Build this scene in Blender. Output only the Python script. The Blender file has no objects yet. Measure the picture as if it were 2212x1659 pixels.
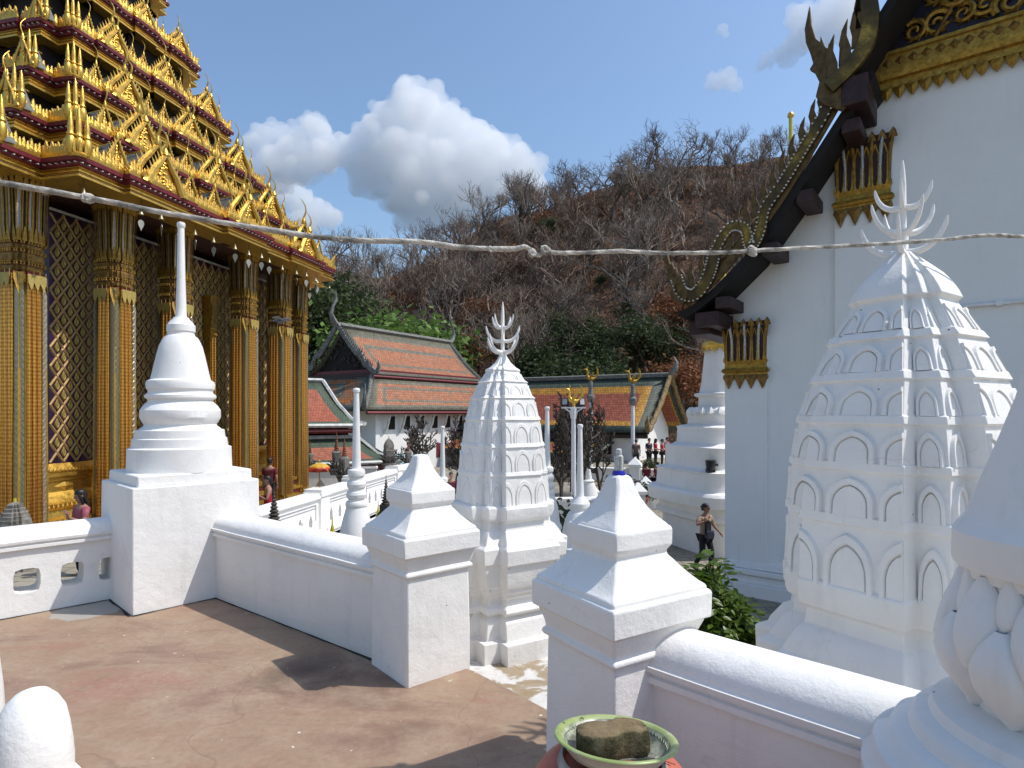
import bpy, math, random
from mathutils import Vector, Matrix, noise
from mathutils.geometry import tessellate_polygon
R = math.radians
rng = random.Random(7)
scene = bpy.context.scene
COL = scene.collection

# ---------------------------------------------------------------- camera, sky, sun, exposure
F, CX, VH, HC = 1294.0, 1106.0, 890.0, 1.7
cam = bpy.data.cameras.new('camera')
cam.sensor_width = 36.0
cam.lens = F / 2212.0 * 36.0
cam.shift_y = (VH - 829.5) / 2212.0
cam.clip_start = 0.05
cam.clip_end = 9000
camo = bpy.data.objects.new('camera', cam)
COL.objects.link(camo)
camo.location = (0, 0, HC)
camo.rotation_euler = (R(90), 0, 0)
scene.camera = camo

SUN_EL, SUN_AZ = R(56), R(93.8)
world = bpy.data.worlds.new('World')
scene.world = world
world.use_nodes = True
wn = world.node_tree
sky = wn.nodes.new('ShaderNodeTexSky')
sky.sky_type = 'NISHITA'
sky.sun_disc = False
sky.sun_elevation = SUN_EL
sky.sun_rotation = SUN_AZ
sky.air_density = 1.35
sky.dust_density = 1.6
sky.ozone_density = 5.0
bg = wn.nodes['Background']
bg.inputs['Strength'].default_value = 0.15
wn.links.new(sky.outputs[0], bg.inputs['Color'])
sun = bpy.data.lights.new('sun', 'SUN')
sun.energy = 3.5
sun.angle = R(0.5)
sun.color = (1.0, 0.965, 0.91)
suno = bpy.data.objects.new('sun', sun)
COL.objects.link(suno)
sd = Vector((-math.cos(SUN_EL) * math.sin(SUN_AZ), -math.cos(SUN_EL) * math.cos(SUN_AZ), -math.sin(SUN_EL)))
suno.rotation_euler = sd.to_track_quat('-Z', 'Y').to_euler()
suno.location = (30, -2, 45)
vs = scene.view_settings
scene.display_settings.display_device = 'sRGB'
vs.view_transform = 'Standard'
vs.look = 'None'
vs.gamma = 1
vs.use_curve_mapping = False
vs.exposure = 0.2
scene.render.engine = 'CYCLES'
scene.cycles.use_denoising = True
scene.cycles.max_bounces = 40
scene.cycles.volume_bounces = 40
scene.cycles.diffuse_bounces = 4
scene.cycles.transparent_max_bounces = 24
scene.cycles.caustics_reflective = False
scene.cycles.caustics_refractive = False

# ---------------------------------------------------------------- helpers
def pt(u, v, y):
    return Vector(((u - CX) / F * y, y, HC + (VH - v) / F * y))
def px(u, y):
    return (u - CX) / F * y
def pz(v, y):
    return HC + (VH - v) / F * y

class MB:
    def __init__(s):
        s.v = []; s.f = []; s.m = []
    def add(s, vs, fs, mi=0, M=None):
        b = len(s.v)
        s.v.extend([tuple(M @ Vector(p)) for p in vs] if M else [tuple(p) for p in vs])
        for f in fs:
            s.f.append(tuple(i + b for i in f)); s.m.append(mi)
    def box(s, c, d, mi=0, M=None, rz=0.0, taper=1.0):
        x, y, z = d[0] / 2, d[1] / 2, d[2] / 2
        P = []
        cr, sr = math.cos(rz), math.sin(rz)
        for (sx, sy, sz) in ((-1,-1,-1),(1,-1,-1),(1,1,-1),(-1,1,-1),(-1,-1,1),(1,-1,1),(1,1,1),(-1,1,1)):
            t = taper if sz > 0 else 1.0
            a, b = sx * x * t, sy * y * t
            P.append((c[0] + a * cr - b * sr, c[1] + a * sr + b * cr, c[2] + sz * z))
        s.add(P, [(3,2,1,0),(4,5,6,7),(0,1,5,4),(1,2,6,5),(2,3,7,6),(3,0,4,7)], mi, M)
    def loft(s, rings, mi=0, cap0=True, cap1=True, closed=True, M=None):
        n = len(rings[0]); vs = []; fs = []
        for r in rings: vs.extend(r)
        for k in range(len(rings) - 1):
            for i in range(n if closed else n - 1):
                j = (i + 1) % n
                fs.append((k*n+i, k*n+j, (k+1)*n+j, (k+1)*n+i))
        if cap0: fs.append(tuple(range(n-1, -1, -1)))
        if cap1: fs.append(tuple((len(rings)-1)*n + i for i in range(n)))
        s.add(vs, fs, mi, M)
    def lathe(s, prof, seg=24, c=(0,0,0), mi=0, cap=True, M=None, wob=0.0):
        rings = []
        for (r, z) in prof:
            rr = []
            for i in range(seg):
                a = 2*math.pi*i/seg
                q = r
                if wob: q = r * (1 + wob * noise.noise(Vector((math.cos(a)*1.5, math.sin(a)*1.5, z*3 + c[0]))))
                rr.append((c[0]+q*math.cos(a), c[1]+q*math.sin(a), c[2]+z))
            rings.append(rr)
        s.loft(rings, mi, cap, cap, M=M)
    def tube(s, path, rad, seg=6, mi=0, flat=1.0, M=None, up=None):
        P = [Vector(p) for p in path]; n = len(P)
        if not hasattr(rad, '__len__'): rad = [rad]*n
        rings = []
        ref = Vector(up) if up else None
        for i in range(n):
            t = (P[min(i+1,n-1)] - P[max(i-1,0)])
            if t.length < 1e-9: t = Vector((0,0,1))
            t.normalize()
            if ref is None or abs(ref.dot(t)) > .97:
                a = Vector((0,0,1)) if abs(t.z) < .9 else Vector((1,0,0))
            else: a = ref
            x = t.cross(a).normalized(); y = x.cross(t).normalized()
            if up is None: ref = y
            rings.append([tuple(P[i] + x*(rad[i]*math.cos(2*math.pi*k/seg)*flat) + y*(rad[i]*math.sin(2*math.pi*k/seg))) for k in range(seg)])
        s.loft(rings, mi, M=M)
    def prism(s, poly, z0, z1, mi=0, M=None):
        s.loft([[(p[0],p[1],z0) for p in poly], [(p[0],p[1],z1) for p in poly]], mi, M=M)
    def plate(s, poly, th, mi=0, M=None, y0=0.0):
        """outline in local x,z extruded along y from y0 (front) to y0+th"""
        s.loft([[(p[0], y0, p[1]) for p in poly], [(p[0], y0+th, p[1]) for p in poly]], mi, M=M)
    def mesh(s, name, mats, smooth=35, recalc=False):
        me = bpy.data.meshes.new(name)
        me.from_pydata(s.v, [], s.f)
        for m in (mats if isinstance(mats, (list, tuple)) else [mats]): me.materials.append(m)
        if any(s.m): me.polygons.foreach_set('material_index', s.m)
        if smooth:
            me.polygons.foreach_set('use_smooth', [True]*len(me.polygons))
            me.set_sharp_from_angle(angle=R(smooth))
        me.update()
        if recalc:
            import bmesh
            bm = bmesh.new(); bm.from_mesh(me); bmesh.ops.recalc_face_normals(bm, faces=bm.faces); bm.to_mesh(me); bm.free()
        return me
    def build(s, name, mats, parent=None, smooth=35, bevel=0.0, bseg=2, recalc=True):
        me = s.mesh(name, mats, smooth)
        if recalc:
            import bmesh
            bm = bmesh.new(); bm.from_mesh(me)
            bmesh.ops.recalc_face_normals(bm, faces=bm.faces)
            bm.to_mesh(me); bm.free()
        o = link(name, me, parent)
        if bevel:
            b = o.modifiers.new('bevel', 'BEVEL'); b.width = bevel; b.segments = bseg
            b.limit_method = 'ANGLE'; b.angle_limit = R(32)
        return o

def link(name, me, parent=None, loc=None, rot=None, scale=None):
    o = bpy.data.objects.new(name, me)
    COL.objects.link(o)
    if parent: o.parent = parent
    if loc is not None: o.location = loc
    if rot is not None: o.rotation_euler = rot
    if scale is not None: o.scale = scale if hasattr(scale, '__len__') else (scale,)*3
    return o
def tag(o, label=None, cat=None, group=None, kind=None):
    if label: o['label'] = label
    if cat: o['category'] = cat
    if group: o['group'] = group
    if kind: o['kind'] = kind
    return o
def empty(name, loc=(0,0,0), rz=0.0, label=None, cat=None, group=None, parent=None):
    o = link(name, None, parent, loc, (0,0,rz)); o.empty_display_size = .1
    return tag(o, label, cat, group)
def kids(o): return [c for c in list(o.children)]
def dup(o, loc=None, rz=None, scale=None, label=None, parent=None):
    c = o.copy(); COL.objects.link(c)
    if parent is not None: c.parent = parent
    if loc is not None: c.location = loc
    if rz is not None: c.rotation_euler = (0,0,rz)
    if scale is not None: c.scale = scale if hasattr(scale,'__len__') else (scale,)*3
    if label: c['label'] = label
    for k in kids(o): dup(k, parent=c)
    return c

# ---------------------------------------------------------------- materials
def nodes(name, rough=.6, metal=0.0, spec=.4):
    m = bpy.data.materials.new(name); m.use_nodes = True
    nt = m.node_tree; b = nt.nodes['Principled BSDF']
    b.inputs['Roughness'].default_value = rough
    b.inputs['Metallic'].default_value = metal
    b.inputs['Specular IOR Level'].default_value = spec
    return m, nt, b
def N(nt, t, **kw):
    n = nt.nodes.new(t)
    for k, v in kw.items():
        if k in n.inputs.keys(): n.inputs[k].default_value = v
        else: setattr(n, k, v)
    return n
def coord(nt, out='Object', scale=(1,1,1), rot=(0,0,0)):
    tc = N(nt, 'ShaderNodeTexCoord'); mp = N(nt, 'ShaderNodeMapping')
    mp.inputs['Scale'].default_value = scale; mp.inputs['Rotation'].default_value = rot
    nt.links.new(tc.outputs[out], mp.inputs[0]); return mp.outputs[0]
def noiseN(nt, vec, scale, detail=6, rough=.6, dist=0.0):
    n = N(nt, 'ShaderNodeTexNoise'); n.inputs['Scale'].default_value = scale
    n.inputs['Detail'].default_value = detail; n.inputs['Roughness'].default_value = rough
    n.inputs['Distortion'].default_value = dist
    nt.links.new(vec, n.inputs['Vector']); return n.outputs['Fac']
def ramp(nt, fac, stops, interp='LINEAR'):
    r = N(nt, 'ShaderNodeValToRGB'); cr = r.color_ramp; cr.interpolation = interp
    while len(cr.elements) > 1: cr.elements.remove(cr.elements[-1])
    cr.elements[0].position = stops[0][0]; c = stops[0][1]
    cr.elements[0].color = (*c, 1) if len(c) == 3 else c
    for p, c in stops[1:]:
        e = cr.elements.new(p); e.color = (*c, 1) if len(c) == 3 else c
    nt.links.new(fac, r.inputs[0]); return r.outputs[0]
def mix(nt, fac, a, b, mode='MIX'):
    m = N(nt, 'ShaderNodeMix'); m.data_type = 'RGBA'; m.blend_type = mode
    for sock, val in ((m.inputs[0], fac), (m.inputs[6], a), (m.inputs[7], b)):
        if isinstance(val, (int, float)): sock.default_value = val
        elif isinstance(val, tuple): sock.default_value = (*val, 1) if len(val) == 3 else val
        else: nt.links.new(val, sock)
    return m.outputs[2]
def mathN(nt, op, a, b=None):
    m = N(nt, 'ShaderNodeMath'); m.operation = op
    for i, v in enumerate((a, b)):
        if v is None: continue
        if isinstance(v, (int, float)): m.inputs[i].default_value = v
        else: nt.links.new(v, m.inputs[i])
    return m.outputs[0]
def bump(nt, b, h, strength=.4, dist=.01, prev=None):
    n = N(nt, 'ShaderNodeBump'); n.inputs['Strength'].default_value = strength; n.inputs['Distance'].default_value = dist
    nt.links.new(h, n.inputs['Height'])
    if prev: nt.links.new(prev, n.inputs['Normal'])
    nt.links.new(n.outputs[0], b.inputs['Normal']); return n.outputs[0]
def sepxyz(nt, vec):
    s = N(nt, 'ShaderNodeSeparateXYZ'); nt.links.new(vec, s.inputs[0]); return s.outputs
def flat(name, col, rough=.6, metal=0.0, var=.15, nscale=6.0, bmp=.15, bdist=.01, spec=.4, rand=0.0):
    m, nt, b = nodes(name, rough, metal, spec)
    v = coord(nt)
    n = noiseN(nt, v, nscale, 5)
    lo = tuple(max(0, c*(1-var*2)) for c in col); hi = tuple(min(1, c*(1+var*1.2)) for c in col)
    c = ramp(nt, n, [(.25, lo), (.75, hi)])
    if rand:
        oi = N(nt, 'ShaderNodeObjectInfo')
        c = mix(nt, 1.0, c, ramp(nt, oi.outputs['Random'], [(0, (1-rand,)*3), (1, (1+rand*.5,)*3)]), 'MULTIPLY')
    nt.links.new(c, b.inputs['Base Color'])
    if bmp: bump(nt, b, noiseN(nt, v, nscale*6, 4), bmp, bdist)
    return m

def plaster(name, tone=(.82,.80,.765), specks=True, dirt=.55, bs=1.0):
    m, nt, b = nodes(name, .62, 0, .3)
    v = coord(nt)
    g = N(nt, 'ShaderNodeNewGeometry').outputs['Position']
    n1 = noiseN(nt, g, 1.3, 6, .65)
    n2 = noiseN(nt, g, 14, 5, .6)
    c = ramp(nt, n1, [(.3, tuple(t*(1-.17*dirt) for t in tone)), (.6, tone)])
    # vertical rain streaks
    mp = N(nt, 'ShaderNodeMapping'); mp.inputs['Scale'].default_value = (9, 9, .7); nt.links.new(g, mp.inputs[0])
    st = noiseN(nt, mp.outputs[0], 1.0, 4, .6)
    c = mix(nt, ramp(nt, st, [(.56, (0,0,0)), (.78, (dirt,)*3)]), c, tuple(t*.78 for t in tone))
    c = mix(nt, ramp(nt, n2, [(.62, (0,0,0)), (.8, (.3*dirt,)*3)]), c, (.62,.6,.56))
    gr = ramp(nt, noiseN(nt, g, 3.1, 8, .72, .5), [(.58, (0,0,0)), (.74, (.5*dirt,)*3)])
    c = mix(nt, gr, c, (.47,.45,.41))
    vc = N(nt, 'ShaderNodeTexVoronoi'); vc.feature = 'DISTANCE_TO_EDGE'; vc.inputs['Scale'].default_value = 1.6
    wv = N(nt, 'ShaderNodeVectorMath'); wv.operation = 'ADD'; nt.links.new(g, wv.inputs[0])
    wn_ = N(nt, 'ShaderNodeTexNoise'); wn_.inputs['Scale'].default_value = 3.0; nt.links.new(g, wn_.inputs['Vector'])
    ws = N(nt, 'ShaderNodeVectorMath'); ws.operation = 'SCALE'; ws.inputs['Scale'].default_value = .5; nt.links.new(wn_.outputs['Color'], ws.inputs[0]); nt.links.new(ws.outputs[0], wv.inputs[1])
    nt.links.new(wv.outputs[0], vc.inputs['Vector'])
    cg = mix(nt, 1.0, ramp(nt, vc.outputs['Distance'], [(.001, (.5*dirt,)*3), (.005, (0,0,0))]), ramp(nt, noiseN(nt, g, 1.9, 2), [(.52, (0,0,0)), (.58, (1,1,1))]), 'MULTIPLY')
    c = mix(nt, cg, c, (.40,.38,.35))
    if specks:
        vo = N(nt, 'ShaderNodeTexVoronoi'); vo.inputs['Scale'].default_value = 11; nt.links.new(g, vo.inputs['Vector'])
        sp = ramp(nt, vo.outputs['Distance'], [(.035, (1,1,1)), (.06, (0,0,0))])
        gate = ramp(nt, noiseN(nt, g, 5.0, 2), [(.57, (0,0,0)), (.6, (1,1,1))])
        c = mix(nt, mix(nt, 1.0, sp, gate, 'MULTIPLY'), c, (.10,.09,.08))
    nt.links.new(c, b.inputs['Base Color'])
    h = mathN(nt, 'ADD', mathN(nt, 'MULTIPLY', noiseN(nt, g, 9, 4, .6), 1.0), mathN(nt, 'MULTIPLY', noiseN(nt, g, 60, 5, .7), .35))
    h = mathN(nt, 'ADD', h, mathN(nt, 'MULTIPLY', noiseN(nt, g, 2.2, 3), 1.6))
    bump(nt, b, h, .42*bs, .016)
    return m

M = {}
M['plaster'] = plaster('white_plaster')
M['plaster_far'] = plaster('white_plaster_far', (.80,.785,.755), False, .5)
M['plaster_soft'] = plaster('white_plaster_smooth', (.80,.785,.755), True, .6, .6)
M['wihan_wall'] = plaster('white_wall_paint', (.77,.765,.755), False, .25, .35)
def goldmat(name, col=(.80,.50,.10), rough=.32, var=.35, sc=18, bs=.5, metal=.85):
    m, nt, b = nodes(name, rough, metal, .5)
    v = coord(nt); n = noiseN(nt, v, sc, 5)
    c = ramp(nt, n, [(.28, tuple(c*(1-var) for c in col)), (.7, col)])
    nt.links.new(c, b.inputs['Base Color'])
    nt.links.new(ramp(nt, noiseN(nt, v, sc*.4, 4), [(.3, (rough*.8,)*3), (.7, (min(1, rough*1.6),)*3)]), b.inputs['Roughness'])
    bump(nt, b, noiseN(nt, v, sc*2.5, 4), bs, .01)
    return m
M['gold'] = goldmat('gilded_gold')
M['gold_old'] = goldmat('old_gilding', (.52,.31,.06), .45, .6, 14)
M['gold_dark'] = goldmat('tarnished_gilding', (.33,.19,.05), .48, .65, 12, .7, .65)
M['gilt_brown'] = goldmat('gilding_worn_to_brown', (.17,.105,.038), .5, .7, 9, .8, .5)
M['gold_paint'] = goldmat('gold_paint', (.62,.50,.05), .4, .2, 9, .2, .3)
M['red'] = flat('dark_red_lacquer', (.17,.022,.03), .45, 0, .25, 9)
M['maroon'] = flat('maroon_paint', (.16,.025,.03), .5, 0, .2, 5)
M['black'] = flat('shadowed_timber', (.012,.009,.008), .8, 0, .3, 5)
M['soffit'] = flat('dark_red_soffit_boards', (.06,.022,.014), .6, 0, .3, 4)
M['timber'] = flat('dark_brown_timber', (.035,.013,.012), .55, 0, .35, 7)
M['mirror'] = goldmat('mirror_mosaic', (.55,.56,.58), .18, .5, 60, .9, .9)
M['mirror_dark'] = goldmat('dark_mirror_mosaic', (.20,.20,.17), .25, .6, 50, .9, .8)
M['white_bead'] = flat('white_bead', (.6,.58,.52), .4)
M['grey_tile'] = flat('grey_roof_tile', (.16,.16,.14), .7, 0, .4, 9)
M['pole'] = flat('white_painted_steel', (.72,.72,.73), .45, 0, .08, 4, .05)
M['dark_metal'] = flat('dark_metal', (.02,.02,.022), .4, .3, .2)
M['glass_lamp'] = flat('floodlight_glass', (.45,.47,.48), .15, 0, .1)
M['clay'] = flat('red_painted_clay', (.48,.13,.085), .55, 0, .16, 7, .12)
M['enamel'] = flat('chipped_white_enamel', (.62,.62,.54), .3, 0, .2, 5, .05)
M['stone'] = flat('weathered_grey_stone', (.23,.21,.18), .85, 0, .4, 9, .6, .02)
M['stone_dark'] = flat('dark_carved_stone', (.09,.075,.06), .8, 0, .45, 12, .6, .02)
M['rust_cap'] = flat('old_terracotta_rings', (.22,.08,.045), .75, 0, .4, 9)
# more materials -------------------------------------------------
def floor_mat():
    m, nt, b = nodes('painted_concrete_floor', .6, 0, .35)
    g = N(nt, 'ShaderNodeNewGeometry').outputs['Position']
    mp = N(nt, 'ShaderNodeMapping'); mp.inputs['Rotation'].default_value = (0,0,R(-18)); mp.inputs['Scale'].default_value = (.8,1.9,1); nt.links.new(g, mp.inputs[0])
    n1 = noiseN(nt, mp.outputs[0], 1.1, 8, .62, .6)
    n2 = noiseN(nt, g, 3.2, 8, .7, .4)
    n3 = noiseN(nt, g, 26, 5, .7)
    red, tan, dark, olive = (.33,.175,.125), (.325,.225,.15), (.20,.13,.09), (.30,.235,.155)
    c = ramp(nt, n1, [(.30, dark), (.42, (.275,.175,.12)), (.5, tan), (.56, (.315,.205,.135)), (.64, red), (.74, olive)])
    c = mix(nt, ramp(nt, n2, [(.45, (0,0,0)), (.7, (.6,)*3)]), c, (.41,.315,.22))
    c = mix(nt, ramp(nt, n3, [(.32, (.28,)*3), (.6, (0,0,0))]), c, (.14,.085,.06), 'MIX')
    # blotchy dark patch near the wall
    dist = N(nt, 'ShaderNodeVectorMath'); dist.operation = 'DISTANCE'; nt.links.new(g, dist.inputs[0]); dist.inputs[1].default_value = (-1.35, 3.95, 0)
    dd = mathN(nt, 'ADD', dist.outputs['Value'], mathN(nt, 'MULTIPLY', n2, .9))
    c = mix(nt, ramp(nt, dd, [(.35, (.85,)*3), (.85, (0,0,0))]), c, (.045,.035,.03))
    # pale cement patch by the pier
    d2 = N(nt, 'ShaderNodeVectorMath'); d2.operation = 'DISTANCE'; nt.links.new(g, d2.inputs[0]); d2.inputs[1].default_value = (-3.66, 5.18, 0)
    dd2 = mathN(nt, 'ADD', d2.outputs['Value'], mathN(nt, 'MULTIPLY', n2, .35))
    c = mix(nt, ramp(nt, dd2, [(.44, (1,1,1)), (.47, (0,0,0))]), c, (.36,.33,.29))
    # old joint lines / cracks
    vo = N(nt, 'ShaderNodeTexVoronoi'); vo.feature = 'DISTANCE_TO_EDGE'; vo.inputs['Scale'].default_value = .55
    wv = N(nt, 'ShaderNodeVectorMath'); wv.operation = 'ADD'; nt.links.new(g, wv.inputs[0])
    nz = N(nt, 'ShaderNodeTexNoise'); nz.inputs['Scale'].default_value = 2.0; nt.links.new(g, nz.inputs['Vector']); 
    sc = N(nt, 'ShaderNodeVectorMath'); sc.operation = 'SCALE'; sc.inputs['Scale'].default_value = .5; nt.links.new(nz.outputs['Color'], sc.inputs[0]); nt.links.new(sc.outputs[0], wv.inputs[1])
    nt.links.new(wv.outputs[0], vo.inputs['Vector'])
    c = mix(nt, ramp(nt, vo.outputs['Distance'], [(.0008, (.3,)*3), (.003, (0,0,0))]), c, (.12,.075,.055))
    # paint flecks
    v2 = N(nt, 'ShaderNodeTexVoronoi'); v2.inputs['Scale'].default_value = 7; nt.links.new(wv.outputs[0], v2.inputs['Vector'])
    fl = ramp(nt, v2.outputs['Distance'], [(.06, (1,1,1)), (.085, (0,0,0))])
    gate = ramp(nt, noiseN(nt, g, 2.3, 3), [(.49, (0,0,0)), (.56, (1,1,1))])
    c = mix(nt, mix(nt, 1.0, fl, gate, 'MULTIPLY'), c, (.62,.58,.5))
    v3 = N(nt, 'ShaderNodeTexVoronoi'); v3.inputs['Scale'].default_value = 19; nt.links.new(wv.outputs[0], v3.inputs['Vector'])
    fl = ramp(nt, v3.outputs['Distance'], [(.06, (.9,)*3), (.10, (0,0,0))])
    gate = ramp(nt, noiseN(nt, g, 1.7, 3), [(.50, (0,0,0)), (.6, (1,1,1))])
    c = mix(nt, mix(nt, 1.0, fl, gate, 'MULTIPLY'), c, (.5,.45,.38))
    nt.links.new(c, b.inputs['Base Color'])
    nt.links.new(ramp(nt, n2, [(.3, (.45,)*3), (.7, (.75,)*3)]), b.inputs['Roughness'])
    bump(nt, b, mathN(nt, 'ADD', n2, mathN(nt, 'MULTIPLY', n3, .4)), .25, .012)
    return m
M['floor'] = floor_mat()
def slab_mat():
    m, nt, b = nodes('stained_cement_slab', .75, 0, .3)
    g = N(nt, 'ShaderNodeNewGeometry').outputs['Position']
    n = noiseN(nt, g, 3.0, 7, .65, .6)
    c = ramp(nt, n, [(.36, (.28,.20,.115)), (.47, (.34,.28,.2)), (.5, (.55,.53,.5)), (.62, (.66,.65,.63)), (.7, (.3,.28,.25))])
    nt.links.new(c, b.inputs['Base Color'])
    bump(nt, b, noiseN(nt, g, 30, 5), .35, .01)
    return m
M['slab'] = slab_mat()
def court_mat():
    m, nt, b = nodes('courtyard_concrete', .8, 0, .3)
    g = N(nt, 'ShaderNodeNewGeometry').outputs['Position']
    n = noiseN(nt, g, .8, 8, .65)
    c = ramp(nt, n, [(.3, (.20,.175,.13)), (.5, (.30,.27,.21)), (.7, (.38,.34,.27))])
    bk = N(nt, 'ShaderNodeTexBrick'); bk.inputs['Scale'].default_value = .8; bk.inputs['Mortar Size'].default_value = .012
    bk.inputs['Color1'].default_value = (1,1,1,1); bk.inputs['Color2'].default_value = (.88,.88,.88,1); bk.inputs['Mortar'].default_value = (.45,.45,.45,1)
    nt.links.new(g, bk.inputs['Vector'])
    c = mix(nt, 1.0, c, bk.outputs['Color'], 'MULTIPLY')
    nt.links.new(c, b.inputs['Base Color']); bump(nt, b, n, .2, .02)
    return m
M['court'] = court_mat()
def shaft_mat():
    """gilded column rib: rows of overlapping scales, pressed as relief"""
    m, nt, b = nodes('gilded_scale_relief', .3, .85, .5)
    v = coord(nt)
    wa = N(nt, 'ShaderNodeTexVoronoi'); wa.inputs['Scale'].default_value = 1.0; wa.inputs['Randomness'].default_value = .15
    mp = N(nt, 'ShaderNodeMapping'); mp.inputs['Scale'].default_value = (26,26,13); nt.links.new(v, mp.inputs[0]); nt.links.new(mp.outputs[0], wa.inputs['Vector'])
    c = ramp(nt, wa.outputs['Distance'], [(.15, (.90,.50,.11)), (.5, (.58,.26,.05)), (.75, (.22,.075,.02))])
    nt.links.new(c, b.inputs['Base Color'])
    bump(nt, b, wa.outputs['Distance'], -.9, .03)
    return m
M['scale'] = shaft_mat()
def diamond_mat(name, ca, cb, metal=.6):
    m, nt, b = nodes(name, .3, metal, .5)
    v = coord(nt); x, y, z = sepxyz(nt, v)
    tri = mathN(nt, 'ABSOLUTE', mathN(nt, 'SUBTRACT', mathN(nt, 'FRACT', mathN(nt, 'MULTIPLY', z, 7.0)), .5))
    ax = mathN(nt, 'MULTIPLY', mathN(nt, 'ABSOLUTE', x), 6.0)
    s = mathN(nt, 'ADD', tri, ax)
    f = mathN(nt, 'FRACT', mathN(nt, 'MULTIPLY', s, 2.4))
    c = ramp(nt, f, [(.35, ca), (.5, cb), (.8, ca)])
    sp = noiseN(nt, v, 90, 3)
    c = mix(nt, ramp(nt, sp, [(.5, (0,0,0)), (.75, (.7,)*3)]), c, (.7,.68,.6))
    nt.links.new(c, b.inputs['Base Color']); bump(nt, b, f, .5, .01)
    return m
M['dia_silver'] = diamond_mat('silver_mirror_diamonds', (.42,.35,.23), (.12,.08,.04))
M['dia_green'] = diamond_mat('green_mirror_diamonds', (.13,.12,.06), (.34,.30,.18))
M['lattice_gold'] = goldmat('lattice_gilding', (.42,.26,.09), .45, .35, 20, .6, .35)
M['bud_gold'] = goldmat('bud_gilding', (.50,.37,.10), .42, .35, 24, .7, .4)
def backing_mat():
    m, nt, b = nodes('violet_glass_backing', .35, .2, .5)
    v = coord(nt); n = noiseN(nt, v, 9, 4)
    nt.links.new(ramp(nt, n, [(.35, (.022,.012,.012)), (.65, (.05,.02,.075))]), b.inputs['Base Color'])
    bump(nt, b, noiseN(nt, v, 40, 3), .3, .01)
    return m
M['backing'] = backing_mat()
def roof_mat(name, stops, aged=.3, tile=(5.5,6.0), bord=(.1,.1,.1,.1)):
    """glazed roof tiles; UV of the roof panel: x along the ridge, y up the slope. stops: colours by the distance from the
    panel edge, counted in border widths"""
    m, nt, b = nodes(name, .6, 0, .35)
    uv = N(nt, 'ShaderNodeUVMap').outputs[0]
    x, y, z = sepxyz(nt, uv); ob = coord(nt)
    n = noiseN(nt, ob, 1.1, 7, .7); nf = noiseN(nt, ob, 3.5, 5, .75)
    def mn(a, c): return mathN(nt, 'MINIMUM', a, c)
    e = mn(mn(mathN(nt, 'DIVIDE', x, bord[0]), mathN(nt, 'DIVIDE', mathN(nt, 'SUBTRACT', 1.0, x), bord[1])),
           mn(mathN(nt, 'DIVIDE', y, bord[2]), mathN(nt, 'DIVIDE', mathN(nt, 'SUBTRACT', 1.0, y), bord[3])))
    e = mathN(nt, 'ADD', e, mathN(nt, 'MULTIPLY', mathN(nt, 'SUBTRACT', nf, .5), 1.3*aged))
    c = ramp(nt, mathN(nt, 'MULTIPLY', e, .2), [(p*.2, col) for p, col in stops], 'CONSTANT')
    mp = N(nt, 'ShaderNodeMapping'); mp.inputs['Scale'].default_value = (tile[0], tile[1], 1); nt.links.new(uv, mp.inputs[0])
    br = N(nt, 'ShaderNodeTexBrick'); br.inputs['Scale'].default_value = 1.0; br.inputs['Mortar Size'].default_value = .08
    br.inputs['Brick Width'].default_value = 1.0; br.inputs['Row Height'].default_value = 1.0
    br.inputs['Color1'].default_value = (1,1,1,1); br.inputs['Color2'].default_value = (.6,.6,.6,1); br.inputs['Mortar'].default_value = (.3,.27,.24,1)
    nt.links.new(mp.outputs[0], br.inputs['Vector'])
    c = mix(nt, 1.0, c, br.outputs['Color'], 'MULTIPLY')
    c = mix(nt, ramp(nt, n, [(.45, (0,0,0)), (.8, (aged*.8,)*3)]), c, (.17,.16,.12))
    nt.links.new(c, b.inputs['Base Color']); bump(nt, b, br.outputs['Fac'], -.5, .03)
    return m
M['bark'] = flat('grey_brown_bark', (.20,.155,.125), .9, 0, .35, 4, .3, .02, rand=.5)
M['bark_pale'] = flat('pale_grey_bark', (.32,.26,.21), .9, 0, .3, 4, .3, .02, rand=.4)
M['bark_dark'] = flat('dark_bark', (.045,.037,.033), .9, 0, .35, 6, .3, .02)
M['twig'] = flat('dry_twigs', (.20,.14,.105), .9, 0, .3, .6, 0, rand=.45)
def leafmat(name, col, var=.5, trans=.25, rough=.5):
    m, nt, b = nodes(name, rough, 0, .35)
    oi = N(nt, 'ShaderNodeObjectInfo'); v = coord(nt)
    n = noiseN(nt, v, 1.1, 4)
    n2 = noiseN(nt, v, 7.0, 2)
    lo = tuple(c*(1-var) for c in col); hi = tuple(min(1, c*(1+var)) for c in col)
    c = ramp(nt, mathN(nt, 'ADD', mathN(nt, 'MULTIPLY', n, .5), mathN(nt, 'MULTIPLY', n2, .5)), [(.33, lo), (.67, hi)])
    c = mix(nt, 1.0, c, ramp(nt, oi.outputs['Random'], [(0, (.75,.75,.75)), (1, (1.15,1.12,1.0))]), 'MULTIPLY')
    nt.links.new(c, b.inputs['Base Color'])
    tr = N(nt, 'ShaderNodeBsdfTranslucent'); nt.links.new(c, tr.inputs['Color'])
    ms = N(nt, 'ShaderNodeMixShader'); ms.inputs[0].default_value = trans
    out = nt.nodes['Material Output']
    nt.links.new(b.outputs[0], ms.inputs[1]); nt.links.new(tr.outputs[0], ms.inputs[2]); nt.links.new(ms.outputs[0], out.inputs[0])
    return m
M['leaf_dark'] = leafmat('dark_green_leaves', (.045,.068,.026), .5, .3, .75)
M['leaf_mid'] = leafmat('mid_green_leaves', (.065,.09,.034), .5, .3, .75)
M['leaf_bright'] = leafmat('bright_green_leaves', (.15,.25,.055), .5, .35, .7)
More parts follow.
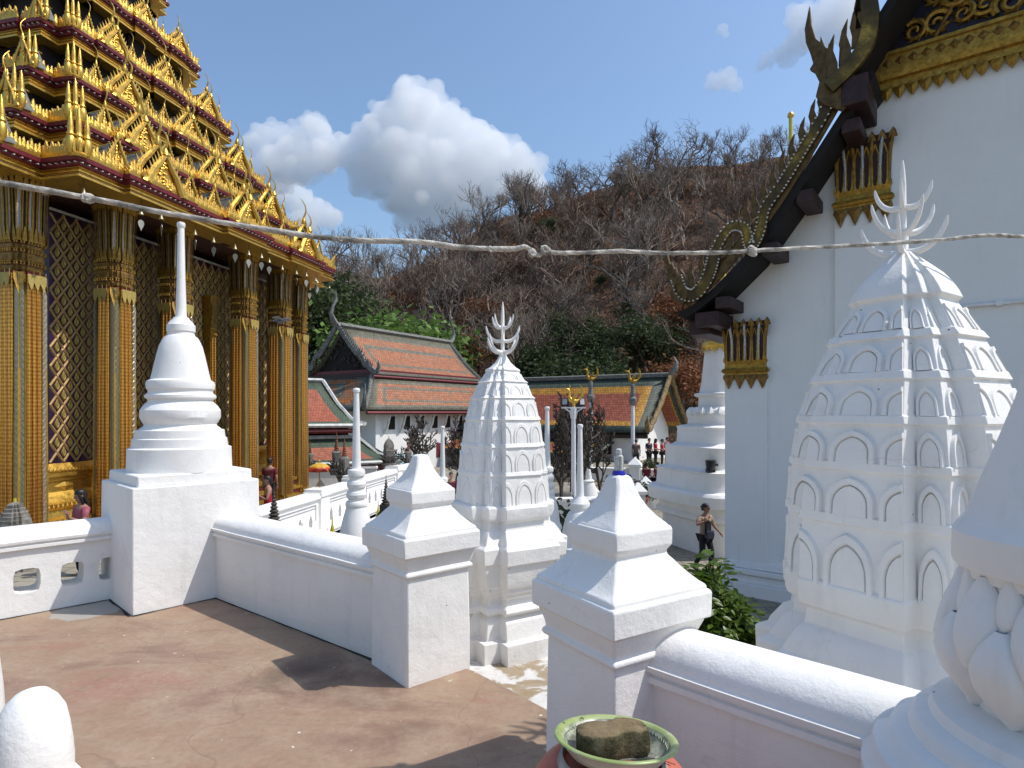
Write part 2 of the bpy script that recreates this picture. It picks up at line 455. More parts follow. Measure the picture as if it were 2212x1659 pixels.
M['leaf_rust'] = leafmat('dry_rust_leaves', (.25,.105,.048), .45, .25, .8)
M['leaf_brown'] = leafmat('dry_brown_leaves', (.20,.125,.08), .45, .25, .8)
M['leaf_shrub'] = leafmat('young_green_leaflets', (.10,.17,.022), .55, .35, .35)
def hill_mat():
    m, nt, b = nodes('leaf_littered_hillside', .95, 0, .1)
    g = N(nt, 'ShaderNodeNewGeometry').outputs['Position']
    n = noiseN(nt, g, .09, 9, .72); n2 = noiseN(nt, g, .9, 6, .75)
    c = ramp(nt, n, [(.32, (.16,.115,.085)), (.48, (.21,.125,.08)), (.58, (.26,.13,.07)), (.7, (.21,.15,.11))])
    c = mix(nt, ramp(nt, n2, [(.4, (.75,)*3), (.65, (0,0,0))]), c, (.10,.07,.05))
    nt.links.new(c, b.inputs['Base Color']); bump(nt, b, n2, 1.0, .6)
    return m
M['hill'] = hill_mat()
def cloud_mat():
    m = bpy.data.materials.new('cloud_vapour'); m.use_nodes = True; nt = m.node_tree; nt.nodes.clear()
    out = N(nt, 'ShaderNodeOutputMaterial'); vo = N(nt, 'ShaderNodeVolumeScatter')
    vo.inputs['Color'].default_value = (1,1,1,1); vo.inputs['Density'].default_value = .0125; vo.inputs['Anisotropy'].default_value = .0
    nt.links.new(vo.outputs[0], out.inputs['Volume'])
    return m
M['cloud'] = cloud_mat()

# ---------------------------------------------------------------- ground, hill
GZ = -2.17
gm = MB()
gm.add([(-600,-60,GZ),(600,-60,GZ),(600,900,GZ),(-600,900,GZ)], [(0,1,2,3)])
tag(gm.build('courtyard_ground', M['court'], smooth=0), kind='structure')

A40 = R(42.0)
va = Vector((math.sin(A40), math.cos(A40), 0)); vb = Vector((-math.cos(A40), math.sin(A40), 0))
# terrace: solid raised platform, its edge runs along the parapets
P_BC = Vector((-3.178, 5.022, 0))      # front corner of the big pier
terr = [(-9.0,-1.0), (-7.6,1.9), (-3.95,5.72), (-2.75,5.75), (-0.95,4.36), (-.25,3.93), (.72,2.83), (.85,2.6), (2.4,1.2), (4.2,-1.0)]
tm = MB(); tm.prism([(x,y) for x,y in terr], GZ-.05, 0.0)
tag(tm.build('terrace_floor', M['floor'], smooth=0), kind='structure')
sm = MB(); sm.prism([(-1.35,4.75),(-.25,3.9),(.75,2.8),(.98,3.6),(1.25,5.0),(.6,6.1),(-.7,6.2)], GZ-.04, -.15)
tag(sm.build('cement_landing', M['slab'], smooth=0), kind='structure')
# lower forecourt round the gilded hall
fm = MB(); fm.prism([(-30,3.4),(-7.7,2.3),(-4.0,5.9),(-5.2,8.5),(-5.9,13.2),(-3.95,25.5),(-30,30)], GZ-.03, -1.3)
tag(fm.build('paved_forecourt', M['court'], smooth=0), kind='structure')

SKY = [(-2500,600),(-400,620),(300,615),(650,625),(740,612),(850,592),(950,546),(1060,480),(1250,425),(1350,385),(1450,358),(1600,352),(1750,335),(2212,315),(4500,300)]
def lerp_tab(tab, x):
    if x <= tab[0][0]: return tab[0][1]
    for (a, b), (c, d) in zip(tab, tab[1:]):
        if x <= c: return b + (d-b)*(x-a)/(c-a)
    return tab[-1][1]
Y0, Y1 = 60.0, 118.0
def hz(x, y):
    if y < Y0 - 4: return GZ - .3
    u = CX + F * x / y
    top = HC + (VH - lerp_tab(SKY, u)) / F * Y1
    s = max(0.0, min(1.0, (y - Y0) / (Y1 - Y0)))
    s = s ** .92
    z = GZ - .3 + (top - GZ) * s
    if y > Y1: z -= (y - Y1) * .12
    z += (noise.noise(Vector((x*.05, y*.05, 0))) * 2.2 + noise.noise(Vector((x*.17, y*.17, 3))) * .8) * min(1, max(0, (y-Y0)/14))
    return z
hm = MB(); hv = []; nx, ny = 150, 70
for j in range(ny):
    y = 55 + (190-55) * j/(ny-1)
    for i in range(nx):
        q = -2.2 + 4.4*i/(nx-1)
        hv.append((q*y, y, hz(q*y, y)))
hf = [(j*nx+i, j*nx+i+1, (j+1)*nx+i+1, (j+1)*nx+i) for j in range(ny-1) for i in range(nx-1)]
hm.add(hv, hf)
tag(hm.build('hillside', M['hill'], smooth=180, recalc=False), kind='structure')
# ---------------------------------------------------------------- white parapets, piers, posts
PL = M['plaster']
def jit(rings, amp=.003, sc=6.0):
    out = []
    for r in rings:
        out.append([tuple(Vector(p) + Vector((noise.noise(Vector(p)*sc), noise.noise(Vector(p)*sc+Vector((9,3,1))), noise.noise(Vector(p)*sc+Vector((2,8,5)))*.6))*amp) for p in r])
    return out
def wall_thing(name, p0, p1, thick, side, label, holes=(), h=.58, top=.73, split=None):
    """parapet from p0 to p1 (visible face line), thickness to `side` (unit vec); part: coping"""
    p0 = Vector(p0); p1 = Vector(p1); d = (p1-p0); L = d.length; d.normalize(); s = Vector(side)
    root = empty(name, tuple(p0), 0, label, 'wall')
    mb = MB()
    def W(x, y, z): 
        q = d*x + s*y; return (q.x, q.y, z)
    if holes:
        loops = [[Vector((0,0,0)), Vector((L,0,0)), Vector((L,h,0)), Vector((0,h,0))]]
        for (cx, cz, w, hh) in holes:
            lp = []
            for k in range(16):
                a = 2*math.pi*k/16
                ca, sa = math.cos(a), math.sin(a)
                r = 1.0/((abs(ca)**5+abs(sa)**5)**.2)
                lp.append(Vector((cx+w/2*r*ca, cz+hh/2*r*sa, 0)))
            loops.append(lp[::-1])
        tris = tessellate_polygon(loops)
        flatv = [v for lp in loops for v in lp]
        for yy, fl in ((0, False), (thick, True)):
            mb.add([W(v.x, yy, v.y) for v in flatv], [tuple(t[::-1] if fl else t) for t in tris])
        for lp in loops[1:]:
            n = len(lp)
            mb.add([W(v.x, 0, v.y) for v in lp]+[W(v.x, thick, v.y) for v in lp], [(i,(i+1)%n,n+(i+1)%n,n+i) for i in range(n)])
    else:
        n = 14; rings = []
        for i in range(n+1):
            x = L*i/n
            rings.append([W(x,0,-.02), W(x,0,h), W(x,thick,h), W(x,thick,-.9)])
        mb.loft(jit(rings, .004, 3))
    mb.build('wall_panel', PL, root, 35)
    # moulding and half round coping
    cp = MB(); rings = []; n = 18
    prof = [(-.012,h-.035),(-.03,h-.03),(-.03,h-.005),(-.014,h),(-.014,h+.012),(-.035,h+.018),(-.038,h+.04)]
    for k in range(11):
        a = math.pi*k/10
        prof.append((thick/2 - (thick/2+.022)*math.cos(a), h+.045+(top-h-.045)*math.sin(a)))
    prof += [(thick+.038,h+.04),(thick+.02,h-.03),(thick-.01,h-.035)]
    for i in range(n+1):
        x = L*i/n
        rings.append([W(x, y, z) for (y, z) in prof])
    cp.loft(jit(rings, .006, 2.5))
    cp.build('coping', PL, root, 50)
    return root
# pier block, then the parapets that run from it
def sqloft(mb, prof, yaw, c, aspect=1.0, jamp=.003, sub=4):
    """prof (half, z): square rings, edges subdivided so the plaster can wobble"""
    ca, sa = math.cos(yaw), math.sin(yaw); rings = []
    for (w, z) in prof:
        r = []
        cs = [(-w,-w*aspect),(w,-w*aspect),(w,w*aspect),(-w,w*aspect)]
        for k in range(4):
            (x0,y0),(x1,y1) = cs[k], cs[(k+1)%4]
            for t in range(sub):
                x = x0+(x1-x0)*t/sub; y = y0+(y1-y0)*t/sub
                r.append((c[0]+x*ca-y*sa, c[1]+x*sa+y*ca, c[2]+z))
        rings.append(r)
    mb.loft(jit(rings, jamp, 5))
YB = R(47)
pier_c = Vector((-3.16, 5.72, 0))
pier = empty('pier', tuple(pier_c), 0, 'big square white pier under the tall slender chedi at the terrace corner', 'pier')
mb = MB(); sqloft(mb, [(.54,-.05),(.537,.35),(.537,.7),(.533,1.06)], YB, (0,0,0), .92)
mb.build('block', PL, pier, 30, .012)
mb = MB(); sqloft(mb, [(.485,1.055),(.482,1.155)], YB, (0,0,0), .92)
mb.build('top_slab', PL, pier, 30, .012)
dl = Vector((-.715,-.70,0)).normalized()
wl0 = Vector((-3.63, 5.45, 0))
hl = [(.045,.285,.125,.2),(.30,.285,.165,.2),(.61,.285,.18,.205),(1.05,.285,.18,.2),(1.5,.285,.18,.2)]
wall_thing('parapet', wl0, wl0+dl*3.4, .26, Vector((-.70,.715,0)), 'white parapet with square peep holes left of the big pier', hl, .585, .735)
wall_thing('parapet', (-2.74,5.50,0), (-.83,4.02,0), .30, Vector((.61,.79,0)), 'plain white parapet between the big pier and the nearer capped post', (), .60, .76)
wall_thing('parapet', (.50,2.60,0), (1.72,1.42,0), .27, Vector((.70,.714,0)), 'white parapet with wide rounded coping behind the clay jar', (), .60, .77)

def capped_post(c, yaw, label, s=1.0):
    root = empty('capped_post', (c[0],c[1],0), yaw, label, 'post', 'capped white gate posts')
    mb = MB(); sqloft(mb, [(.24,-.02),(.238,.3),(.232,.67)], 0, (0,0,0))
    mb.build('shaft', PL, root, 30, .012)
    mb = MB(); sqloft(mb, [(.236,.662),(.252,.675),(.252,.695),(.238,.705),(.243,.735),(.262,.785),(.262,.797),(.285,.803),(.287,.915),(.277,.925)], 0, (0,0,0))
    mb.build('cornice_slab', PL, root, 30, .01)
    mb = MB()
    pr = [(.272,.918),(.270,.943),(.250,.957),(.222,.985),(.195,1.015),(.172,1.045),(.152,1.068),(.150,1.085),(.16,1.10),(.168,1.112),(.168,1.185),(.16,1.197)]
    sqloft(mb, pr, 0, (0,0,0)); mb.build('lower_cap', PL, root, 30, .01)
    mb = MB()
    pr = [(.164,1.188),(.152,1.205),(.122,1.235),(.095,1.272),(.073,1.315),(.056,1.36),(.045,1.40),(.034,1.416)]
    sqloft(mb, pr, 0, (0,0,0)); mb.build('finial_cap', PL, root, 30, .012)
    return root
capped_post((-.615,4.02), R(40), 'capped white post at the end of the plain parapet, beside the small prang')
p2 = capped_post((.485,2.72), R(32), 'capped white post right behind the clay jar, blue bottle on its top')

# ---------------------------------------------------------------- prangs (corn cob towers)
def redent(w):
    q = [(1,.50),(.78,.50),(.78,.78),(.50,.78),(.50,1)]
    pts = []
    for k in range(4):
        a = math.pi/2*k
        for (x, y) in q:
            pts.append((w*(x*math.cos(a)-y*math.sin(a)), w*(x*math.sin(a)+y*math.cos(a))))
    return pts
def arch_mesh(w, h, kind, x0=0.0, tp=0.0, H=1.0):
    """pointed arch in relief: raised band round a slightly raised panel. local x across, z up, -y outwards"""
    def outline(hw, hh, n=8):
        L = []
        for i in range(n+1):
            t = i/n
            if t < .3: L.append((-hw*(1-.03*t), hh*t/.3*.40))
            else:
                q = (t-.3)/.7
                L.append((-hw*.99*(1-q**2.0), hh*(.40+.60*math.sin(q*1.22)/math.sin(1.22))))
        return L
    half = outline(w/2, h); inner = outline(w/2*.68, h*.78)
    mb = MB()
    def cut(o):
        if kind == 'full': return o + [(-x, z) for (x, z) in o[::-1][1:]]
        if kind == 'left': return o
        return [(-x, z) for (x, z) in o][::-1]
    def sh(o, y): return [(x, -y, z) for (x, z) in o]
    a, b2 = cut(half), cut(inner); n = len(a)
    vs = sh(a, -.012)+sh([(x*.89, z*.945) for (x,z) in a], .0115)+sh([(x*1.07, z*1.035) for (x,z) in b2], .0115)+sh(b2, .001)
    fs = []
    for k in range(3):
        for i in range(n-1): fs.append((k*n+i, k*n+i+1, (k+1)*n+i+1, (k+1)*n+i))
    fs += [(0, n, 2*n, 3*n), (n-1, 2*n-1, 3*n-1, 4*n-1)]
    if kind != 'full':      # close the side that meets the corner of the tower
        zt_ = b2[-1][1] if kind == 'left' else b2[0][1]; m_ = len(vs)
        vs += [(0, .012, 0), (0, -.008, 0), (0, -.008, zt_), (0, .012, zt_)]; fs.append((m_, m_+1, m_+2, m_+3))
    mb.add(vs, fs)
    c2 = [(x*.93, z*.955) for (x,z) in b2]
    ex = [] if kind == 'full' else [(0.0, 0.0)]
    c2 = c2+ex; q = len(c2)
    mb.add(sh(b2, -.006) + sh(c2, .0065), [(i, i+1, n+i+1, n+i) for i in range(n-1)] + [tuple(range(n, n+q))])
    mb.v = [((x0+x)*(1-tp*z/H)-x0, y, z) for (x, y, z) in mb.v]
    return mb.mesh('arch', PL, 50, True)
def horn(mb, base, direc, L, up, r0):
    path = []; rad = []
    for i in range(9):
        t = i/8
        p = Vector(base) + Vector(direc)*(L*math.sin(t*1.45)) + Vector((0,0,1))*(up*(1-math.cos(t*1.75))/1.18 - .012*math.sin(t*3.1))
        path.append(p); rad.append(r0*(1-.55*t**1.5) if i < 8 else r0*.22)
    mb.tube(path, rad, 7, flat=.8)
def prang(c, yaw, label, s=1.0, detail=True, mat=None, full=False):
    mat = mat or PL
    root = empty('white_prang', c, yaw, label, 'prang', 'white corn cob prangs on the terrace')
    low = [(.47,-.02),(.472,.15),(.42,.155),(.418,.18),(.402,.285),(.36,.32),(.362,.335),(.40,.338),(.412,.36),(.40,.385),(.365,.40),(.362,.45),(.385,.465),(.39,.495),(.405,.505),(.405,.535),(.42,.545),(.44,.60),(.452,.72),(.472,.725),(.476,.835),(.462,.845),(.432,.86),(.425,.88),(.38,.945),(.352,.96),(.345,1.015),(.37,1.03),(.378,1.055),(.38,1.125),(.362,1.14)]
    mb = MB(); mb.loft(jit([[(x,y,z) for (x,y) in redent(w)] for (w,z) in low], .006, 5)); mb.build('moulded_base', mat, root, 30, .009)
    if full:
        rows = [(.365,1.12,1.345),(.356,1.385,1.535),(.343,1.57,1.70),(.316,1.735,1.855),(.268,1.89,2.005),(.205,2.04,2.15)]
        nxt = [.357,.345,.322,.280,.222,.150]; crown = [(.158,2.158),(.166,2.166),(.156,2.19),(.138,2.225),(.112,2.262),(.08,2.298),(.048,2.33),(.028,2.352)]
    else:
        rows = [(.335,1.14,1.36),(.312,1.395,1.575),(.288,1.61,1.785),(.258,1.815,1.955),(.212,1.98,2.085),(.158,2.105,2.175)]
        nxt = [.320,.298,.270,.228,.174,.118]; crown = [(.128,2.18),(.124,2.195),(.098,2.21),(.06,2.25),(.03,2.30)]
    prof = []
    for k, (w, z0, z1) in enumerate(rows):
        prof += [(w+.002, z0), (nxt[k]+.002, z1)]
        if k < 5: prof += [(nxt[k]+.013, z1+.004), (rows[k+1][0]+.012, rows[k+1][1]-.003)]
    prof += crown
    mb = MB(); mb.loft(jit([[(x,y,z) for (x,y) in redent(w)] for (w,z) in prof], .006, 7)); mb.build('cob_body', mat, root, 30, .009)
    for k, (w, z0, z1) in enumerate(rows if detail else []):
        h = (z1-z0)*.97; sl = math.atan2(w-nxt[k], z1-z0)
        tp = 1-(nxt[k]+.004)/(w+.004); HH = z1-z0
        A_ = lambda x0, ww, hh, kd: (x0, arch_mesh(ww, hh, kd, x0, tp, HH))
        big = A_(0, w*.52, h, 'full'); hl_ = A_(w*.496, w*.45, h*.97, 'left'); hr = A_(-w*.496, w*.45, h*.97, 'right'); s1 = A_(w*.638, w*.24, h*.93, 'full'); s2 = A_(-w*.638, w*.24, h*.93, 'full')
        for f in range(4):
            a = math.pi/2*f
            def put(me, x, off):
                Mx = Matrix.Rotation(a,4,'Z') @ Matrix.Translation((x, -off, z0-.005)) @ Matrix.Rotation(-sl,4,'X')
                o = link('arch', me, root); o.matrix_local = Mx @ Matrix.Rotation(rng.uniform(-.025,.025),4,'Y') @ Matrix.Diagonal((rng.uniform(.95,1.04),rng.uniform(.8,1.15)*(1.1 if full else .75),rng.uniform(.94,1.03),1))
            for (x0, me), off in ((big, w+.003), (hl_, w+.003), (hr, w+.003), (s1, w*.78+.004), (s2, w*.78+.004)): put(me, x0, off)
    # trident finial of upcurved horns
    up_ = .045 if full else 0.0
    mb = MB()
    mb.lathe([(.028,2.27),(.034,2.30),(.024,2.32),(.017,2.34),(.016,2.42),(.019,2.43),(.015,2.45),(.0145,2.53),(.018,2.535),(.014,2.55),(.013,2.64),(.009,2.70),(.003,2.745)], 10)
    fs_ = mb.build('finial_spike', mat, root, 50); fs_.location.z = 2.35*.14+.015 if full else 0.0; fs_.scale = (.86,)*3 if full else (1,)*3
    for (z, L, up, r0, ro) in ((2.335,.15,.135,.0165,.35),(2.425,.125,.125,.0155,1.0),(2.535,.095,.10,.014,.4)):
        for q in range(4):
            a = ro + math.pi/2*q
            mb = MB(); horn(mb, (math.cos(a)*.012, math.sin(a)*.012, z), (math.cos(a), math.sin(a), 0), L, up, r0)
            fh_ = mb.build('finial_horn', mat, root, 60); fh_.location.z = 2.35*.14+.015 if full else 0.0; fh_.scale = (.86,)*3 if full else (1,)*3
    root.scale = (s,)*3
    return root
prang((-.075,4.86,-.15), R(31), 'small white prang with three tiers of horns on its spike, between the two capped posts', 1.0)
prang((px(1950,3.05),3.05,-.63), R(31), 'nearest white prang with carved arches, in front of the big white gable wall', 1.335, full=True)

# ---------------------------------------------------------------- slender white chedis
def px_prof(rows, k, z0): return [(r*k*.885, (z0-v)*k) for (v, r) in rows]
K = 5.72/F
BELL = [(1008,114),(960,112),(957,104),(940,102),(938,98),(922,96),(921,90),(914,80),(910,78),(905,82),(895,87.5),(880,87),(870,80),(862,71),(858,70),(853,77),(848,77),(843,70),(838,70),(834,73.5),(824,74.5),(818,72.5),(814,65),(800,61.5),(780,57),(760,52),(742,47),(728,40),(722,35.5)]
NECK = [(722,34.5),(718,30),(712,29),(710,31.5),(697,31.5),(694,28),(690,26),(684,19),(680,17)]
POLE = [(682,15),(676,12.5),(660,11.8),(600,9.6),(540,8.2),(487,7.2),(484,9),(479,9.6),(475,8.5),(473.5,4)]
RBELL = [(1060,66),(1030,64),(1026,70),(1008,69),(1004,60),(985,62),(978,66),(965,64),(958,58),(950,56),(915,52),(885,45),(860,37),(846,33)]
RRING = [(847,32),(842,35),(834,35),(829,32),(826,26),(822,26),(818,31),(809,33),(801,30),(798,25),(792,25),(788,29),(779,31),(771,28),(767,23),(760,22.5),(755,27),(745,28.5),(738,26),(735,21)]
def chedi(c, rows3, k, label, names=('bell','collar','spire_pole'), wob=.012, group='slender white chedis', seg=40, base=None, zoff=None):
    z0 = rows3[0][0][0]
    root = empty('white_chedi', c, rng.uniform(0,3), label, 'chedi', group)
    for nm, rows in zip(names, rows3):
        mb = MB(); mb.lathe(px_prof(rows, k, z0), seg, wob=wob)
        mb.build(nm, M['plaster_soft'], root, 28)
    if base:
        w, h = base
        mb = MB(); sqloft(mb, [(w,-h),(w,-.12),(w+.05,-.11),(w+.05,-.005)], .6, (0,0,0)); mb.build('square_base', M['plaster_soft'], root, 30, .01)
    return root
chedi((pier_c.x+.0, pier_c.y, 1.15), (BELL, NECK, POLE), K, 'tall slender white chedi standing on the big square pier')
POLE2 = [(v+40 if v < 700 else v, r) for (v, r) in POLE]
def shift(rows, dv): return [(v+dv, r) for (v, r) in rows]
k7 = 7.7/F
def ringed(c_u, y, v_top, label, s=1.0):
    """ringed type: top of the pole at picture height v_top"""
    k = K*s
    H = (1060-500)*k
    z = pz(v_top, y) - H
    pole = [(737,21),(734,16),(728,14.5),(700,13.8),(640,12),(580,10.3),(520,8.6),(514,8.6),(512,11),(506,12),(501,9.5),(500,4)]
    return chedi((px(c_u,y), y, z), (RBELL, RRING, pole), k, label, ('bell','ringed_neck','spire_pole'), .01, base=(.36*s, max(.3, z-GZ)))
def belled(c_u, y, v_top, label, s=1.0, mat=None):
    k = K*s; z = pz(v_top, y) - (1008-473.5)*k
    return chedi((px(c_u,y), y, z), (BELL, NECK, POLE), k, label, wob=.01, base=(.5*s, max(.3, z-GZ)))
ringed(770, 7.7, 838, 'white chedi with stacked rings under a round topped pole, in front of the stepped balustrade')
belled(1253, 8.1, 916, 'white chedi with a plain bell and thick pole, just left of the nearer capped post', 1.08)
ringed(1182, 10.4, 878, 'white chedi with thin ringed pole right of the small prang')
ringed(956, 11.5, 920, 'white chedi pole left of the small prang, beside the man in maroon', .95)

# ---------------------------------------------------------------- lotus chedi at the right edge (very near)
vr = empty('lotus_chedi', (1.545,1.62,.66), 0, 'white chedi with a ring of lotus petals under its bell, cut by the right edge', 'chedi')
mb = MB(); mb.lathe([(.52,-.75),(.52,-.02),(.50,.0),(.492,.03),(.485,.045),(.452,.06),(.44,.085),(.425,.095),(.395,.105),(.388,.135),(.375,.15),(.345,.16),(.335,.19),(.30,.205),(.262,.215)], 72, wob=.008)
mb.build('ringed_base', M['plaster_soft'], vr, 40)
mb = MB(); mb.lathe([(.24,.20),(.245,.24),(.283,.30),(.300,.36),(.294,.42),(.272,.49),(.254,.545),(.250,.60)], 60)
mb.build('lotus_body', M['plaster_soft'], vr, 40)
def petal_mesh(w, h, th, name='lotus_petal', mat=None, bulge=.04, tip=1.0):
    """broad pointed petal, x across, z up, bulging to -y"""
    mb = MB(); nx_, nz_ = 6, 7; vs = []
    for j in range(nz_+1):
        t = j/nz_
        hw = w/2*max(.02,(math.sin(math.pi*min(1,(t*.78+.22)))**.75)) if t < 1 else .002
        for i in range(nx_+1):
            q = -1+2*i/nx_
            vs.append((q*hw, -bulge*(1-q*q)*math.sin(math.pi*(.15+.8*t)) - th, t*h))
    n = nx_+1
    fs = [(j*n+i, j*n+i+1, (j+1)*n+i+1, (j+1)*n+i) for j in range(nz_) for i in range(nx_)]
    mb.add(vs, fs)
    b = len(vs); rim = [i for i in range(n)] + [j*n+nx_ for j in range(1,nz_+1)] + [nz_*n+i for i in range(nx_-1,-1,-1)] + [j*n for j in range(nz_-1,0,-1)]
    m = len(rim)
    mb.add([vs[i] for i in rim] + [(vs[i][0]*1.02, .012, vs[i][2]) for i in rim], [(i,(i+1)%m,m+(i+1)%m,m+i) for i in range(m)])
    return mb.mesh(name, mat or M['plaster_soft'], 55)
BR = [(.21,.240),(.24,.245),(.30,.283),(.36,.300),(.42,.294),(.49,.272),(.545,.254),(.60,.250)]
def body_r(z): return lerp_tab(BR, z)
def lotus(a0, z0, z1, ha, bulge, tipw, name):
    """one petal lying on the lotus body: pointed at the top, swelling in the middle, deep grooves between neighbours"""
    mb = MB(); nz_, nq = 12, 8; vs = []
    for j in range(nz_+1):
        t = j/nz_; hw = ha*max(.02, min(1, (math.sin(math.pi*(t**tipw)*.93+.12))**.7))
        for i in range(nq+1):
            q = -1+2*i/nq; z = z0+(z1-z0)*t
            e = bulge*(1-abs(q)**5)*(math.sin(math.pi*min(1,(.12+.84*t)))**.45)
            r_ = body_r(z)-.006+e+.010*t; a = a0+q*hw
            vs.append((r_*math.cos(a), r_*math.sin(a), z))
    n = nq+1
    mb.add(vs, [(j*n+i,j*n+i+1,(j+1)*n+i+1,(j+1)*n+i) for j in range(nz_) for i in range(nq)])
    return mb.build(name, M['plaster_soft'], vr, 60)
for k in range(11):
    a = 2*math.pi*k/11+.25
    lotus(a, .345, .592, .235, .036, 1.15, 'upper_petal')
    lotus(a+math.pi/11, .215, .47, .262, .040, .80, 'lower_petal')
    lotus(a+math.pi/11, .47, .60, .13, .022, .9, 'filler_petal')
mb = MB(); mb.lathe([(.262,.575),(.262,.60),(.286,.605),(.29,.62),(.288,.70),(.278,.715),(.258,.74),(.236,.80),(.205,.89),(.174,.98),(.142,1.08),(.112,1.19),(.09,1.32),(.072,1.5),(.06,1.75)], 64, wob=.01)
mb.build('bell', M['plaster_soft'], vr, 32)

# ---------------------------------------------------------------- stub merlons, bottom left
st = empty('rounded_stub_post', (px(70,2.05), 2.05, 0), R(35), 'low white stub post with a rounded head at the bottom left corner', 'post')
mb = MB()
pr = [(.125,0),(.125,.50),(.122,.56),(.115,.62),(.10,.675),(.078,.715),(.05,.742),(.018,.752)]
rings = []
for (r_, z) in pr: rings.append([(r_*.93*math.cos(a), r_*.88*math.sin(a), z) for a in [2*math.pi*k/28 for k in range(28)]])
mb.loft(jit(rings, .006, 9)); mb.build('rounded_head', PL, st, 60)
mb = MB(); sqloft(mb, [(.14,-.01),(.14,.42),(.125,.44)], .3, (0,0,0)); mb.build('square_base', PL, st, 30, .01)
st2 = empty('rounded_stub_post', (px(-140,2.3), 2.3, 0), 0, 'taller white stub post just entering at the left edge above the low one', 'post')
mb = MB(); rings = []
for (r_, z) in [(.21,-.01),(.21,.45),(.20,.6),(.185,.75),(.15,.87),(.09,.95),(.02,.98)]: rings.append([(r_*math.cos(a), r_*math.sin(a), z) for a in [2*math.pi*k/28 for k in range(28)]])
mb.loft(jit(rings, .006, 9)); mb.build('rounded_head', PL, st2, 60)

# dirt that has gathered where the walls meet the terrace
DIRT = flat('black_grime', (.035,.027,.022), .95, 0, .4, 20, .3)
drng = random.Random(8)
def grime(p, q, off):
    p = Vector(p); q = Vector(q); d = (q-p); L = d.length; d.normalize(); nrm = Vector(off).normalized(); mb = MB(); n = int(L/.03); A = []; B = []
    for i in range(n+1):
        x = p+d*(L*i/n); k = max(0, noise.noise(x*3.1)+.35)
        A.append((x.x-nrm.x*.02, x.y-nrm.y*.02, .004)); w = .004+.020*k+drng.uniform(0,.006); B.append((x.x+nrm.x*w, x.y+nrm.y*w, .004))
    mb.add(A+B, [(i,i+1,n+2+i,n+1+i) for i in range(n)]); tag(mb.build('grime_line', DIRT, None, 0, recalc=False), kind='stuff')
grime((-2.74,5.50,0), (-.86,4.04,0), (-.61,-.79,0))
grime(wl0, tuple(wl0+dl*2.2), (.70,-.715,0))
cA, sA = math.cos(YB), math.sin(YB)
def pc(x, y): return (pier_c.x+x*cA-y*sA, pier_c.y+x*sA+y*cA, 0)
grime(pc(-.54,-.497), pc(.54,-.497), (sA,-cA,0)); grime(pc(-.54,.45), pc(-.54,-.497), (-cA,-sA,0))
# ---------------------------------------------------------------- gilded hall (mondop)
MY = R(13.1)
mm = Vector((math.sin(MY), math.cos(MY), 0)); mn = Vector((-math.cos(MY), math.sin(MY), 0))
MC = Vector((-12.78, 17.46, 0))
# local frame of the hall: x = along the long visible side (away from the camera), y = inward (to the left); visible side is y = -D
mond = empty('gilded_hall', tuple(MC), 0, 'tall gilded hall with many roof tiers and mosaic columns at the left', 'temple')
mond.rotation_euler = (0, 0, math.atan2(mm.y, mm.x))
def outline(a, e):
    """redented plan: half length a, projecting e beyond it; three shallow bays a side"""
    D = a+e; b = a*.60; w = a*.19; pj = .05*a
    seg = [(-a,-D),(-b-w,-D),(-b-w,-D-pj*.7),(-b+w,-D-pj*.7),(-b+w,-D-pj*.3),(-w,-D-pj*.3),(-w,-D-pj),(w,-D-pj),(w,-D-pj*.3),(b-w,-D-pj*.3),(b-w,-D-pj*.7),(b+w,-D-pj*.7),(b+w,-D),(a,-D),(a,-a)]
    pts = []
    for k in range(4):
        c_, s_ = (1,0,-1,0)[k], (0,1,0,-1)[k]
        for (x, y) in seg: pts.append((x*c_-y*s_, x*s_+y*c_))
    return pts
def offs(poly, d):
    n = len(poly); out = []
    for i in range(n):
        p0, p, p1 = poly[i-1], poly[i], poly[(i+1)%n]
        def nr(a, b):
            dx, dy = b[0]-a[0], b[1]-a[1]; l = math.hypot(dx,dy); return (dy/l, -dx/l)
        a, b = nr(p0,p), nr(p,p1)
        sx = a[0]+b[0] if abs(a[0]+b[0]) < 1.5 else a[0]; sy = a[1]+b[1] if abs(a[1]+b[1]) < 1.5 else a[1]
        out.append((p[0]+sx*d, p[1]+sy*d))
    return out
def polyloft(poly, prof, cap=True):
    return [[(x,y,z) for (x,y) in offs(poly, d)] for (d,z) in prof]
TIERS = [(4.8,.90,6.65),(4.06,.70,7.78),(3.39,.55,9.16),(2.75,.42,10.78),(2.13,.34,12.6),(1.55,.28,14.6)]
G = M['gold']
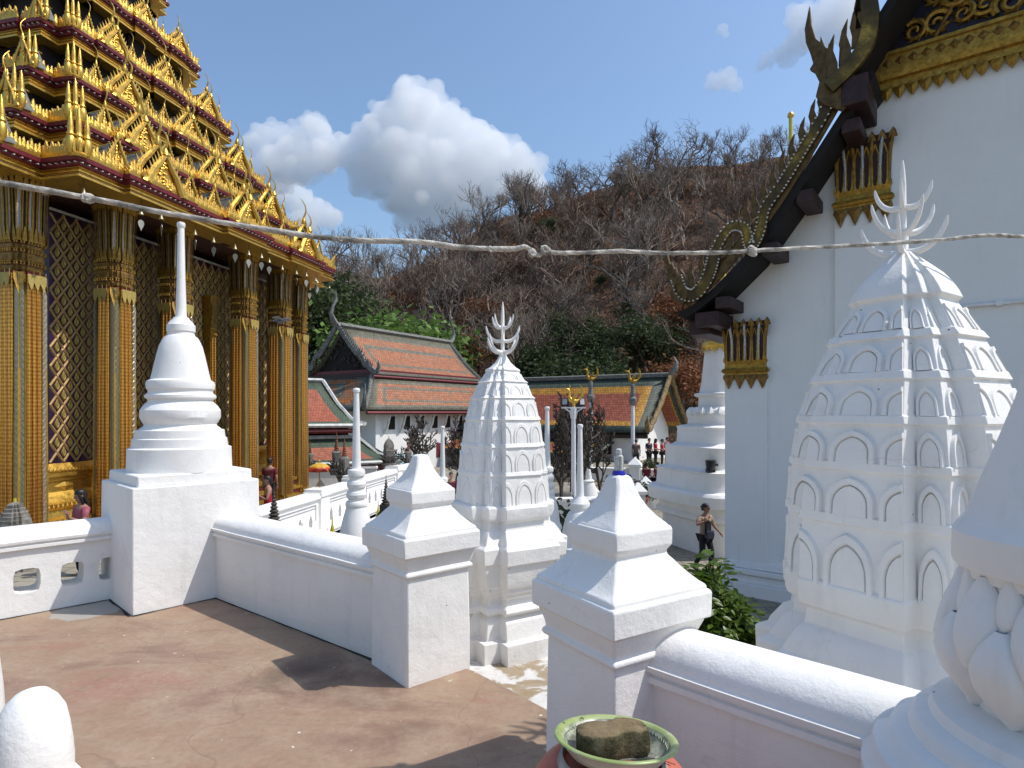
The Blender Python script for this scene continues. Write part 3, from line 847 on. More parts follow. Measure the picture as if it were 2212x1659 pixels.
# ornaments (shared meshes) in local frame: x along the edge, z up, -y outward
def leaf_mesh(w, h):
    mb = MB()
    o = [(-.42,0),(-.5,.2),(-.36,.42),(-.44,.5),(-.2,.68),(-.24,.76),(-.03,1.0),(.06,.9),(.2,.7),(.17,.62),(.42,.46),(.34,.38),(.5,.18),(.42,0)]
    n = len(o); c = (0,-.035,h*.35)
    vs = [(x*w, -.012, z*h) for x,z in o]+[(x*w, .02, z*h) for x,z in o]+[c]
    fs = [(i,(i+1)%n,2*n) for i in range(n)]+[(i,(i+1)%n,n+(i+1)%n,n+i) for i in range(n)]+[tuple(range(2*n-1,n-1,-1))]
    mb.add(vs, fs)
    return mb.mesh('crest_leaf', G, 20)
LEAF = [leaf_mesh(.14,.27), leaf_mesh(.16,.33)]
def curve_horn(mb, p, L, lean, r0, n=9, seg=5, side=(0,-1,0)):
    path = []; rad = []
    sdv = Vector(side)
    for i in range(n):
        t = i/(n-1)
        path.append(Vector(p)+Vector((0,0,L*t)) + sdv*(lean*(math.sin(t*math.pi*1.15)*.55 - .55*t*t)))
        rad.append(r0*(1-t)**.6+.004)
    mb.tube(path, rad, seg)
def gable_mesh(w, h, double=False, tymp=True):
    """small naga framed gable: ridged body arches over a carved field, horn on the apex"""
    mb = MB()
    def arch(w, h, y, r):
        L = []
        for i in range(15):
            t = -1+2*i/14
            x = t*w/2; z = h*(1-abs(t)**1.35)*.96 + .03*h*math.cos(t*9)
            L.append((x, y, z))
        mb.tube(L, [r*(.75+.4*abs(-1+2*i/14)) for i in range(15)], 7)
        # flame fins along the back of the body
        for i in range(1,14):
            if i == 7: continue
            x, yy, z = L[i]; s = -1 if i < 7 else 1
            f = r*1.5
            mb.add([(x-f*.5,yy-.01,z+r*.5),(x+f*.5,yy-.01,z+r*.5),(x+s*f*.9,yy,z+r*.6+f*1.5),(x,yy+.03,z+r*.4)], [(0,1,2),(1,3,2),(3,0,2)])
        for s in (-1,1):   # heads rearing up at the ends
            for q in range(3):
                curve_horn(mb, (s*(w/2+.02+.05*q*w), y-.02, -.02), h*(.34-.06*q), -.06, r*.55, 6, 5, (s,0,0))
        # lotus bud and horn
        mb.lathe([(r*.4,h*.93),(r*1.15,h*1.02),(r*.9,h*1.12),(r*.4,h*1.22),(r*.28,h*1.26)], 8, c=(0,y,0))
        curve_horn(mb, (0,y,h*1.22), h*.62, h*.16, r*.36, 9, 5, (0,-1,0))
    arch(w, h, -.06, w*.055)
    if double: arch(w*.72, h*.74, -.26, w*.055)
    k = .74 if double else 1.0
    y0 = -.22 if double else -.02
    if tymp:   # carved field: scroll lumps on a plate
        mb.add([(-w*k*.42,y0,0),(w*k*.42,y0,0),(0,y0,h*k*.92)], [(0,1,2)])
        for i in range(16):
            t = (i*.37)%1; x = (rng.random()-.5)*w*k*.6*(1-t); z = t*h*k*.75+.03
            mb.lathe([(.0,-.02),(w*.035,0),(w*.03,.03),(.002,.06)], 5, c=(x,y0-.015,z))
    # little roof running back
    rl = .75 if double else .35
    hh = h*.92
    mb.add([(-w*.47,-.02,0),(0,-.02,hh),(w*.47,-.02,0),(-w*.47,rl,.05),(0,rl,hh*.98),(w*.47,rl,.05)], [(0,1,4,3),(1,2,5,4)], 1)
    mb.tube([(0,-.05,hh),(0,rl+.1,hh*.93)], w*.03, 5)
    return mb.mesh('naga_gable', [G, M['grey_tile']], 50)
GAB_S = gable_mesh(.62,.70); GAB_D = gable_mesh(1.35,1.0,True)
def spikes_mesh():
    mb = MB()
    for (x, h) in ((-.12,.86),(0,1.0),(.12,.86)):
        mb.lathe([(.04,0),(.075,.08),(.09,.2),(.085,.3),(.06,.34),(.08,.37),(.06,.41),(.052,.44),(.06,.5),(.048,.7*h),(.028,.9*h),(.005,1.0*h)], 8, c=(x*1.15,0,0))
    for k in range(8):
        a = 2*math.pi*k/8
        mb.lathe([(.01,0),(.035,.08),(.03,.2),(.004,.32)], 5, c=(.14*math.cos(a),.06*math.sin(a)-.03,-.02))
    mb.lathe([(.15,-.05),(.17,.0),(.12,.05)], 10)
    return mb.mesh('triple_spike', G, 50)
SPK = spikes_mesh()
def corner_mesh():
    mb = MB()
    for q in range(4): curve_horn(mb, (.0-.11*q,-.02,-.02), .62-.12*q, -.16+.02*q, .05-.006*q, 9, 5, (1,0,0))
    for q in range(6): mb.lathe([(.0,-.01),(.035,.03),(.03,.09),(.003,.15)], 5, c=(.02-.09*q,-.03,.0))
    return mb.mesh('corner_flame', G, 50)
CRN = corner_mesh()
leaf_n = 0; extra = MB()
for ti, (a, e, zt) in enumerate(TIERS):
    pl = outline(a, e); D = a+e
    ch = .40
    mb = MB()
    mb.loft(polyloft(pl, [(-.75,zt-ch),(-.05,zt-ch),(-.02,zt-ch),(-.02,zt-ch+.045),(-.075,zt-ch+.05),(-.075,zt-ch+.10),(-.045,zt-ch+.105),(-.045,zt-ch+.125),(-.12,zt-ch+.14),(-.125,zt-.215),(-.09,zt-.20),(-.09,zt-.17)]), cap0=False, cap1=False)
    tier = mb.build('roof_tier', G, mond, 20, recalc=True)
    mb = MB(); mb.loft(polyloft(pl, [(-.10,zt-.19),(-.035,zt-.165),(-.03,zt-.11),(.03,zt-.095),(.04,zt-.015),(-.2,zt+.01)]), cap0=False, cap1=False)
    mb.build('red_fascia', M['red'], tier, 20)
    # white eave teeth below the fascia
    mb = MB(); pp = offs(pl, .0); n = len(pp)
    for i in list(range(0,14))+list(range(45,60)):
        (x0,y0),(x1,y1) = pp[i], pp[(i+1)%n]; L = math.hypot(x1-x0,y1-y0); c = max(1,int(L/.14)); rz = math.atan2(y1-y0,x1-x0)
        if L < .3: continue
        for k in range(c):
            t = (k+.5)/c; mb.box((x0+(x1-x0)*t, y0+(y1-y0)*t, zt-.135), (.03,.05,.016), rz=rz)
    tag(mb.build('eave_teeth', M['white_bead'], tier, 0), kind='stuff')
    if ti < 5:
        a2, e2, z2 = TIERS[ti+1]
        zr = zt+.30
        inner = outline(a2-.28, e2)
        mb = MB(); mb.loft([[(x,y,zt-.01) for x,y in offs(pl,-.14)], [(x,y,zt+.12) for x,y in outline(a-(a-a2)*.45,e*.8)], [(x,y,zr+.08) for x,y in inner]], cap0=False, cap1=False)
        mb.build('tile_skirt', M['grey_tile'], tier, 20)
        mb = MB(); mb.loft([[(x,y,zr+.0) for x,y in offs(inner,-.05)], [(x,y,z2-.36) for x,y in offs(inner,-.05)]], cap0=False, cap1=False)
        mb.build('dark_neck', M['black'], tier, 0)
        mb = MB(); mb.loft(polyloft(inner, [(.05,zr+.04),(.07,zr+.06),(.05,zr+.11),(-.04,zr+.12)]), cap0=False, cap1=False)
        mb.build('gilt_moulding', G, tier, 20)
        for (poly_, zc, scl) in ((inner, zr+.10, .62), (outline(a-(a-a2)*.32, e*.85), zt+.04, .95)):
            pi_ = offs(poly_, .06)
            for i in list(range(0,14))+list(range(56,60)):
                (x0,y0),(x1,y1) = pi_[i], pi_[(i+1)%60]; L = math.hypot(x1-x0,y1-y0)
                for k in range(int(L/(.13*scl+.02))):
                    t = (k+.5)/max(1,int(L/(.13*scl+.02))); me = LEAF[k%2]
                    extra.add([v.co for v in me.vertices], [tuple(p.vertices) for p in me.polygons], 0, Matrix.Translation((x0+(x1-x0)*t, y0+(y1-y0)*t, zc)) @ Matrix.Rotation(math.atan2(y1-y0,x1-x0),4,'Z') @ Matrix.Scale(scl*rng.uniform(.8,1.15),4))
    # crest leaves along the visible edges
    pe = offs(pl, -.03)
    for i in list(range(0,14))+list(range(56,60))+([50,51,52,53,54,55] if ti < 4 else []):
        (x0,y0),(x1,y1) = pe[i], pe[(i+1)%n]; L = math.hypot(x1-x0,y1-y0)
        if L < .28: continue
        rz = math.atan2(y1-y0, x1-x0); sp = .135 if ti < 2 else .15
        c = max(1, int(L/sp))
        for k in range(2*c):
            t = (k+.5)/(2*c)
            me = LEAF[k%2]
            sc = rng.uniform(.85,1.12)
            if leaf_n < 296:
                o = link('crest_leaf', me, tier, (x0+(x1-x0)*t, y0+(y1-y0)*t, zt-.01), (0,0,rz), sc); leaf_n += 1
            else:
                Mx = Matrix.Translation((x0+(x1-x0)*t, y0+(y1-y0)*t, zt-.01)) @ Matrix.Rotation(rz,4,'Z') @ Matrix.Scale(sc,4)
                extra.add([v.co for v in me.vertices], [tuple(p.vertices) for p in me.polygons], 0, Mx)
    s = max(.62, (a/4.8)**.55); b = a*.60
    for (x, kind) in ((-b,'D'),(0,'D'),(b,'D'),(-b-.19*a-.08,'S'),(-b+.19*a+.12,'S'),(-.19*a-.12,'S'),(.19*a+.12,'S'),(b-.19*a-.12,'S'),(b+.19*a+.06,'S')):
        y = -D + (.05 if kind == 'S' else .0)
        link('naga_gable', GAB_D if kind == 'D' else GAB_S, tier, (x, y+.08, zt), None, s)
        if x in (-b, 0) and ti < 4:   # the gables of the short end, seen edge on
            link('naga_gable', GAB_D if kind == 'D' else GAB_S, tier, (-D+.0, -x if x else 0, zt), (0,0,R(-90)), s)
    for x in (-b*1.0,):
        link('naga_gable', GAB_S, tier, (-D+.05, -a*.95, zt), (0,0,R(-90)), s)
    for (x, y, rz) in ((-a+.06,-D+.06,R(-25)),(-D+.06,-a+.06,R(-65))):
        link('triple_spike', SPK, tier, (x, y, zt+.0), (0,0,rz), .98*max(.8,s))
    link('corner_flame', CRN, tier, (a-.02,-D+.05,zt), (0,0,0), 1.0*s)
    link('corner_flame', CRN, tier, (D-.02,-a+.05,zt), (0,0,0), .8*s)
if extra.v: tag(link('crest_leaves', extra.mesh('crest_leaves', G, 20), mond), kind='stuff')
# spire above the frame
mb = MB(); mb.lathe([(1.5,14.6),(1.2,15.6),(.9,16.4),(.7,17.2),(.5,18.4),(.3,20),(.12,22.5),(.02,25)], 16); mb.build('spire', G, mond, 40)
# ceiling under the eaves
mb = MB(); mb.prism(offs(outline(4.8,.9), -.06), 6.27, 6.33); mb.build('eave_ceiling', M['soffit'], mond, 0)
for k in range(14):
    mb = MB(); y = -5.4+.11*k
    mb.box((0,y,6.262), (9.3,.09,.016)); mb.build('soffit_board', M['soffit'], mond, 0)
# cella with lattice of gilded buds
CW = 3.95
mb = MB(); mb.box((0,0,2.3), (2*CW,2*CW,7.4)); cella = mb.build('cella_wall', M['backing'], mond, 0)
mb = MB(); mb.box((-.0,-CW-.012,6.03), (7.9,.03,.05)); mb.build('wall_fillet', M['white_bead'], cella, 0)
lat = MB(); sx, sz = .15, .205
def strip(p, q, w=.03, th=.02):
    p = Vector(p); q = Vector(q); d = (q-p).normalized(); nrm = Vector((d.z,0,-d.x))
    a, b, c_, e_ = p+nrm*w, p-nrm*w, q-nrm*w, q+nrm*w
    y = -CW-.002
    lat.add([(v.x,y,v.z) for v in (a,b,c_,e_)]+[(p.x,y-th,p.z),(q.x,y-th,q.z)], [(0,4,5,3),(4,1,2,5)])
X0, X1, Z0, Z1 = -CW+.02, CW-.02, .62, 5.98
def clipseg(x0, z0, sl):
    # line x = x0 + sl*(z-z0)/1 inside the wall rectangle
    za, zb = Z0, Z1
    xs = lambda z: x0 + sl*(z-Z0)
    lo, hi = Z0, Z1
    if sl > 0: lo = max(lo, Z0+(X0-x0)/sl); hi = min(hi, Z0+(X1-x0)/sl)
    else: lo = max(lo, Z0+(X1-x0)/sl); hi = min(hi, Z0+(X0-x0)/sl)
    return None if hi-lo < .05 else ((xs(lo),0,lo),(xs(hi),0,hi))
sl = sx/sz
for k in range(-40,100):
    for s in (1,-1):
        g_ = clipseg(X0 + 2*k*sx, Z0, sl*s)
        if g_: strip(*g_)
tag(lat.build('lattice', M['lattice_gold'], cella, 0, recalc=False), kind='stuff')
bud = MB()
o = [(0,-.115),(.035,-.075),(.062,-.02),(.055,.03),(.028,.08),(.008,.13),(0,.14)]
o = o + [(-x,z) for x,z in o[::-1][1:-1]]
nb = len(o)
bud.add([(x,0,z) for x,z in o]+[(x*.7,-.03,z*.75) for x,z in o]+[(x*.25,-.02,z*.3) for x,z in o]+[(0,-.045,0)], [(i,(i+1)%nb,nb+(i+1)%nb,nb+i) for i in range(nb)]+[(nb+i,nb+(i+1)%nb,2*nb+(i+1)%nb,2*nb+i) for i in range(nb)]+[(2*nb+i,2*nb+(i+1)%nb,3*nb) for i in range(nb)])
BUD = bud.mesh('bud_ornament', M['bud_gold'], 30)
nbud = 0; xb = MB()
cells = []
j = 1
z = Z0 + sz
while z < Z1-.1:
    x = X0 + (0 if j % 2 else sx)
    while x < X1:
        if x > X0+.08: cells.append((x, z))
        x += 2*sx
    z += sz; j += 1
# between the columns the wall shows; those cells come first
cells.sort(key=lambda c: (0 if (-4 < c[0] < 1.2) else 1, c[0]))
for (x, z) in cells:
    if nbud < 296: link('bud_ornament', BUD, cella, (x,-CW-.004,z), None, .92); nbud += 1
    else: xb.add([v.co for v in BUD.vertices], [tuple(p.vertices) for p in BUD.polygons], 0, Matrix.Translation((x,-CW-.004,z)) @ Matrix.Scale(.92,4))
if xb.v: tag(link('bud_ornaments', xb.mesh('bud_ornaments', M['bud_gold'], 30), cella), kind='stuff')
# lotus moulded gilt base of the cella
base = MB()
q = lambda d: [(-CW-d,-CW-d),(CW+d,-CW-d),(CW+d,CW+d),(-CW-d,CW+d)]
prof = [(.62,-1.32),(.62,-1.1),(.55,-1.08),(.55,-.95),(.60,-.93),(.60,-.84),(.46,-.80),(.44,-.66),(.48,-.64),(.48,-.54),(.36,-.50),(.33,-.36),(.36,-.34),(.38,-.22),(.30,-.2),(.18,-.08),(.12,.0),(.12,.22),(.16,.24),(.16,.3),(.21,.33),(.21,.45),(.16,.47),(.05,.60)]
base.loft([[(x,y,z) for x,y in q(d)] for d,z in prof], cap0=False, cap1=False)
cbase = base.build('gilt_base', G, mond, 20)
tb = MB()
for (d,z,h,stp) in ((.49,-.59,.1,.12),(.61,-.885,.09,.14),(.385,-.28,.10,.10),(.215,.46,.09,.085)):
    k = int(2*(CW+d)/stp)
    for i in range(k):
        x = -CW-d+(i+.5)*stp
        if -4.6 < x < 4.6: tb.add([(x-stp*.45,-CW-d-.004,z-h/2),(x+stp*.45,-CW-d-.004,z-h/2),(x+stp*.2,-CW-d-.035,z),(x,-CW-d-.004,z+h*.75),(x-stp*.2,-CW-d-.035,z)], [(0,1,2,4),(4,2,3),(0,4,3),(1,3,2)])
tag(tb.build('gilt_petal_row', M['gold'], cbase, 20), kind='stuff')
for d, z in ((.47,-.72),(.57,-1.0)):
    rb = MB(); rb.loft([[(x,y,zz) for x,y in q(d+.004)] for zz in (z-.045,z+.045)], cap0=False, cap1=False); rb.build('red_band', M['red'], cbase, 0)
for k in range(13):
    x = -3.7+k*.6
    dm = MB(); dm.add([(x-.24,-CW-.125,.11),(x,-CW-.125,.0),(x+.24,-CW-.125,.11),(x,-CW-.125,.22),(x,-CW-.16,.11)], [(0,1,4),(1,2,4),(2,3,4),(3,0,4)]); dm.build('gilt_diamond', G, cbase, 0)

# columns
def colplan(w):
    q = [(1,.46),(.86,.46),(.86,.66),(.72,.66),(.72,.72),(.66,.72),(.66,.86),(.46,.86),(.46,1)]
    pts = []
    for k in range(4):
        a = math.pi/2*k
        for (x, y) in q: pts.append((w*(x*math.cos(a)-y*math.sin(a)), w*(x*math.sin(a)+y*math.cos(a))))
    return pts
CWID, ZB, ZT = .43, -1.3, 6.28
CSC = .80
Z_N = 4.42            # shaft top
col = empty('column', (0,0,0)); col.parent = mond
def tap(z): return 1.0 - .10*max(0,(z-ZB))/(Z_N-ZB)
mb = MB(); mb.loft([[(x,y,z) for x,y in colplan(CWID*.93*tap(z))] for z in (ZB,1.5,Z_N)])
mb.build('shaft', M['gold_old'], col, 0)
for f in range(4):
    Rm = Matrix.Rotation(math.pi/2*f,4,'Z')
    for i, x in enumerate((-.135,0,.135)):     # three scaled ribs on each face
        rings = []
        for z in (ZB+.35,1.5,Z_N-.02):
            t = tap(z); rings.append([(x*t+.066*t*math.cos(math.pi*k/5), -CWID*.93*t-.05*math.sin(math.pi*k/5), z) for k in range(6)])
        m_ = MB(); m_.loft(rings, closed=False, cap0=False, cap1=False, M=Rm); m_.build('scaled_rib', M['scale'], col, 60)
    for s in (-1,1):
        x = s*.285; yy = -CWID*.86
        m_ = MB(); P = []
        for z in (ZB+.35,Z_N-.02):
            t = tap(z); P += [(-.062*t, 0, z), (.062*t, 0, z)]
        m_.add(P, [(0,1,3,2)])
        o_ = m_.build('mosaic_strip', M['dia_silver'] if s > 0 else M['dia_green'], col, 0, recalc=False)
        o_.matrix_local = Rm @ Matrix.Translation((x,yy+.012,0)) @ Matrix.Rotation(0,4,'Z')
        m_ = MB()
        for xx in (s*.215, s*.355):
            m_.tube([(xx,-CWID*.85,ZB+.35),(xx*tap(Z_N),-CWID*.85*tap(Z_N)-.0,Z_N-.02)], .02, 5, M=Rm)
        m_.build('beaded_edge', M['gold'], col, 60)
    m_ = MB()   # corner rib
    rings = []
    for z in (ZB+.35,1.5,Z_N-.02):
        t = tap(z); c_ = CWID*.70*t; rings.append([(c_+.06*t*math.cos(a), -c_+.06*t*math.sin(a), z) for a in [R(-150)+R(210)*k/6 for k in range(7)]])
    m_.loft(rings, closed=False, cap0=False, cap1=False, M=Rm); m_.build('scaled_rib', M['scale'], col, 60)
def cplan8(w): return colplan(w)
mb = MB(); mb.loft([[(x,y,z) for x,y in colplan(w)] for w,z in ((.50,ZB),(.50,ZB+.10),(.46,ZB+.14),(.48,ZB+.24),(.45,ZB+.30),(.43,ZB+.36))]); mb.build('foot_moulding', M['gold_old'], col, 20)
mb = MB(); mb.loft([[(x,y,z) for x,y in colplan(w)] for w,z in ((.39,Z_N-.02),(.40,Z_N+.02),(.36,Z_N+.03),(.36,Z_N+.62),(.37,Z_N+.66))]); mb.build('neck', M['red'], col, 0)
for (z, h, w) in ((Z_N+.05,.10,.392),(Z_N+.23,.17,.41),(Z_N+.47,.10,.398)):
    mb = MB(); mb.loft([[(x,y,zz) for x,y in colplan(ww)] for ww,zz in ((w*.95,z-h*.1),(w,z+h*.2),(w,z+h*.8),(w*.95,z+h))]); mb.build('neck_band', M['gold_dark'], col, 20)
tg = MB()
for f in range(4):
    Rm = Matrix.Rotation(math.pi/2*f,4,'Z')
    for (z, s) in ((Z_N+.15,1),(Z_N+.23,-1),(Z_N+.40,1),(Z_N+.47,-1),(Z_N+.57,1)):
        for k in range(9):
            x = -.30+.075*k; y = -.41 if abs(x) < .2 else -.355
            tg.add([(x-.033,y,z),(x+.033,y,z),(x,y-.015,z+s*.075),(x,y-.03,z+s*.02)], [(0,1,3),(1,2,3),(2,0,3)], M=Rm)
tag(tg.build('gilt_teeth', M['gold_old'], col, 20), kind='stuff')
cp_ = MB(); pa, pb_, pc = Z_N+.62, Z_N+1.4, ZT
cp_.loft([[(x,y,z) for x,y in colplan(w)] for w,z in ((.36,Z_N+.6),(.36,Z_N+.9),(.38,Z_N+1.4),(.40,ZT-.16),(.43,ZT))]); cap = cp_.build('capital', M['gold_dark'], col, 0)
def long_petal(w, mid, edge):
    mb = MB(); H = ZT-(Z_N+.62)
    def row(t): 
        off = .0+.06*t**3
        return off
    for i in range(6):
        t0, t1 = i/6, (i+1)/6
        for (x0,x1,mi,yy) in ((-w,-w*.55,0,-.02),(-w*.55,w*.55,1,0),(w*.55,w,0,-.02)):
            mb.add([(x0,-row(t0)+yy,t0*H),(x1,-row(t0)+yy,t0*H),(x1,-row(t1)+yy,t1*H),(x0,-row(t1)+yy,t1*H)], [(0,1,2,3)], mi)
    # curling leaf tip
    y = -row(1.0)
    mb.add([(-w*1.1,y-.02,H*.9),(w*1.1,y-.02,H*.9),(w*.7,y-.05,H*.98),(0,y-.10,H*1.05),(-w*.7,y-.05,H*.98),(0,y-.035,H*.82)], [(0,1,2,4),(4,2,3),(0,5,1)], 0)
    # short sheath leaf at the foot
    mb.add([(-w*1.05,-.035,0),(w*1.05,-.035,0),(w*.7,-.05,.16),(0,-.045,.30),(-w*.7,-.05,.16)], [(0,1,2,4),(4,2,3)], 0)
    return mb.mesh('capital_petal', [edge, mid], 20)
LP = [long_petal(.052, M['mirror'], M['gold_old']), long_petal(.052, M['black'], M['gold_old'])]
for f in range(4):
    for k in range(7):
        x = -.33+.11*k
        y = -.385 if abs(x) < .18 else (-.335 if abs(x) < .28 else -.30)
        o_ = link('capital_petal', LP[k%2], col); o_.matrix_local = Matrix.Rotation(math.pi/2*f,4,'Z') @ Matrix.Translation((x, y, Z_N+.62)) @ Matrix.Rotation(R(12)*(x/.33),4,'Z')
for f in range(4):
    Rm = Matrix.Rotation(math.pi/2*f,4,'Z')
    tp = MB()
    for k in range(3):
        x = -.15+.15*k
        tp.add([(x-.075,-.475,Z_N-.02),(x+.075,-.475,Z_N-.02),(x+.075,-.48,Z_N-.18),(x,-.49,Z_N-.34),(x-.075,-.48,Z_N-.18)], [(0,1,2,3,4)], M=Rm)
        tp.tube([(x+.07,-.47,Z_N+.05),(x+.07,-.47,Z_N-.1)], .009, 4, M=Rm)
    tp.build('pendant_leaves', M['bud_gold'], col, 0)
    for s in (-1,1):
        bl = MB(); bl.add([(s*.34,-.33,Z_N+.0),(s*.25,-.40,Z_N+.02),(s*.27,-.42,Z_N-.12),(s*.37,-.36,Z_N-.45),(s*.35,-.30,Z_N-.15)], [(0,1,2,3,4)], M=Rm); bl.build('bracket_leaf', M['gold_old'], col, 0, recalc=False)
CD = 4.7
spots = [(-3.05,-CD,1),(-1.3,-CD,1),(1.3,-CD,1),(3.05,-CD,1),(4.7,-4.24,.96),(-4.7,-4.2,1),(-4.7,-1.3,1),(-4.7,1.3,1)]
for i, (x, y, s) in enumerate(spots):
    if i == 0: col.location = (x,y,0); col.scale = (CSC,CSC,1)
    else: dup(col, (x,y,0), parent=mond)
# engaged slim columns on the wall
def pilaster(x):
    mb = MB()
    mb.loft([[(px_*w,py_*w,z) for px_,py_ in ((-1,-1),(1,-1),(1,1),(-1,1))] for w,z in ((.16,.5),(.16,.62),(.11,.7),(.105,3.85),(.14,3.9),(.12,3.95),(.14,4.05),(.12,4.12),(.13,4.7),(.19,5.0))])
    o = mb.build('slim_pilaster', M['gold_old'], mond, 20); o.location = (x,-CW-.16,0)
    m2 = MB()
    for xx in (-.05,.05): m2.tube([(xx,-.12,.75),(xx,-.12,3.8)], .035, 6)
    m2.build('scaled_rib', M['scale'], o, 60)
    m3 = MB()
    for k in range(4): m3.add([(-.11+.055*k,-.13,4.1),(-.055+.055*k,-.13,4.1),(-.05+.055*k,-.17,4.85),(-.08+.055*k,-.2,5.1),(-.11+.055*k,-.17,4.85)], [(0,1,2,3,4)])
    m3.build('petals', M['gold_dark'], o, 0)
for x in (-2.35,-.55,.62,2.3): pilaster(x)

# little bells with leaf clappers along the eave
mb = MB(); mb.lathe([(.004,.10),(.018,.095),(.026,.07),(.036,.03),(.055,.0),(.057,-.008),(.045,-.006)], 10); mb.lathe([(.014,.10),(.02,.112),(.012,.125),(.004,.13)], 8)
BELLM = mb.mesh('bell_body', M['white_bead'], 50)
BELLM.materials[0] = flat('pale_brass', (.36,.31,.18), .4, .4, .2)
mb = MB(); mb.tube([(0,0,.12),(0,0,.3)], .006, 4); mb.tube([(0,0,0),(0,0,-.12)], .004, 4)
HOOK = mb.mesh('hook', M['dark_metal'], 0)
lo = [(0,0),(.045,-.03),(.062,-.08),(.05,-.13),(.02,-.19),(0,-.25)]
lo = lo + [(-x,z) for x,z in lo[::-1][1:-1]]
mb = MB(); mb.plate([(x,z-.11) for x,z in lo], .006); LEAFM = mb.mesh('leaf_clapper', flat('dull_tin', (.38,.36,.30), .4, .3), 0)
def bell(x, y, z, rz, lf):
    w = mond.matrix_world if False else None
    p = MC + mm*x + (-mn)*0
    c_, s_ = mm.x, mm.y
    P = Vector((MC.x + x*c_ - y*s_, MC.y + x*s_ + y*c_, z))
    r = empty('wind_bell', tuple(P), rz, 'little brass wind bell with a leaf clapper hung under the gilded eave', 'bell', 'wind bells along the gilded eave')
    if not lf: r['label'] = 'little brass wind bell without leaf clapper under the near end of the gilded eave'; r['group'] = 'bare wind bells under the near eave'
    link('bell_body', BELLM, r); link('hook', HOOK, r)
    if lf: link('leaf_clapper', LEAFM, r)
pe = offs(outline(4.8,.9), -.10); n = len(pe)
cnt = 0
for i in [57,58,59]+list(range(0,15)):
    (x0,y0),(x1,y1) = pe[i%n], pe[(i+1)%n]; L = math.hypot(x1-x0,y1-y0)
    if L < .3: 
        continue
    c_ = max(1, int(L/.52))
    for k in range(c_):
        t = (k+.5)/c_ if c_ > 1 else .1
        bell(x0+(x1-x0)*t, y0+(y1-y0)*t, 5.98+rng.uniform(-.05,.04), rng.uniform(-.9,.9), not (i in (57,58,59,0)))
        cnt += 1
# ---------------------------------------------------------------- white gable hall (wihan) at the right
WY = R(37.5)
g = Vector((math.cos(WY), -math.sin(WY), 0))      # along the gable wall, to the right
nin = Vector((math.sin(WY), math.cos(WY), 0))     # into the building
W0 = Vector((4.71, 13.0, 0))
wih = empty('white_hall', tuple(W0), -WY, 'big white hall with a dark gilded gable roof at the right', 'temple')
# local frame: x right along the gable wall, y into the building, z up
WW = M['wihan_wall']; HWD = 5.6
def rake(t): return 3.95 + 1.16*t + .017*t*t
mb = MB()
poly = [(0,GZ),(2*HWD,GZ),(2*HWD,3.95),(HWD,rake(HWD)),(0,3.95)]
mb.loft([[(x,y,z) for x,z in poly] for y in (0,1.35)])  # hall kept shallow so direct sun reaches the woman beyond its corner
mb.build('wall', WW, wih, 0)
mb = MB()
for (x0,x1,z1) in ((-.07,.80,3.3),(2.05,3.02,6.7)): mb.box(((x0+x1)/2,-.03,(GZ+z1)/2),(x1-x0,.08,z1-GZ))
mb.build('pilasters', WW, wih, 0, .01)
mb = MB()
for (z,h,d) in ((GZ+.12,.3,.22),(GZ+.35,.16,.14),(GZ+.5,.1,.2),(GZ+.62,.12,.1)): mb.box((HWD-.0,-d/2+.02,z),(2*HWD+2*d,d+.04,h))
mb.build('base_moulding', WW, wih, 20, .01)
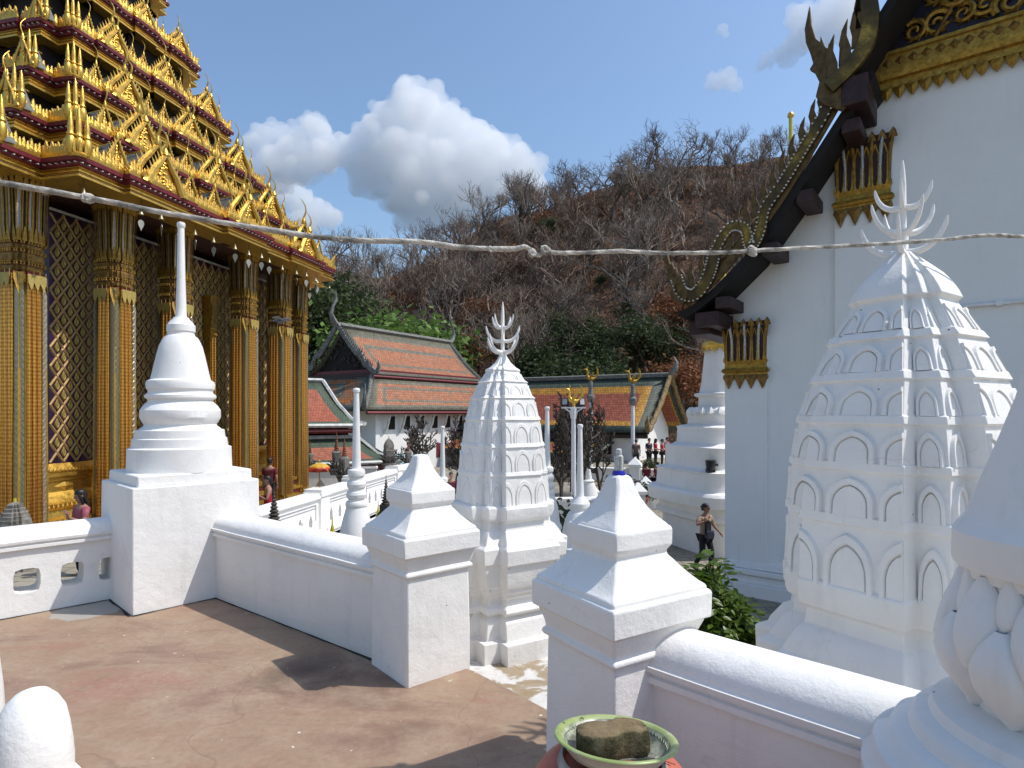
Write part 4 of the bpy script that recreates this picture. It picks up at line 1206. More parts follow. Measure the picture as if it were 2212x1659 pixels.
# pilaster capitals: tall mirror petals above, gold waist, pendant leaves below
def wcap(x0, x1, z0, z1, yb=-.07):
    w = x1-x0; h = z1-z0
    root = empty('pilaster_capital', ((x0+x1)/2, yb, z0), parent=wih)
    mb = MB()
    prof = [(.47,.20),(.47,.225),(.50,.23),(.53,.26),(.50,.295),(.47,.30),(.46,.36),(.48,.40),(.485,.41)]
    rings = []
    for (hw, zz) in prof:
        e = w*(hw-.47); rings.append([(-w*hw,-.05-e,zz*h),(w*hw,-.05-e,zz*h),(w*hw,.02,zz*h),(-w*hw,.02,zz*h)])
    mb.loft(rings); mb.build('waist_moulding', M['gold_old'], root, 20)
    mb = MB()
    rings = []
    for (hw, zz, o) in ((.45,.40,.03),(.45,.7,.035),(.48,.9,.07),(.53,1.0,.13)):
        rings.append([(-w*hw,-o,zz*h),(w*hw,-o,zz*h),(w*hw,.02,zz*h),(-w*hw,.02,zz*h)])
    mb.loft(rings); mb.build('bell_core', M['timber'], root, 20)
    n = 6
    for k in range(n+1):
        x = (-.44+.88*k/n)*w
        mb = MB(); P = []
        for t in (0,.2,.4,.6,.8,.92,1.0):
            P.append((x*(1+.16*t**3), -.04-.10*t**3, h*(.41+.56*t)))
        wd = w*.034
        mb.tube(P, [wd*.9,wd,wd,wd,wd*1.15,wd*1.2,wd*.5], 6, flat=1.0)
        mb.build('mirror_petal' if k%2 else 'gilt_petal', M['mirror'] if k%2 else M['gold_dark'], root, 60)
        mb = MB()
        if k < n:
            xc = x + .073*w
            for s in (-1,1): mb.tube([(xc+s*.045*w,-.05,h*.42),(xc+s*.05*w,-.055,h*.6),(xc+s*.052*w,-.06,h*.78),(xc,-.09,h*.9)], w*.016, 5)
            mb.build('arched_frame', M['gold_old'], root, 60)
        mb = MB(); xx = x*1.17
        mb.add([(xx-w*.075,-.13,h*.93),(xx+w*.075,-.13,h*.93),(xx+w*.05,-.17,h*1.0),(xx,-.16,h*1.05),(xx-w*.05,-.17,h*1.0),(xx,-.02,h*.97)], [(0,1,2,3,4),(1,0,5),(2,1,5),(3,2,5),(4,3,5),(0,4,5)])
        mb.build('curled_tip', M['gold_dark'], root, 0)
        mb = MB(); mb.add([(x-w*.06,-.055,h*.40),(x+w*.06,-.055,h*.40),(x+w*.045,-.075,h*.45),(x,-.06,h*.53),(x-w*.045,-.075,h*.45)], [(0,1,2,3,4)]); mb.build('sheath_leaf', M['gold_old'], root, 0)
    for k in range(4):
        x = (-.38+.253*k)*w
        mb = MB()
        o = [(-.11,.20),(.11,.20),(.125,.15),(.08,.10),(.05,.05),(0,-.02),(-.05,.05),(-.08,.10),(-.125,.15)]
        nn = len(o)
        mb.add([(x+p*w,-.05,q*h) for p,q in o]+[(x+p*w,-.0,q*h) for p,q in o]+[(x,-.10,.13*h)], [(i,(i+1)%nn,2*nn) for i in range(nn)]+[(i,(i+1)%nn,nn+(i+1)%nn,nn+i) for i in range(nn)])
        mb.build('pendant_leaf', M['gold_dark'], root, 0)
wcap(-.09,.83,2.22,3.60)
wcap(2.04,3.02,5.30,6.86)
# roof: two stepped tiers, boards, purlin ends
OV = 1.0      # overhang in front of the wall
mb = MB()
R1 = [(-.75,3.80),(-.45,3.92),(0,4.22),(.7,4.85),(1.4,5.78),(2.1,6.80),(2.75,7.75)]
R2 = [(2.2,7.55),(2.6,8.1),(3.4,9.3),(4.4,11.0),(HWD,13.1)]
def slabroof(pts, th, y0, y1, mat, nm):
    mb = MB(); up = [(x,z) for x,z in pts]; dn = [(x+th*.6,z-th*.8) for x,z in pts]
    n = len(pts)
    vs = [(x,y0,z) for x,z in up]+[(x,y0,z) for x,z in dn]+[(x,y1,z) for x,z in up]+[(x,y1,z) for x,z in dn]
    fs = []
    for i in range(n-1):
        fs += [(i,i+1,n+i+1,n+i),(2*n+i,3*n+i,3*n+i+1,2*n+i+1),(i,2*n+i,2*n+i+1,i+1),(n+i,n+i+1,3*n+i+1,3*n+i)]
    fs += [(0,n,3*n,2*n),(n-1,3*n-1,4*n-1,2*n-1)]
    mb.add(vs, fs); return mb.build(nm, mat, wih, 20)
mirror = lambda P: [(2*HWD-x,z) for x,z in P][::-1]
slabroof(R1, .16, -OV, 1.55, M['black'], 'roof_slope')
slabroof(R2, .16, -OV-.15, 1.55, M['black'], 'roof_slope')
slabroof([(2*HWD-x,z) for x,z in R1], -.16, -OV, 1.55, M['black'], 'roof_slope')
slabroof([(2*HWD-x,z) for x,z in R2], -.16, -OV-.15, 1.55, M['black'], 'roof_slope')
for (x, z) in ((.1,4.08),(1.0,5.02),(1.62,5.9),(2.38,7.0)):
    mb = MB(); mb.box((x+.08,-OV/2-.02,z-.16),(.30,OV-.06,.24)); mb.build('purlin_end', M['timber'], wih, 0, .02)
mb = MB(); mb.box((-.16,-OV/2+.1,3.62),(.5,OV+.1,.3)); mb.box((-.42,.35,3.5),(.45,2.0,.3)); mb.build('eave_beam', M['timber'], wih, 0, .02)
mb = MB(); mb.box((2.55,-OV/2-.1,7.35),(.42,OV+.25,.5)); mb.build('eave_beam', M['timber'], wih, 0, .03)
# gilded bargeboard with a rearing naga body, bead edge and fin row
def mosaic():
    """gilding worn to dark lacquer in patches, with small glints"""
    m, nt, b = nodes('worn_gilt_mosaic', .4, .8, .5); v = coord(nt)
    n = noiseN(nt, v, 1.3, 4, .6); n2 = noiseN(nt, v, 38, 4, .8)
    c = ramp(nt, n, [(.45, (.075,.05,.024)), (.58, (.17,.11,.03)), (.68, (.5,.32,.06))])
    c = mix(nt, ramp(nt, n2, [(.45, (0,0,0)), (.7, (.8,)*3)]), c, (.06,.045,.03))
    nt.links.new(c, b.inputs['Base Color']); bump(nt, b, n2, .7, .012); return m
def board(P, w, name, mat, th=.07, y=-OV-.06):
    mb = MB(); n = len(P); A = []; B = []
    for i in range(n):
        p0 = Vector((P[max(i-1,0)][0], P[max(i-1,0)][1])); p1 = Vector((P[min(i+1,n-1)][0], P[min(i+1,n-1)][1]))
        d = (p1-p0).normalized(); nr = Vector((-d.y, d.x)); p = Vector(P[i][:2]); ww = w if not hasattr(w,'__len__') else w[i]
        A.append(p+nr*ww/2); B.append(p-nr*ww/2)
    rings = [[(a.x,y,a.y),((a.x+b.x)/2,y-.03,(a.y+b.y)/2),(b.x,y,b.y),(b.x,y+th,b.y),(a.x,y+th,a.y)] for a,b in zip(A,B)]
    mb.loft(rings); return mb.build(name, mat, wih, 40), A, B
def smooth(P, n=40):
    """Catmull-Rom through the given points"""
    Q = [Vector(p) for p in P]; out = []
    m_ = len(Q)-1
    for k in range(n+1):
        t = k/n*m_; i = min(int(t), m_-1); f = t-i
        a, b_, c_, d = Q[max(i-1,0)], Q[i], Q[i+1], Q[min(i+2,m_)]
        out.append(.5*((2*b_)+(c_-a)*f+(2*a-5*b_+4*c_-d)*f*f+(3*b_-a-3*c_+d)*f**3))
    return out
BP = smooth([(-.72,4.5),(-.58,4.18),(-.32,4.12),(-.05,4.45),(.12,5.0),(.38,5.35),(.66,5.28),(.74,4.98),(.82,4.92),(.95,5.18),(1.05,5.6),(1.35,6.0),(1.75,6.62),(2.05,7.1),(2.2,7.5)], 70)
# the hump of the naga is drawn over a straight board behind it
SB = smooth([(-.6,4.0),(0,4.42),(.5,4.95),(1.0,5.45),(1.5,6.15),(2.0,6.95),(2.3,7.45)], 30)
board(SB, .24, 'bargeboard', M['gilt_brown'], .05, -OV-.03)
M['mosaic_gold'] = mosaic()
_, A, B = board(BP, [.24]*20+[.18]*51, 'naga_bargeboard', M['mosaic_gold'], .09, -OV-.12)
bd = MB()
for edge in (A, B):
    L = 0.0
    for i in range(1, len(edge)):
        p, q2 = edge[i-1], edge[i]; d = (q2-p).length; k = max(1, int(d/.06))
        for j in range(k):
            c_ = p+(q2-p)*(j/k); bd.lathe([(.003,-.018),(.02,-.008),(.02,.008),(.003,.018)], 5, c=(c_.x,-OV-.165,c_.y))
tag(bd.build('bead_edge', M['white_bead'], wih, 60), kind='stuff')
fin_o = [(0,0),(.02,.12),(.0,.22),(.05,.36),(.13,.46),(.10,.30),(.14,.16),(.13,0)]
mb = MB(); mb.plate(fin_o, .05); FIN = mb.mesh('fin', M['gilt_brown'], 0)
SBf = smooth([(-.6,4.15),(0,4.62),(.5,5.18),(1.0,5.68),(1.5,6.36),(2.0,7.12),(2.2,7.4)], 18)
for i, p in enumerate(SBf[1:]): link('fin', FIN, wih, (p.x-.05,-OV-.1,p.y-.02), (0,R(-4),0), (1.05,1,1.2))
def flame_head(name, x, z, s, y):
    """naga head finial, side view: throat, jaw, flame crest sweeping up"""
    o = [(.30,-.2),(.0,.0),(-.12,.18),(-.06,.42),(-.14,.62),(-.22,.7),(-.16,.78),(-.20,.95),(-.28,1.2),(-.30,1.45),(-.22,1.85),(-.19,1.5),(-.12,1.22),(-.05,1.12),(-.04,1.24),(.03,1.02),(.07,.96),(.09,1.06),(.14,.82),(.17,.86),(.15,.6),(.06,.42),(.09,.22),(.20,.16),(.30,.36),(.24,.60),(.26,.95),(.36,.8),(.45,.45),(.50,.30),(.46,.0)]
    mb = MB(); tris = tessellate_polygon([[Vector((a,b,0)) for a,b in o]])
    n = len(o); th = .10
    vs = [(x+a*s,y,z+b*s) for a,b in o]+[(x+a*s,y+th,z+b*s) for a,b in o]
    mb.add(vs, [tuple(t) for t in tris]+[tuple(n+i for i in t[::-1]) for t in tris]+[(i,(i+1)%n,n+(i+1)%n,n+i) for i in range(n)])
    return mb.build(name, M['gilt_brown'], wih, 0, .015)
flame_head('naga_head', 2.05, 7.25, 1.02, -OV-.2)
flame_head('naga_head', -.80, 4.05, .66, -OV-.16)
BP2 = smooth([(2.15,7.5),(2.45,7.72),(2.72,8.05),(2.8,8.5),(2.78,8.9),(2.95,9.35),(3.3,9.9),(3.9,10.7),(4.6,11.8),(HWD,13.2)], 40)
board(BP2, .26, 'naga_bargeboard', M['mosaic_gold'], .1, -OV-.28)
for i in range(3, 40, 3): link('fin', FIN, wih, (BP2[i].x-.22,-OV-.25,BP2[i].y+.0), (0,R(-4),0), (1.3,1,1.7))
# gable field (pediment) and its frieze
PZ = 7.85
mb = MB(); mb.add([(2.55,-.02,PZ+.2),(2*HWD-2.55,-.02,PZ+.2),(HWD,-.02,12.7)], [(0,1,2)]); mb.build('gable_field', flat('deep_blue_black_field', (.012,.008,.022), .5), wih, 0)
mb = MB()
L0, L1 = 2.62, 2*HWD-2.62
rings = []
for (y, z) in ((-.04,PZ-.16),(-.10,PZ-.14),(-.10,PZ-.02),(-.17,PZ),(-.2,PZ+.1),(-.2,PZ+.17),(-.14,PZ+.19),(-.14,PZ+.42),(-.18,PZ+.44),(-.18,PZ+.5),(-.02,PZ+.52)):
    rings.append([(L0,y,z),(L1,y,z),(L1,.05,z),(L0,.05,z)])
mb.loft(rings, cap0=True, cap1=True); mb.build('frieze', M['gold_old'], wih, 20)
mb = MB()
for k in range(30):
    x = L0+.12+.2*k
    if x < L1: mb.add([(x-.09,-.145,PZ+.305),(x,-.145,PZ+.22),(x+.09,-.145,PZ+.305),(x,-.145,PZ+.39),(x,-.19,PZ+.305)], [(0,1,4),(1,2,4),(2,3,4),(3,0,4)])
tag(mb.build('frieze_diamonds', M['gold_dark'], wih, 0), kind='stuff')
o = [(-.07,0),(.07,0),(.095,-.07),(.06,-.15),(0,-.23),(-.06,-.15),(-.095,-.07)]
nn = len(o); mb = MB()
mb.add([(a,0,b) for a,b in o]+[(a,.04,b) for a,b in o]+[(0,-.05,-.08)], [(i,(i+1)%nn,2*nn) for i in range(nn)]+[(i,(i+1)%nn,nn+(i+1)%nn,nn+i) for i in range(nn)])
PEND = mb.mesh('pendant_leaf', M['gold_old'], 0)
for k in range(30):
    x = L0+.1+.2*k
    if x < L1: link('pendant_leaf', PEND, wih, (x,-.09,PZ-.13))
# carved scrolls in the gable field
def scroll(x, z, r, turn, flip, seed):
    mb = MB(); P = []; rad = []
    for i in range(26):
        t = i/25; a = turn + flip*t*R(520); q = r*(1-.82*t)
        P.append((x+q*math.cos(a), -.05-.03*math.sin(t*9), z+q*math.sin(a))); rad.append(r*.26*(1-.45*t))
    mb.tube(P, rad, 6)
    for i in range(1, 17, 2):
        p = P[i]; a = turn + flip*i/25*R(520) + flip*.7
        tip = (p[0]+math.cos(a)*r*.55, -.04, p[2]+math.sin(a)*r*.55); w_ = r*.26
        mb.add([(p[0]-math.sin(a)*w_,-.03,p[2]+math.cos(a)*w_),(p[0]+math.sin(a)*w_,-.03,p[2]-math.cos(a)*w_),tip,(p[0]+math.cos(a)*r*.1,-.10,p[2]+math.sin(a)*r*.1)], [(0,1,3),(1,2,3),(2,0,3)])
    return mb.build('carved_scroll', M['gold_old'], wih, 50)
srng = random.Random(3)
placed = []
for row in range(9):
    z = PZ+.78+row*.46
    xl = 3.05 + (z-PZ-.5)/1.55; xr = 2*HWD-xl; k = 0
    x = xl+.12
    while x < min(xr, 8.2):
        r_ = srng.uniform(.17,.25); scroll(x, z+srng.uniform(-.08,.08), r_, srng.uniform(0,6), 1 if k%2 else -1, 0); x += r_*1.75; k += 1
for s in (0,1):
    mb = MB(); P = [(2.78,-.08,PZ+.5),(HWD,-.08,12.4)]
    if s: P = [(2*HWD-a,b,c) for a,b,c in P]
    mb.tube(P, .05, 4); mb.build('gable_moulding', M['gold_paint'], wih, 0)
mb = MB(); mb.tube([(3.65,-.09,PZ+.55),(4.4,-.09,PZ+1.9),(5.2,-.09,PZ+3.4)], .035, 4); mb.build('gable_moulding', M['gold_dark'], wih, 0)
mb = MB(); mb.tube([(3.9,-.05,3.55),(5.2,-.05,3.55),(9,-.05,3.55)], .03, 8); mb.box((4.55,-.04,3.55),(.09,.08,.09)); mb.build('conduit_pipe', M['pole'], wih, 60)
# gold finial pole behind the roof line
gp = empty('gilt_pole', (px(1708,24), 24, GZ), 0, 'thin gold pole with a shining knob rising behind the dark roof edge', 'pole')
mb = MB(); H = pz(252,24)-GZ; mb.tube([(0,0,0),(0,0,H)], [.12,.075], 8); mb.build('shaft', M['gold_paint'], gp, 60)
mb = MB(); mb.lathe([(.07,H-.05),(.12,H),(.13,H+.06),(.10,H+.13),(.03,H+.2)], 10); mb.build('knob', M['gold'], gp, 60)
# ---------------------------------------------------------------- far halls with tiled roofs
GR = (.115,.118,.09); OR = (.37,.125,.045)
OG = (.43,.16,.07); GG = (.17,.165,.12)
M['roof_old'] = roof_mat('weathered_orange_tiles', [(0,GG),(1,OG),(1.9,GG),(2.35,OG)], .55, (62,26), (.05,.03,.13,.15))
M['roof_old_b'] = roof_mat('weathered_orange_tiles_low', [(0,GG),(1,OG),(1.7,GG),(2.1,OG)], .7, (70,13), (.05,.02,.17,.15))
M['roof_patch'] = roof_mat('patched_orange_green_tiles', [(0,(.09,.10,.08)),(1,(.45,.15,.03)),(1.9,(.12,.13,.10)),(2.6,(.42,.15,.05))], 1.6, (30,13), (.12,.16,.2,.1))
RD = (.44,.115,.055); GN = (.075,.11,.07)
M['roof_red'] = roof_mat('red_tiles_green_edge', [(0,GN),(1,RD)], .05, (48,28), (.02,.11,.14,.15))
M['roof_red_b'] = roof_mat('red_tiles_green_edge_low', [(0,GN),(1,(.42,.14,.08))], .08, (70,14), (.02,.10,.22,.28))
M['roof_glazed'] = roof_mat('glazed_red_yellow_green_tiles', [(0,(.06,.085,.062)),(1,(.55,.27,.035)),(1.75,(.36,.10,.05))], .04, (90,24), (.01,.05,.13,.15))
M['white_trim'] = flat('white_roof_trim', (.62,.62,.58), .6, 0, .2, 5)
def panel(name, P, mat, parent, th=.12, nu=10, nv=6, sag=0.0):
    """roof panel: P = eave left, eave right, ridge right, ridge left; uv 0..1; sag makes the Thai concave slope"""
    a, b, c, d = [Vector(p) for p in P]
    mb = MB(); vs = []
    for j in range(nv+1):
        t = j/nv
        for i in range(nu+1):
            s = i/nu
            p = (a*(1-s)+b*s)*(1-t)+(d*(1-s)+c*s)*t
            p.z -= sag*math.sin(math.pi*t)
            vs.append(p)
    n = nu+1
    mb.add(vs, [(j*n+i,j*n+i+1,(j+1)*n+i+1,(j+1)*n+i) for j in range(nv) for i in range(nu)])
    me = mb.mesh(name, mat, 60)
    uv = me.uv_layers.new(name='UVMap')
    for pl in me.polygons:
        for li in pl.loop_indices:
            vi = me.loops[li].vertex_index; uv.data[li].uv = ((vi % n)/nu, (vi//n)/nv)
    o = link(name, me, parent)
    so = o.modifiers.new('thick', 'SOLIDIFY'); so.thickness = th; so.offset = -1 if (b-a).cross(d-a).z > 0 else 1
    return o
def bar(name, pts, r, mat, parent, seg=5):
    mb = MB(); mb.tube(pts, r, seg); return mb.build(name, mat, parent, 60)
# --- old hall, centre left. local frame: x along the ridge (away), y to the right (towards us)
S = 40/27.0
oh = empty('old_hall', (-.2844*40, 40, 0), 0, 'old hall with weathered orange tiles, dark carved gable and grey naga bargeboards', 'temple')
oh.rotation_euler = (0,0,R(90-33))
ZR = pz(706,40); LN = 7.6*S
def OH(x, y, z): return (x, -y, z)      # y positive = towards the right hand / near slope
z1, y1 = 4.15, 2.2*S; z2, y2 = 3.95, 2.15*S; z3, y3 = 1.85, 3.1*S
ns = 1
panel('roof_slope', [OH(-.3,y1,z1),OH(LN+.2,y1,z1),OH(LN,0,ZR),OH(0,0,ZR)], M['roof_old'], oh, .15, sag=.28)
panel('roof_slope', [OH(LN,-y1,z1),OH(-.3,-y1,z1),OH(0,0,ZR),OH(LN,0,ZR)], M['roof_old'], oh, .15, sag=.28)
panel('lower_roof', [OH(-2.1,y3,z3),OH(LN+2.2,y3,z3),OH(LN+1.0,y2,z2-.05),OH(-.5,y2,z2-.05)], M['roof_old_b'], oh, .15, sag=.1)
panel('lower_roof', [OH(LN+2.2,-y3,z3),OH(-2.1,-y3,z3),OH(-.5,-y2,z2-.05),OH(LN+1.0,-y2,z2-.05)], M['roof_old_b'], oh, .15, sag=.1)
panel('apron_roof', [OH(-2.3,-y3,z3),OH(-2.3,y3,z3),OH(-.2,y2,z2+.1),OH(-.2,-y2,z2+.1)], M['roof_patch'], oh, .15, sag=.1)
mb = MB()
mb.box((LN/2,0,(GZ+z3)/2+.35),(LN+1.2,2*y3-1.6,z3-GZ+1.3)); mb.build('wall', M['plaster_far'], oh, 0)
mb = MB(); mb.box((LN/2,0,z1-.15),(LN+.1,2*y2-.3,.9)); mb.build('upper_wall', M['maroon'], oh, 0)
bar('ridge', [OH(-.3,0,ZR+.08),OH(LN+.2,0,ZR+.08)], .2, M['grey_tile'], oh)
bar('eave_board', [OH(-.4,y1,z1-.18),OH(LN+.2,y1,z1-.18)], .09, M['maroon'], oh)
bar('eave_board', [OH(-2.0,y3-.1,z3-.2),OH(LN+2,y3-.1,z3-.2)], .11, M['maroon'], oh)
M['grey_paint'] = flat('faded_grey_carving', (.20,.195,.18), .7, 0, .45, 8)
# gable field, naga bargeboards
mb = MB(); mb.add([OH(.15,-y1+.25,z1),OH(.15,y1-.25,z1),OH(.15,0,ZR-.2)], [(0,1,2)]); mb.build('gable_field', M['black'], oh, 0)
gm_ = MB(); gr_ = random.Random(5)
for i in range(60):
    t = gr_.random(); yy = (gr_.random()*2-1)*(y1-.7)*(1-t); zz = z1+.25+t*(ZR-z1-.8)
    a0 = gr_.random()*6; P = [OH(.08, yy+.16*(1-q/7)*math.cos(a0+q*.7), zz+.16*(1-q/7)*math.sin(a0+q*.7)) for q in range(7)]
    gm_.tube(P, .035, 4)
tag(gm_.build('gable_carving', flat('dull_dark_gilding', (.085,.075,.055), .6, 0, .4), oh, 60), kind='stuff')
mb = MB(); mb.box((-.05,0,z1-.12),(.5,2*y1-.1,.35)); mb.build('gable_beam', M['timber'], oh, 0)
for s in (-1,1):
    P = []
    for i in range(25):
        t = i/24; yy = s*(y1+.15)*t; zz = ZR+.1-(ZR-z1)*t-.28*math.sin(math.pi*t)
        if .55 < t < .8: zz += .22*math.sin((t-.55)/.25*math.pi*2); yy += s*.12*math.sin((t-.55)/.25*math.pi)
        P.append(OH(-.35, yy, zz))
    e = P[-1]; P += [(e[0],e[1]-s*.25,e[2]-.05),(e[0],e[1]-s*.42,e[2]+.3),(e[0],e[1]-s*.36,e[2]+.7)]
    mb = MB(); mb.tube(P, [.17]*22+[.19,.2,.2,.2,.14,.04], 6, flat=.7); mb.build('naga_bargeboard', M['grey_paint'], oh, 60)
    mb = MB()
    for i in range(2, 23):
        p = P[i]; mb.add([(p[0],p[1]-.11,p[2]+.1),(p[0],p[1]+.11,p[2]+.1),(p[0],p[1]-s*.16,p[2]+.45),(p[0]+.09,p[1],p[2]+.1)], [(0,1,2),(1,3,2),(3,0,2)])
    tag(mb.build('bargeboard_fins', M['grey_paint'], oh, 0), kind='stuff')
    P = [OH(-.35, s*y2, z2+.05), OH(-1.2, s*(y2+.65), z2-1.05), OH(-2.35, s*(y3+.1), z3+.05)]
    mb = MB(); mb.tube(P, .17, 5)
    for i in range(14):
        t = i/13; p = Vector(P[0])*(1-t)+Vector(P[2])*t; mb.lathe([(.13,0),(.1,.12),(.02,.26)], 5, c=(p.x,p.y,p.z-.15*math.sin(math.pi*t)))
    mb.tube([P[2],(P[2][0]-.25,P[2][1]-s*.22,P[2][2]+.2),(P[2][0]-.25,P[2][1]-s*.3,P[2][2]+1.0),(P[2][0]-.2,P[2][1]-s*.25,P[2][2]+1.5)], [.14,.15,.08,.02], 5)
    mb.build('hip_ridge', M['grey_tile'], oh, 60)
for x in (-.35, LN+.2):
    k = -1 if x < 0 else 1
    mb = MB(); mb.tube([(x,0,ZR),(x+k*.35,0,ZR+.35),(x+k*.55,0,ZR+.8),(x+k*.35,0,ZR+1.3),(x+k*.1,0,ZR+1.75),(x+k*.15,0,ZR+2.4)], [.2,.2,.13,.09,.1,.02], 6); mb.build('chofa_finial', M['grey_paint'], oh, 60)
P = [OH(LN+.2,0,ZR),OH(LN+.25,y1*.5,(ZR+z1)/2-.2),OH(LN+.3,y1,z1)]
bar('far_bargeboard', P, .14, M['grey_tile'], oh)
for k in range(9):
    x = .8+k*1.42
    mb = MB(); mb.box(OH(x,y3-.79,z3-.85),(.55,.06,.85)); mb.build('window', M['black'], oh, 0)
    mb = MB(); mb.tube([OH(x-.72,y3-.75,z3-1.5),OH(x-.72,y3-.45,z3-1.0),OH(x-.72,y3-.3,z3-.5),OH(x-.72,y3-.12,z3-.2)], [.05,.09,.09,.05], 5); mb.build('eave_bracket', M['white_trim'], oh, 60)
mb = MB(); mb.box((-.64,.2,z3-.95),(.05,1.5,.9)); mb.build('window', M['black'], oh, 0)
mb = MB(); mb.box((-.62,.2,z3-.95),(.05,1.66,1.06)); mb.build('window_frame', M['white_trim'], oh, 0)
for x, c_ in ((6.8,M['maroon']),(7.6,M['maroon'])):
    pass
mb = MB(); mb.box(OH(5.6,y3-.78,-1.0),(.75,.06,1.0)); mb.build('shutter', M['maroon'], oh, 0)
# --- red roofed pavilion, left. ridge runs right and slightly away
pv = empty('red_roof_pavilion', (px(697,31), 31, 0), R(28), 'pavilion with two red roofs edged green and white, behind the gilded columns', 'pavilion')
zr = pz(824,31); ze = 1.0
panel('roof_slope', [(-5.5,-2.35,ze+.05),(1.45,-2.35,ze),(0,0,zr),(-5,0,zr)], M['roof_red'], pv, .1, sag=.22)
panel('roof_slope', [(1.45,2.35,ze),(-5.5,2.35,ze),(-5,0,zr),(0,0,zr)], M['roof_red'], pv, .1, sag=.22)
for P in ([(-5,0,zr+.06),(0,0,zr+.06)], [(0,0,zr+.06),(.55,-1.0,zr-1.15),(1.1,-1.85,ze+.3),(1.6,-2.45,ze+.12)], [(-5.5,-2.4,ze+.05),(1.55,-2.4,ze+.04)]):
    bar('white_ridge', P, .10, M['white_trim'], pv)
bar('eave_board', [(-5.5,-2.3,ze-.22),(1.4,-2.3,ze-.22)], .12, M['maroon'], pv)
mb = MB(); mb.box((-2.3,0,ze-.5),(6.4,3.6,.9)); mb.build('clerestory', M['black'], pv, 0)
z5, z6 = .42, -.72
panel('lower_roof', [(-5.8,-3.7,z6),(3.0,-3.7,z6),(1.3,-2.0,z5),(-5.4,-2.0,z5)], M['roof_red_b'], pv, .1, sag=.12)
for P in ([(-5.4,-2.0,z5+.06),(1.3,-2.0,z5+.06)], [(1.3,-2.0,z5+.06),(2.1,-2.9,z5-.75),(3.1,-3.8,z6+.1)], [(-5.8,-3.75,z6+.03),(3.05,-3.75,z6+.03)]): bar('white_ridge', P, .09, M['white_trim'], pv)
panel('lower_roof', [(3.0,-3.7,z6),(3.0,3.7,z6),(1.3,2,z5),(1.3,-2,z5)], M['roof_red_b'], pv, .1)
bar('eave_board', [(-5.8,-3.65,z6-.2),(2.95,-3.65,z6-.2)], .1, M['maroon'], pv)
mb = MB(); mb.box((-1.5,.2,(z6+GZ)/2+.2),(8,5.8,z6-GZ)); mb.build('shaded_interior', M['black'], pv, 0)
for x in (-4,-2,0,2): mb = MB(); mb.tube([(x,-3.2,GZ),(x,-3.2,z6)], .12, 8); mb.build('post', M['white_trim'], pv, 60)
mb = MB(); mb.add([(-5.0,-2.1,ze),(-5.0,2.1,ze),(-5.0,0,zr)], [(0,1,2)]); mb.build('gable_field', M['maroon'], pv, 0)
# --- glazed roof hall, centre right; ridge runs left and away
gh = empty('glazed_roof_hall', (.26*40, 40, 0), 0, 'long hall with red glazed roof banded yellow and green, white gable at its right end', 'temple')
gh.rotation_euler = (0,0,R(90+58))
zr = pz(812,40); ze = .45; W_ = 2.58*1.6; L_ = 17
# local x = along the ridge away to the left; local y negative -> facing the camera (left)
sgn = 1
panel('roof_slope', [(L_,W_,ze),(-.1,W_,ze),(0,0,zr),(L_,0,zr)], M['roof_glazed'], gh, .15, sag=.25)
panel('roof_slope', [(-.1,-W_,ze),(L_,-W_,ze),(L_,0,zr),(0,0,zr)], M['roof_glazed'], gh, .15, sag=.25)
bar('ridge', [(-.1,0,zr+.05),(L_,0,zr+.05)], .2, M['grey_tile'], gh)
bar('eave_board', [(0,W_-.1,ze-.25),(L_,W_-.1,ze-.25)], .15, M['timber'], gh)
mb = MB(); poly = [(-W_+.5,GZ),(W_-.5,GZ),(W_-.5,ze+.1),(0,zr-.35),(-W_+.5,ze+.1)]
mb.loft([[(x,y,z) for y,z in poly] for x in (1.1,L_)]); mb.build('wall', M['plaster_far'], gh, 0)
for s in (-1,1):
    P = []
    for i in range(22):
        t = i/21; zz = zr+.12-(zr-ze)*t-.25*math.sin(math.pi*t)+.07*math.sin(t*38)
        P.append((-.2, s*W_*1.04*t, zz))
    e = P[-1]; P += [(-.2,e[1]+s*.2,e[2]),(-.2,e[1]+s*.35,e[2]+.45),(-.2,e[1]+s*.25,e[2]+.9)]
    mb = MB(); mb.tube(P, [.16]*22+[.18,.16,.04], 5)
    for i in range(1, 22):
        p = P[i]; mb.add([(p[0],p[1]-.12,p[2]+.1),(p[0],p[1]+.12,p[2]+.1),(p[0],p[1]+s*.1,p[2]+.42),(p[0]+.1,p[1],p[2]+.1)], [(0,1,2),(1,3,2),(3,0,2)])
    mb.build('naga_bargeboard', flat('faded_wood_gilding', (.25,.17,.07), .6, 0, .5, 9), gh, 40)
mb = MB(); mb.tube([(-.1,0,zr),(-.5,0,zr+.4),(-.6,0,zr+.9),(-.4,0,zr+1.3)], [.2,.2,.12,.02], 6); mb.build('chofa_finial', M['grey_paint'], gh, 60)
panel('lower_roof', [(L_,W_+1.9,-.95),(2.6,W_+1.9,-.95),(2.2,W_-.2,-.15),(L_,W_-.2,-.15)], M['roof_glazed'], gh, .12)
mb = MB(); mb.box((L_/2+1.5,W_-.6,-.4),(L_-2,.5,1.2)); mb.build('eave_wall', M['timber'], gh, 0)
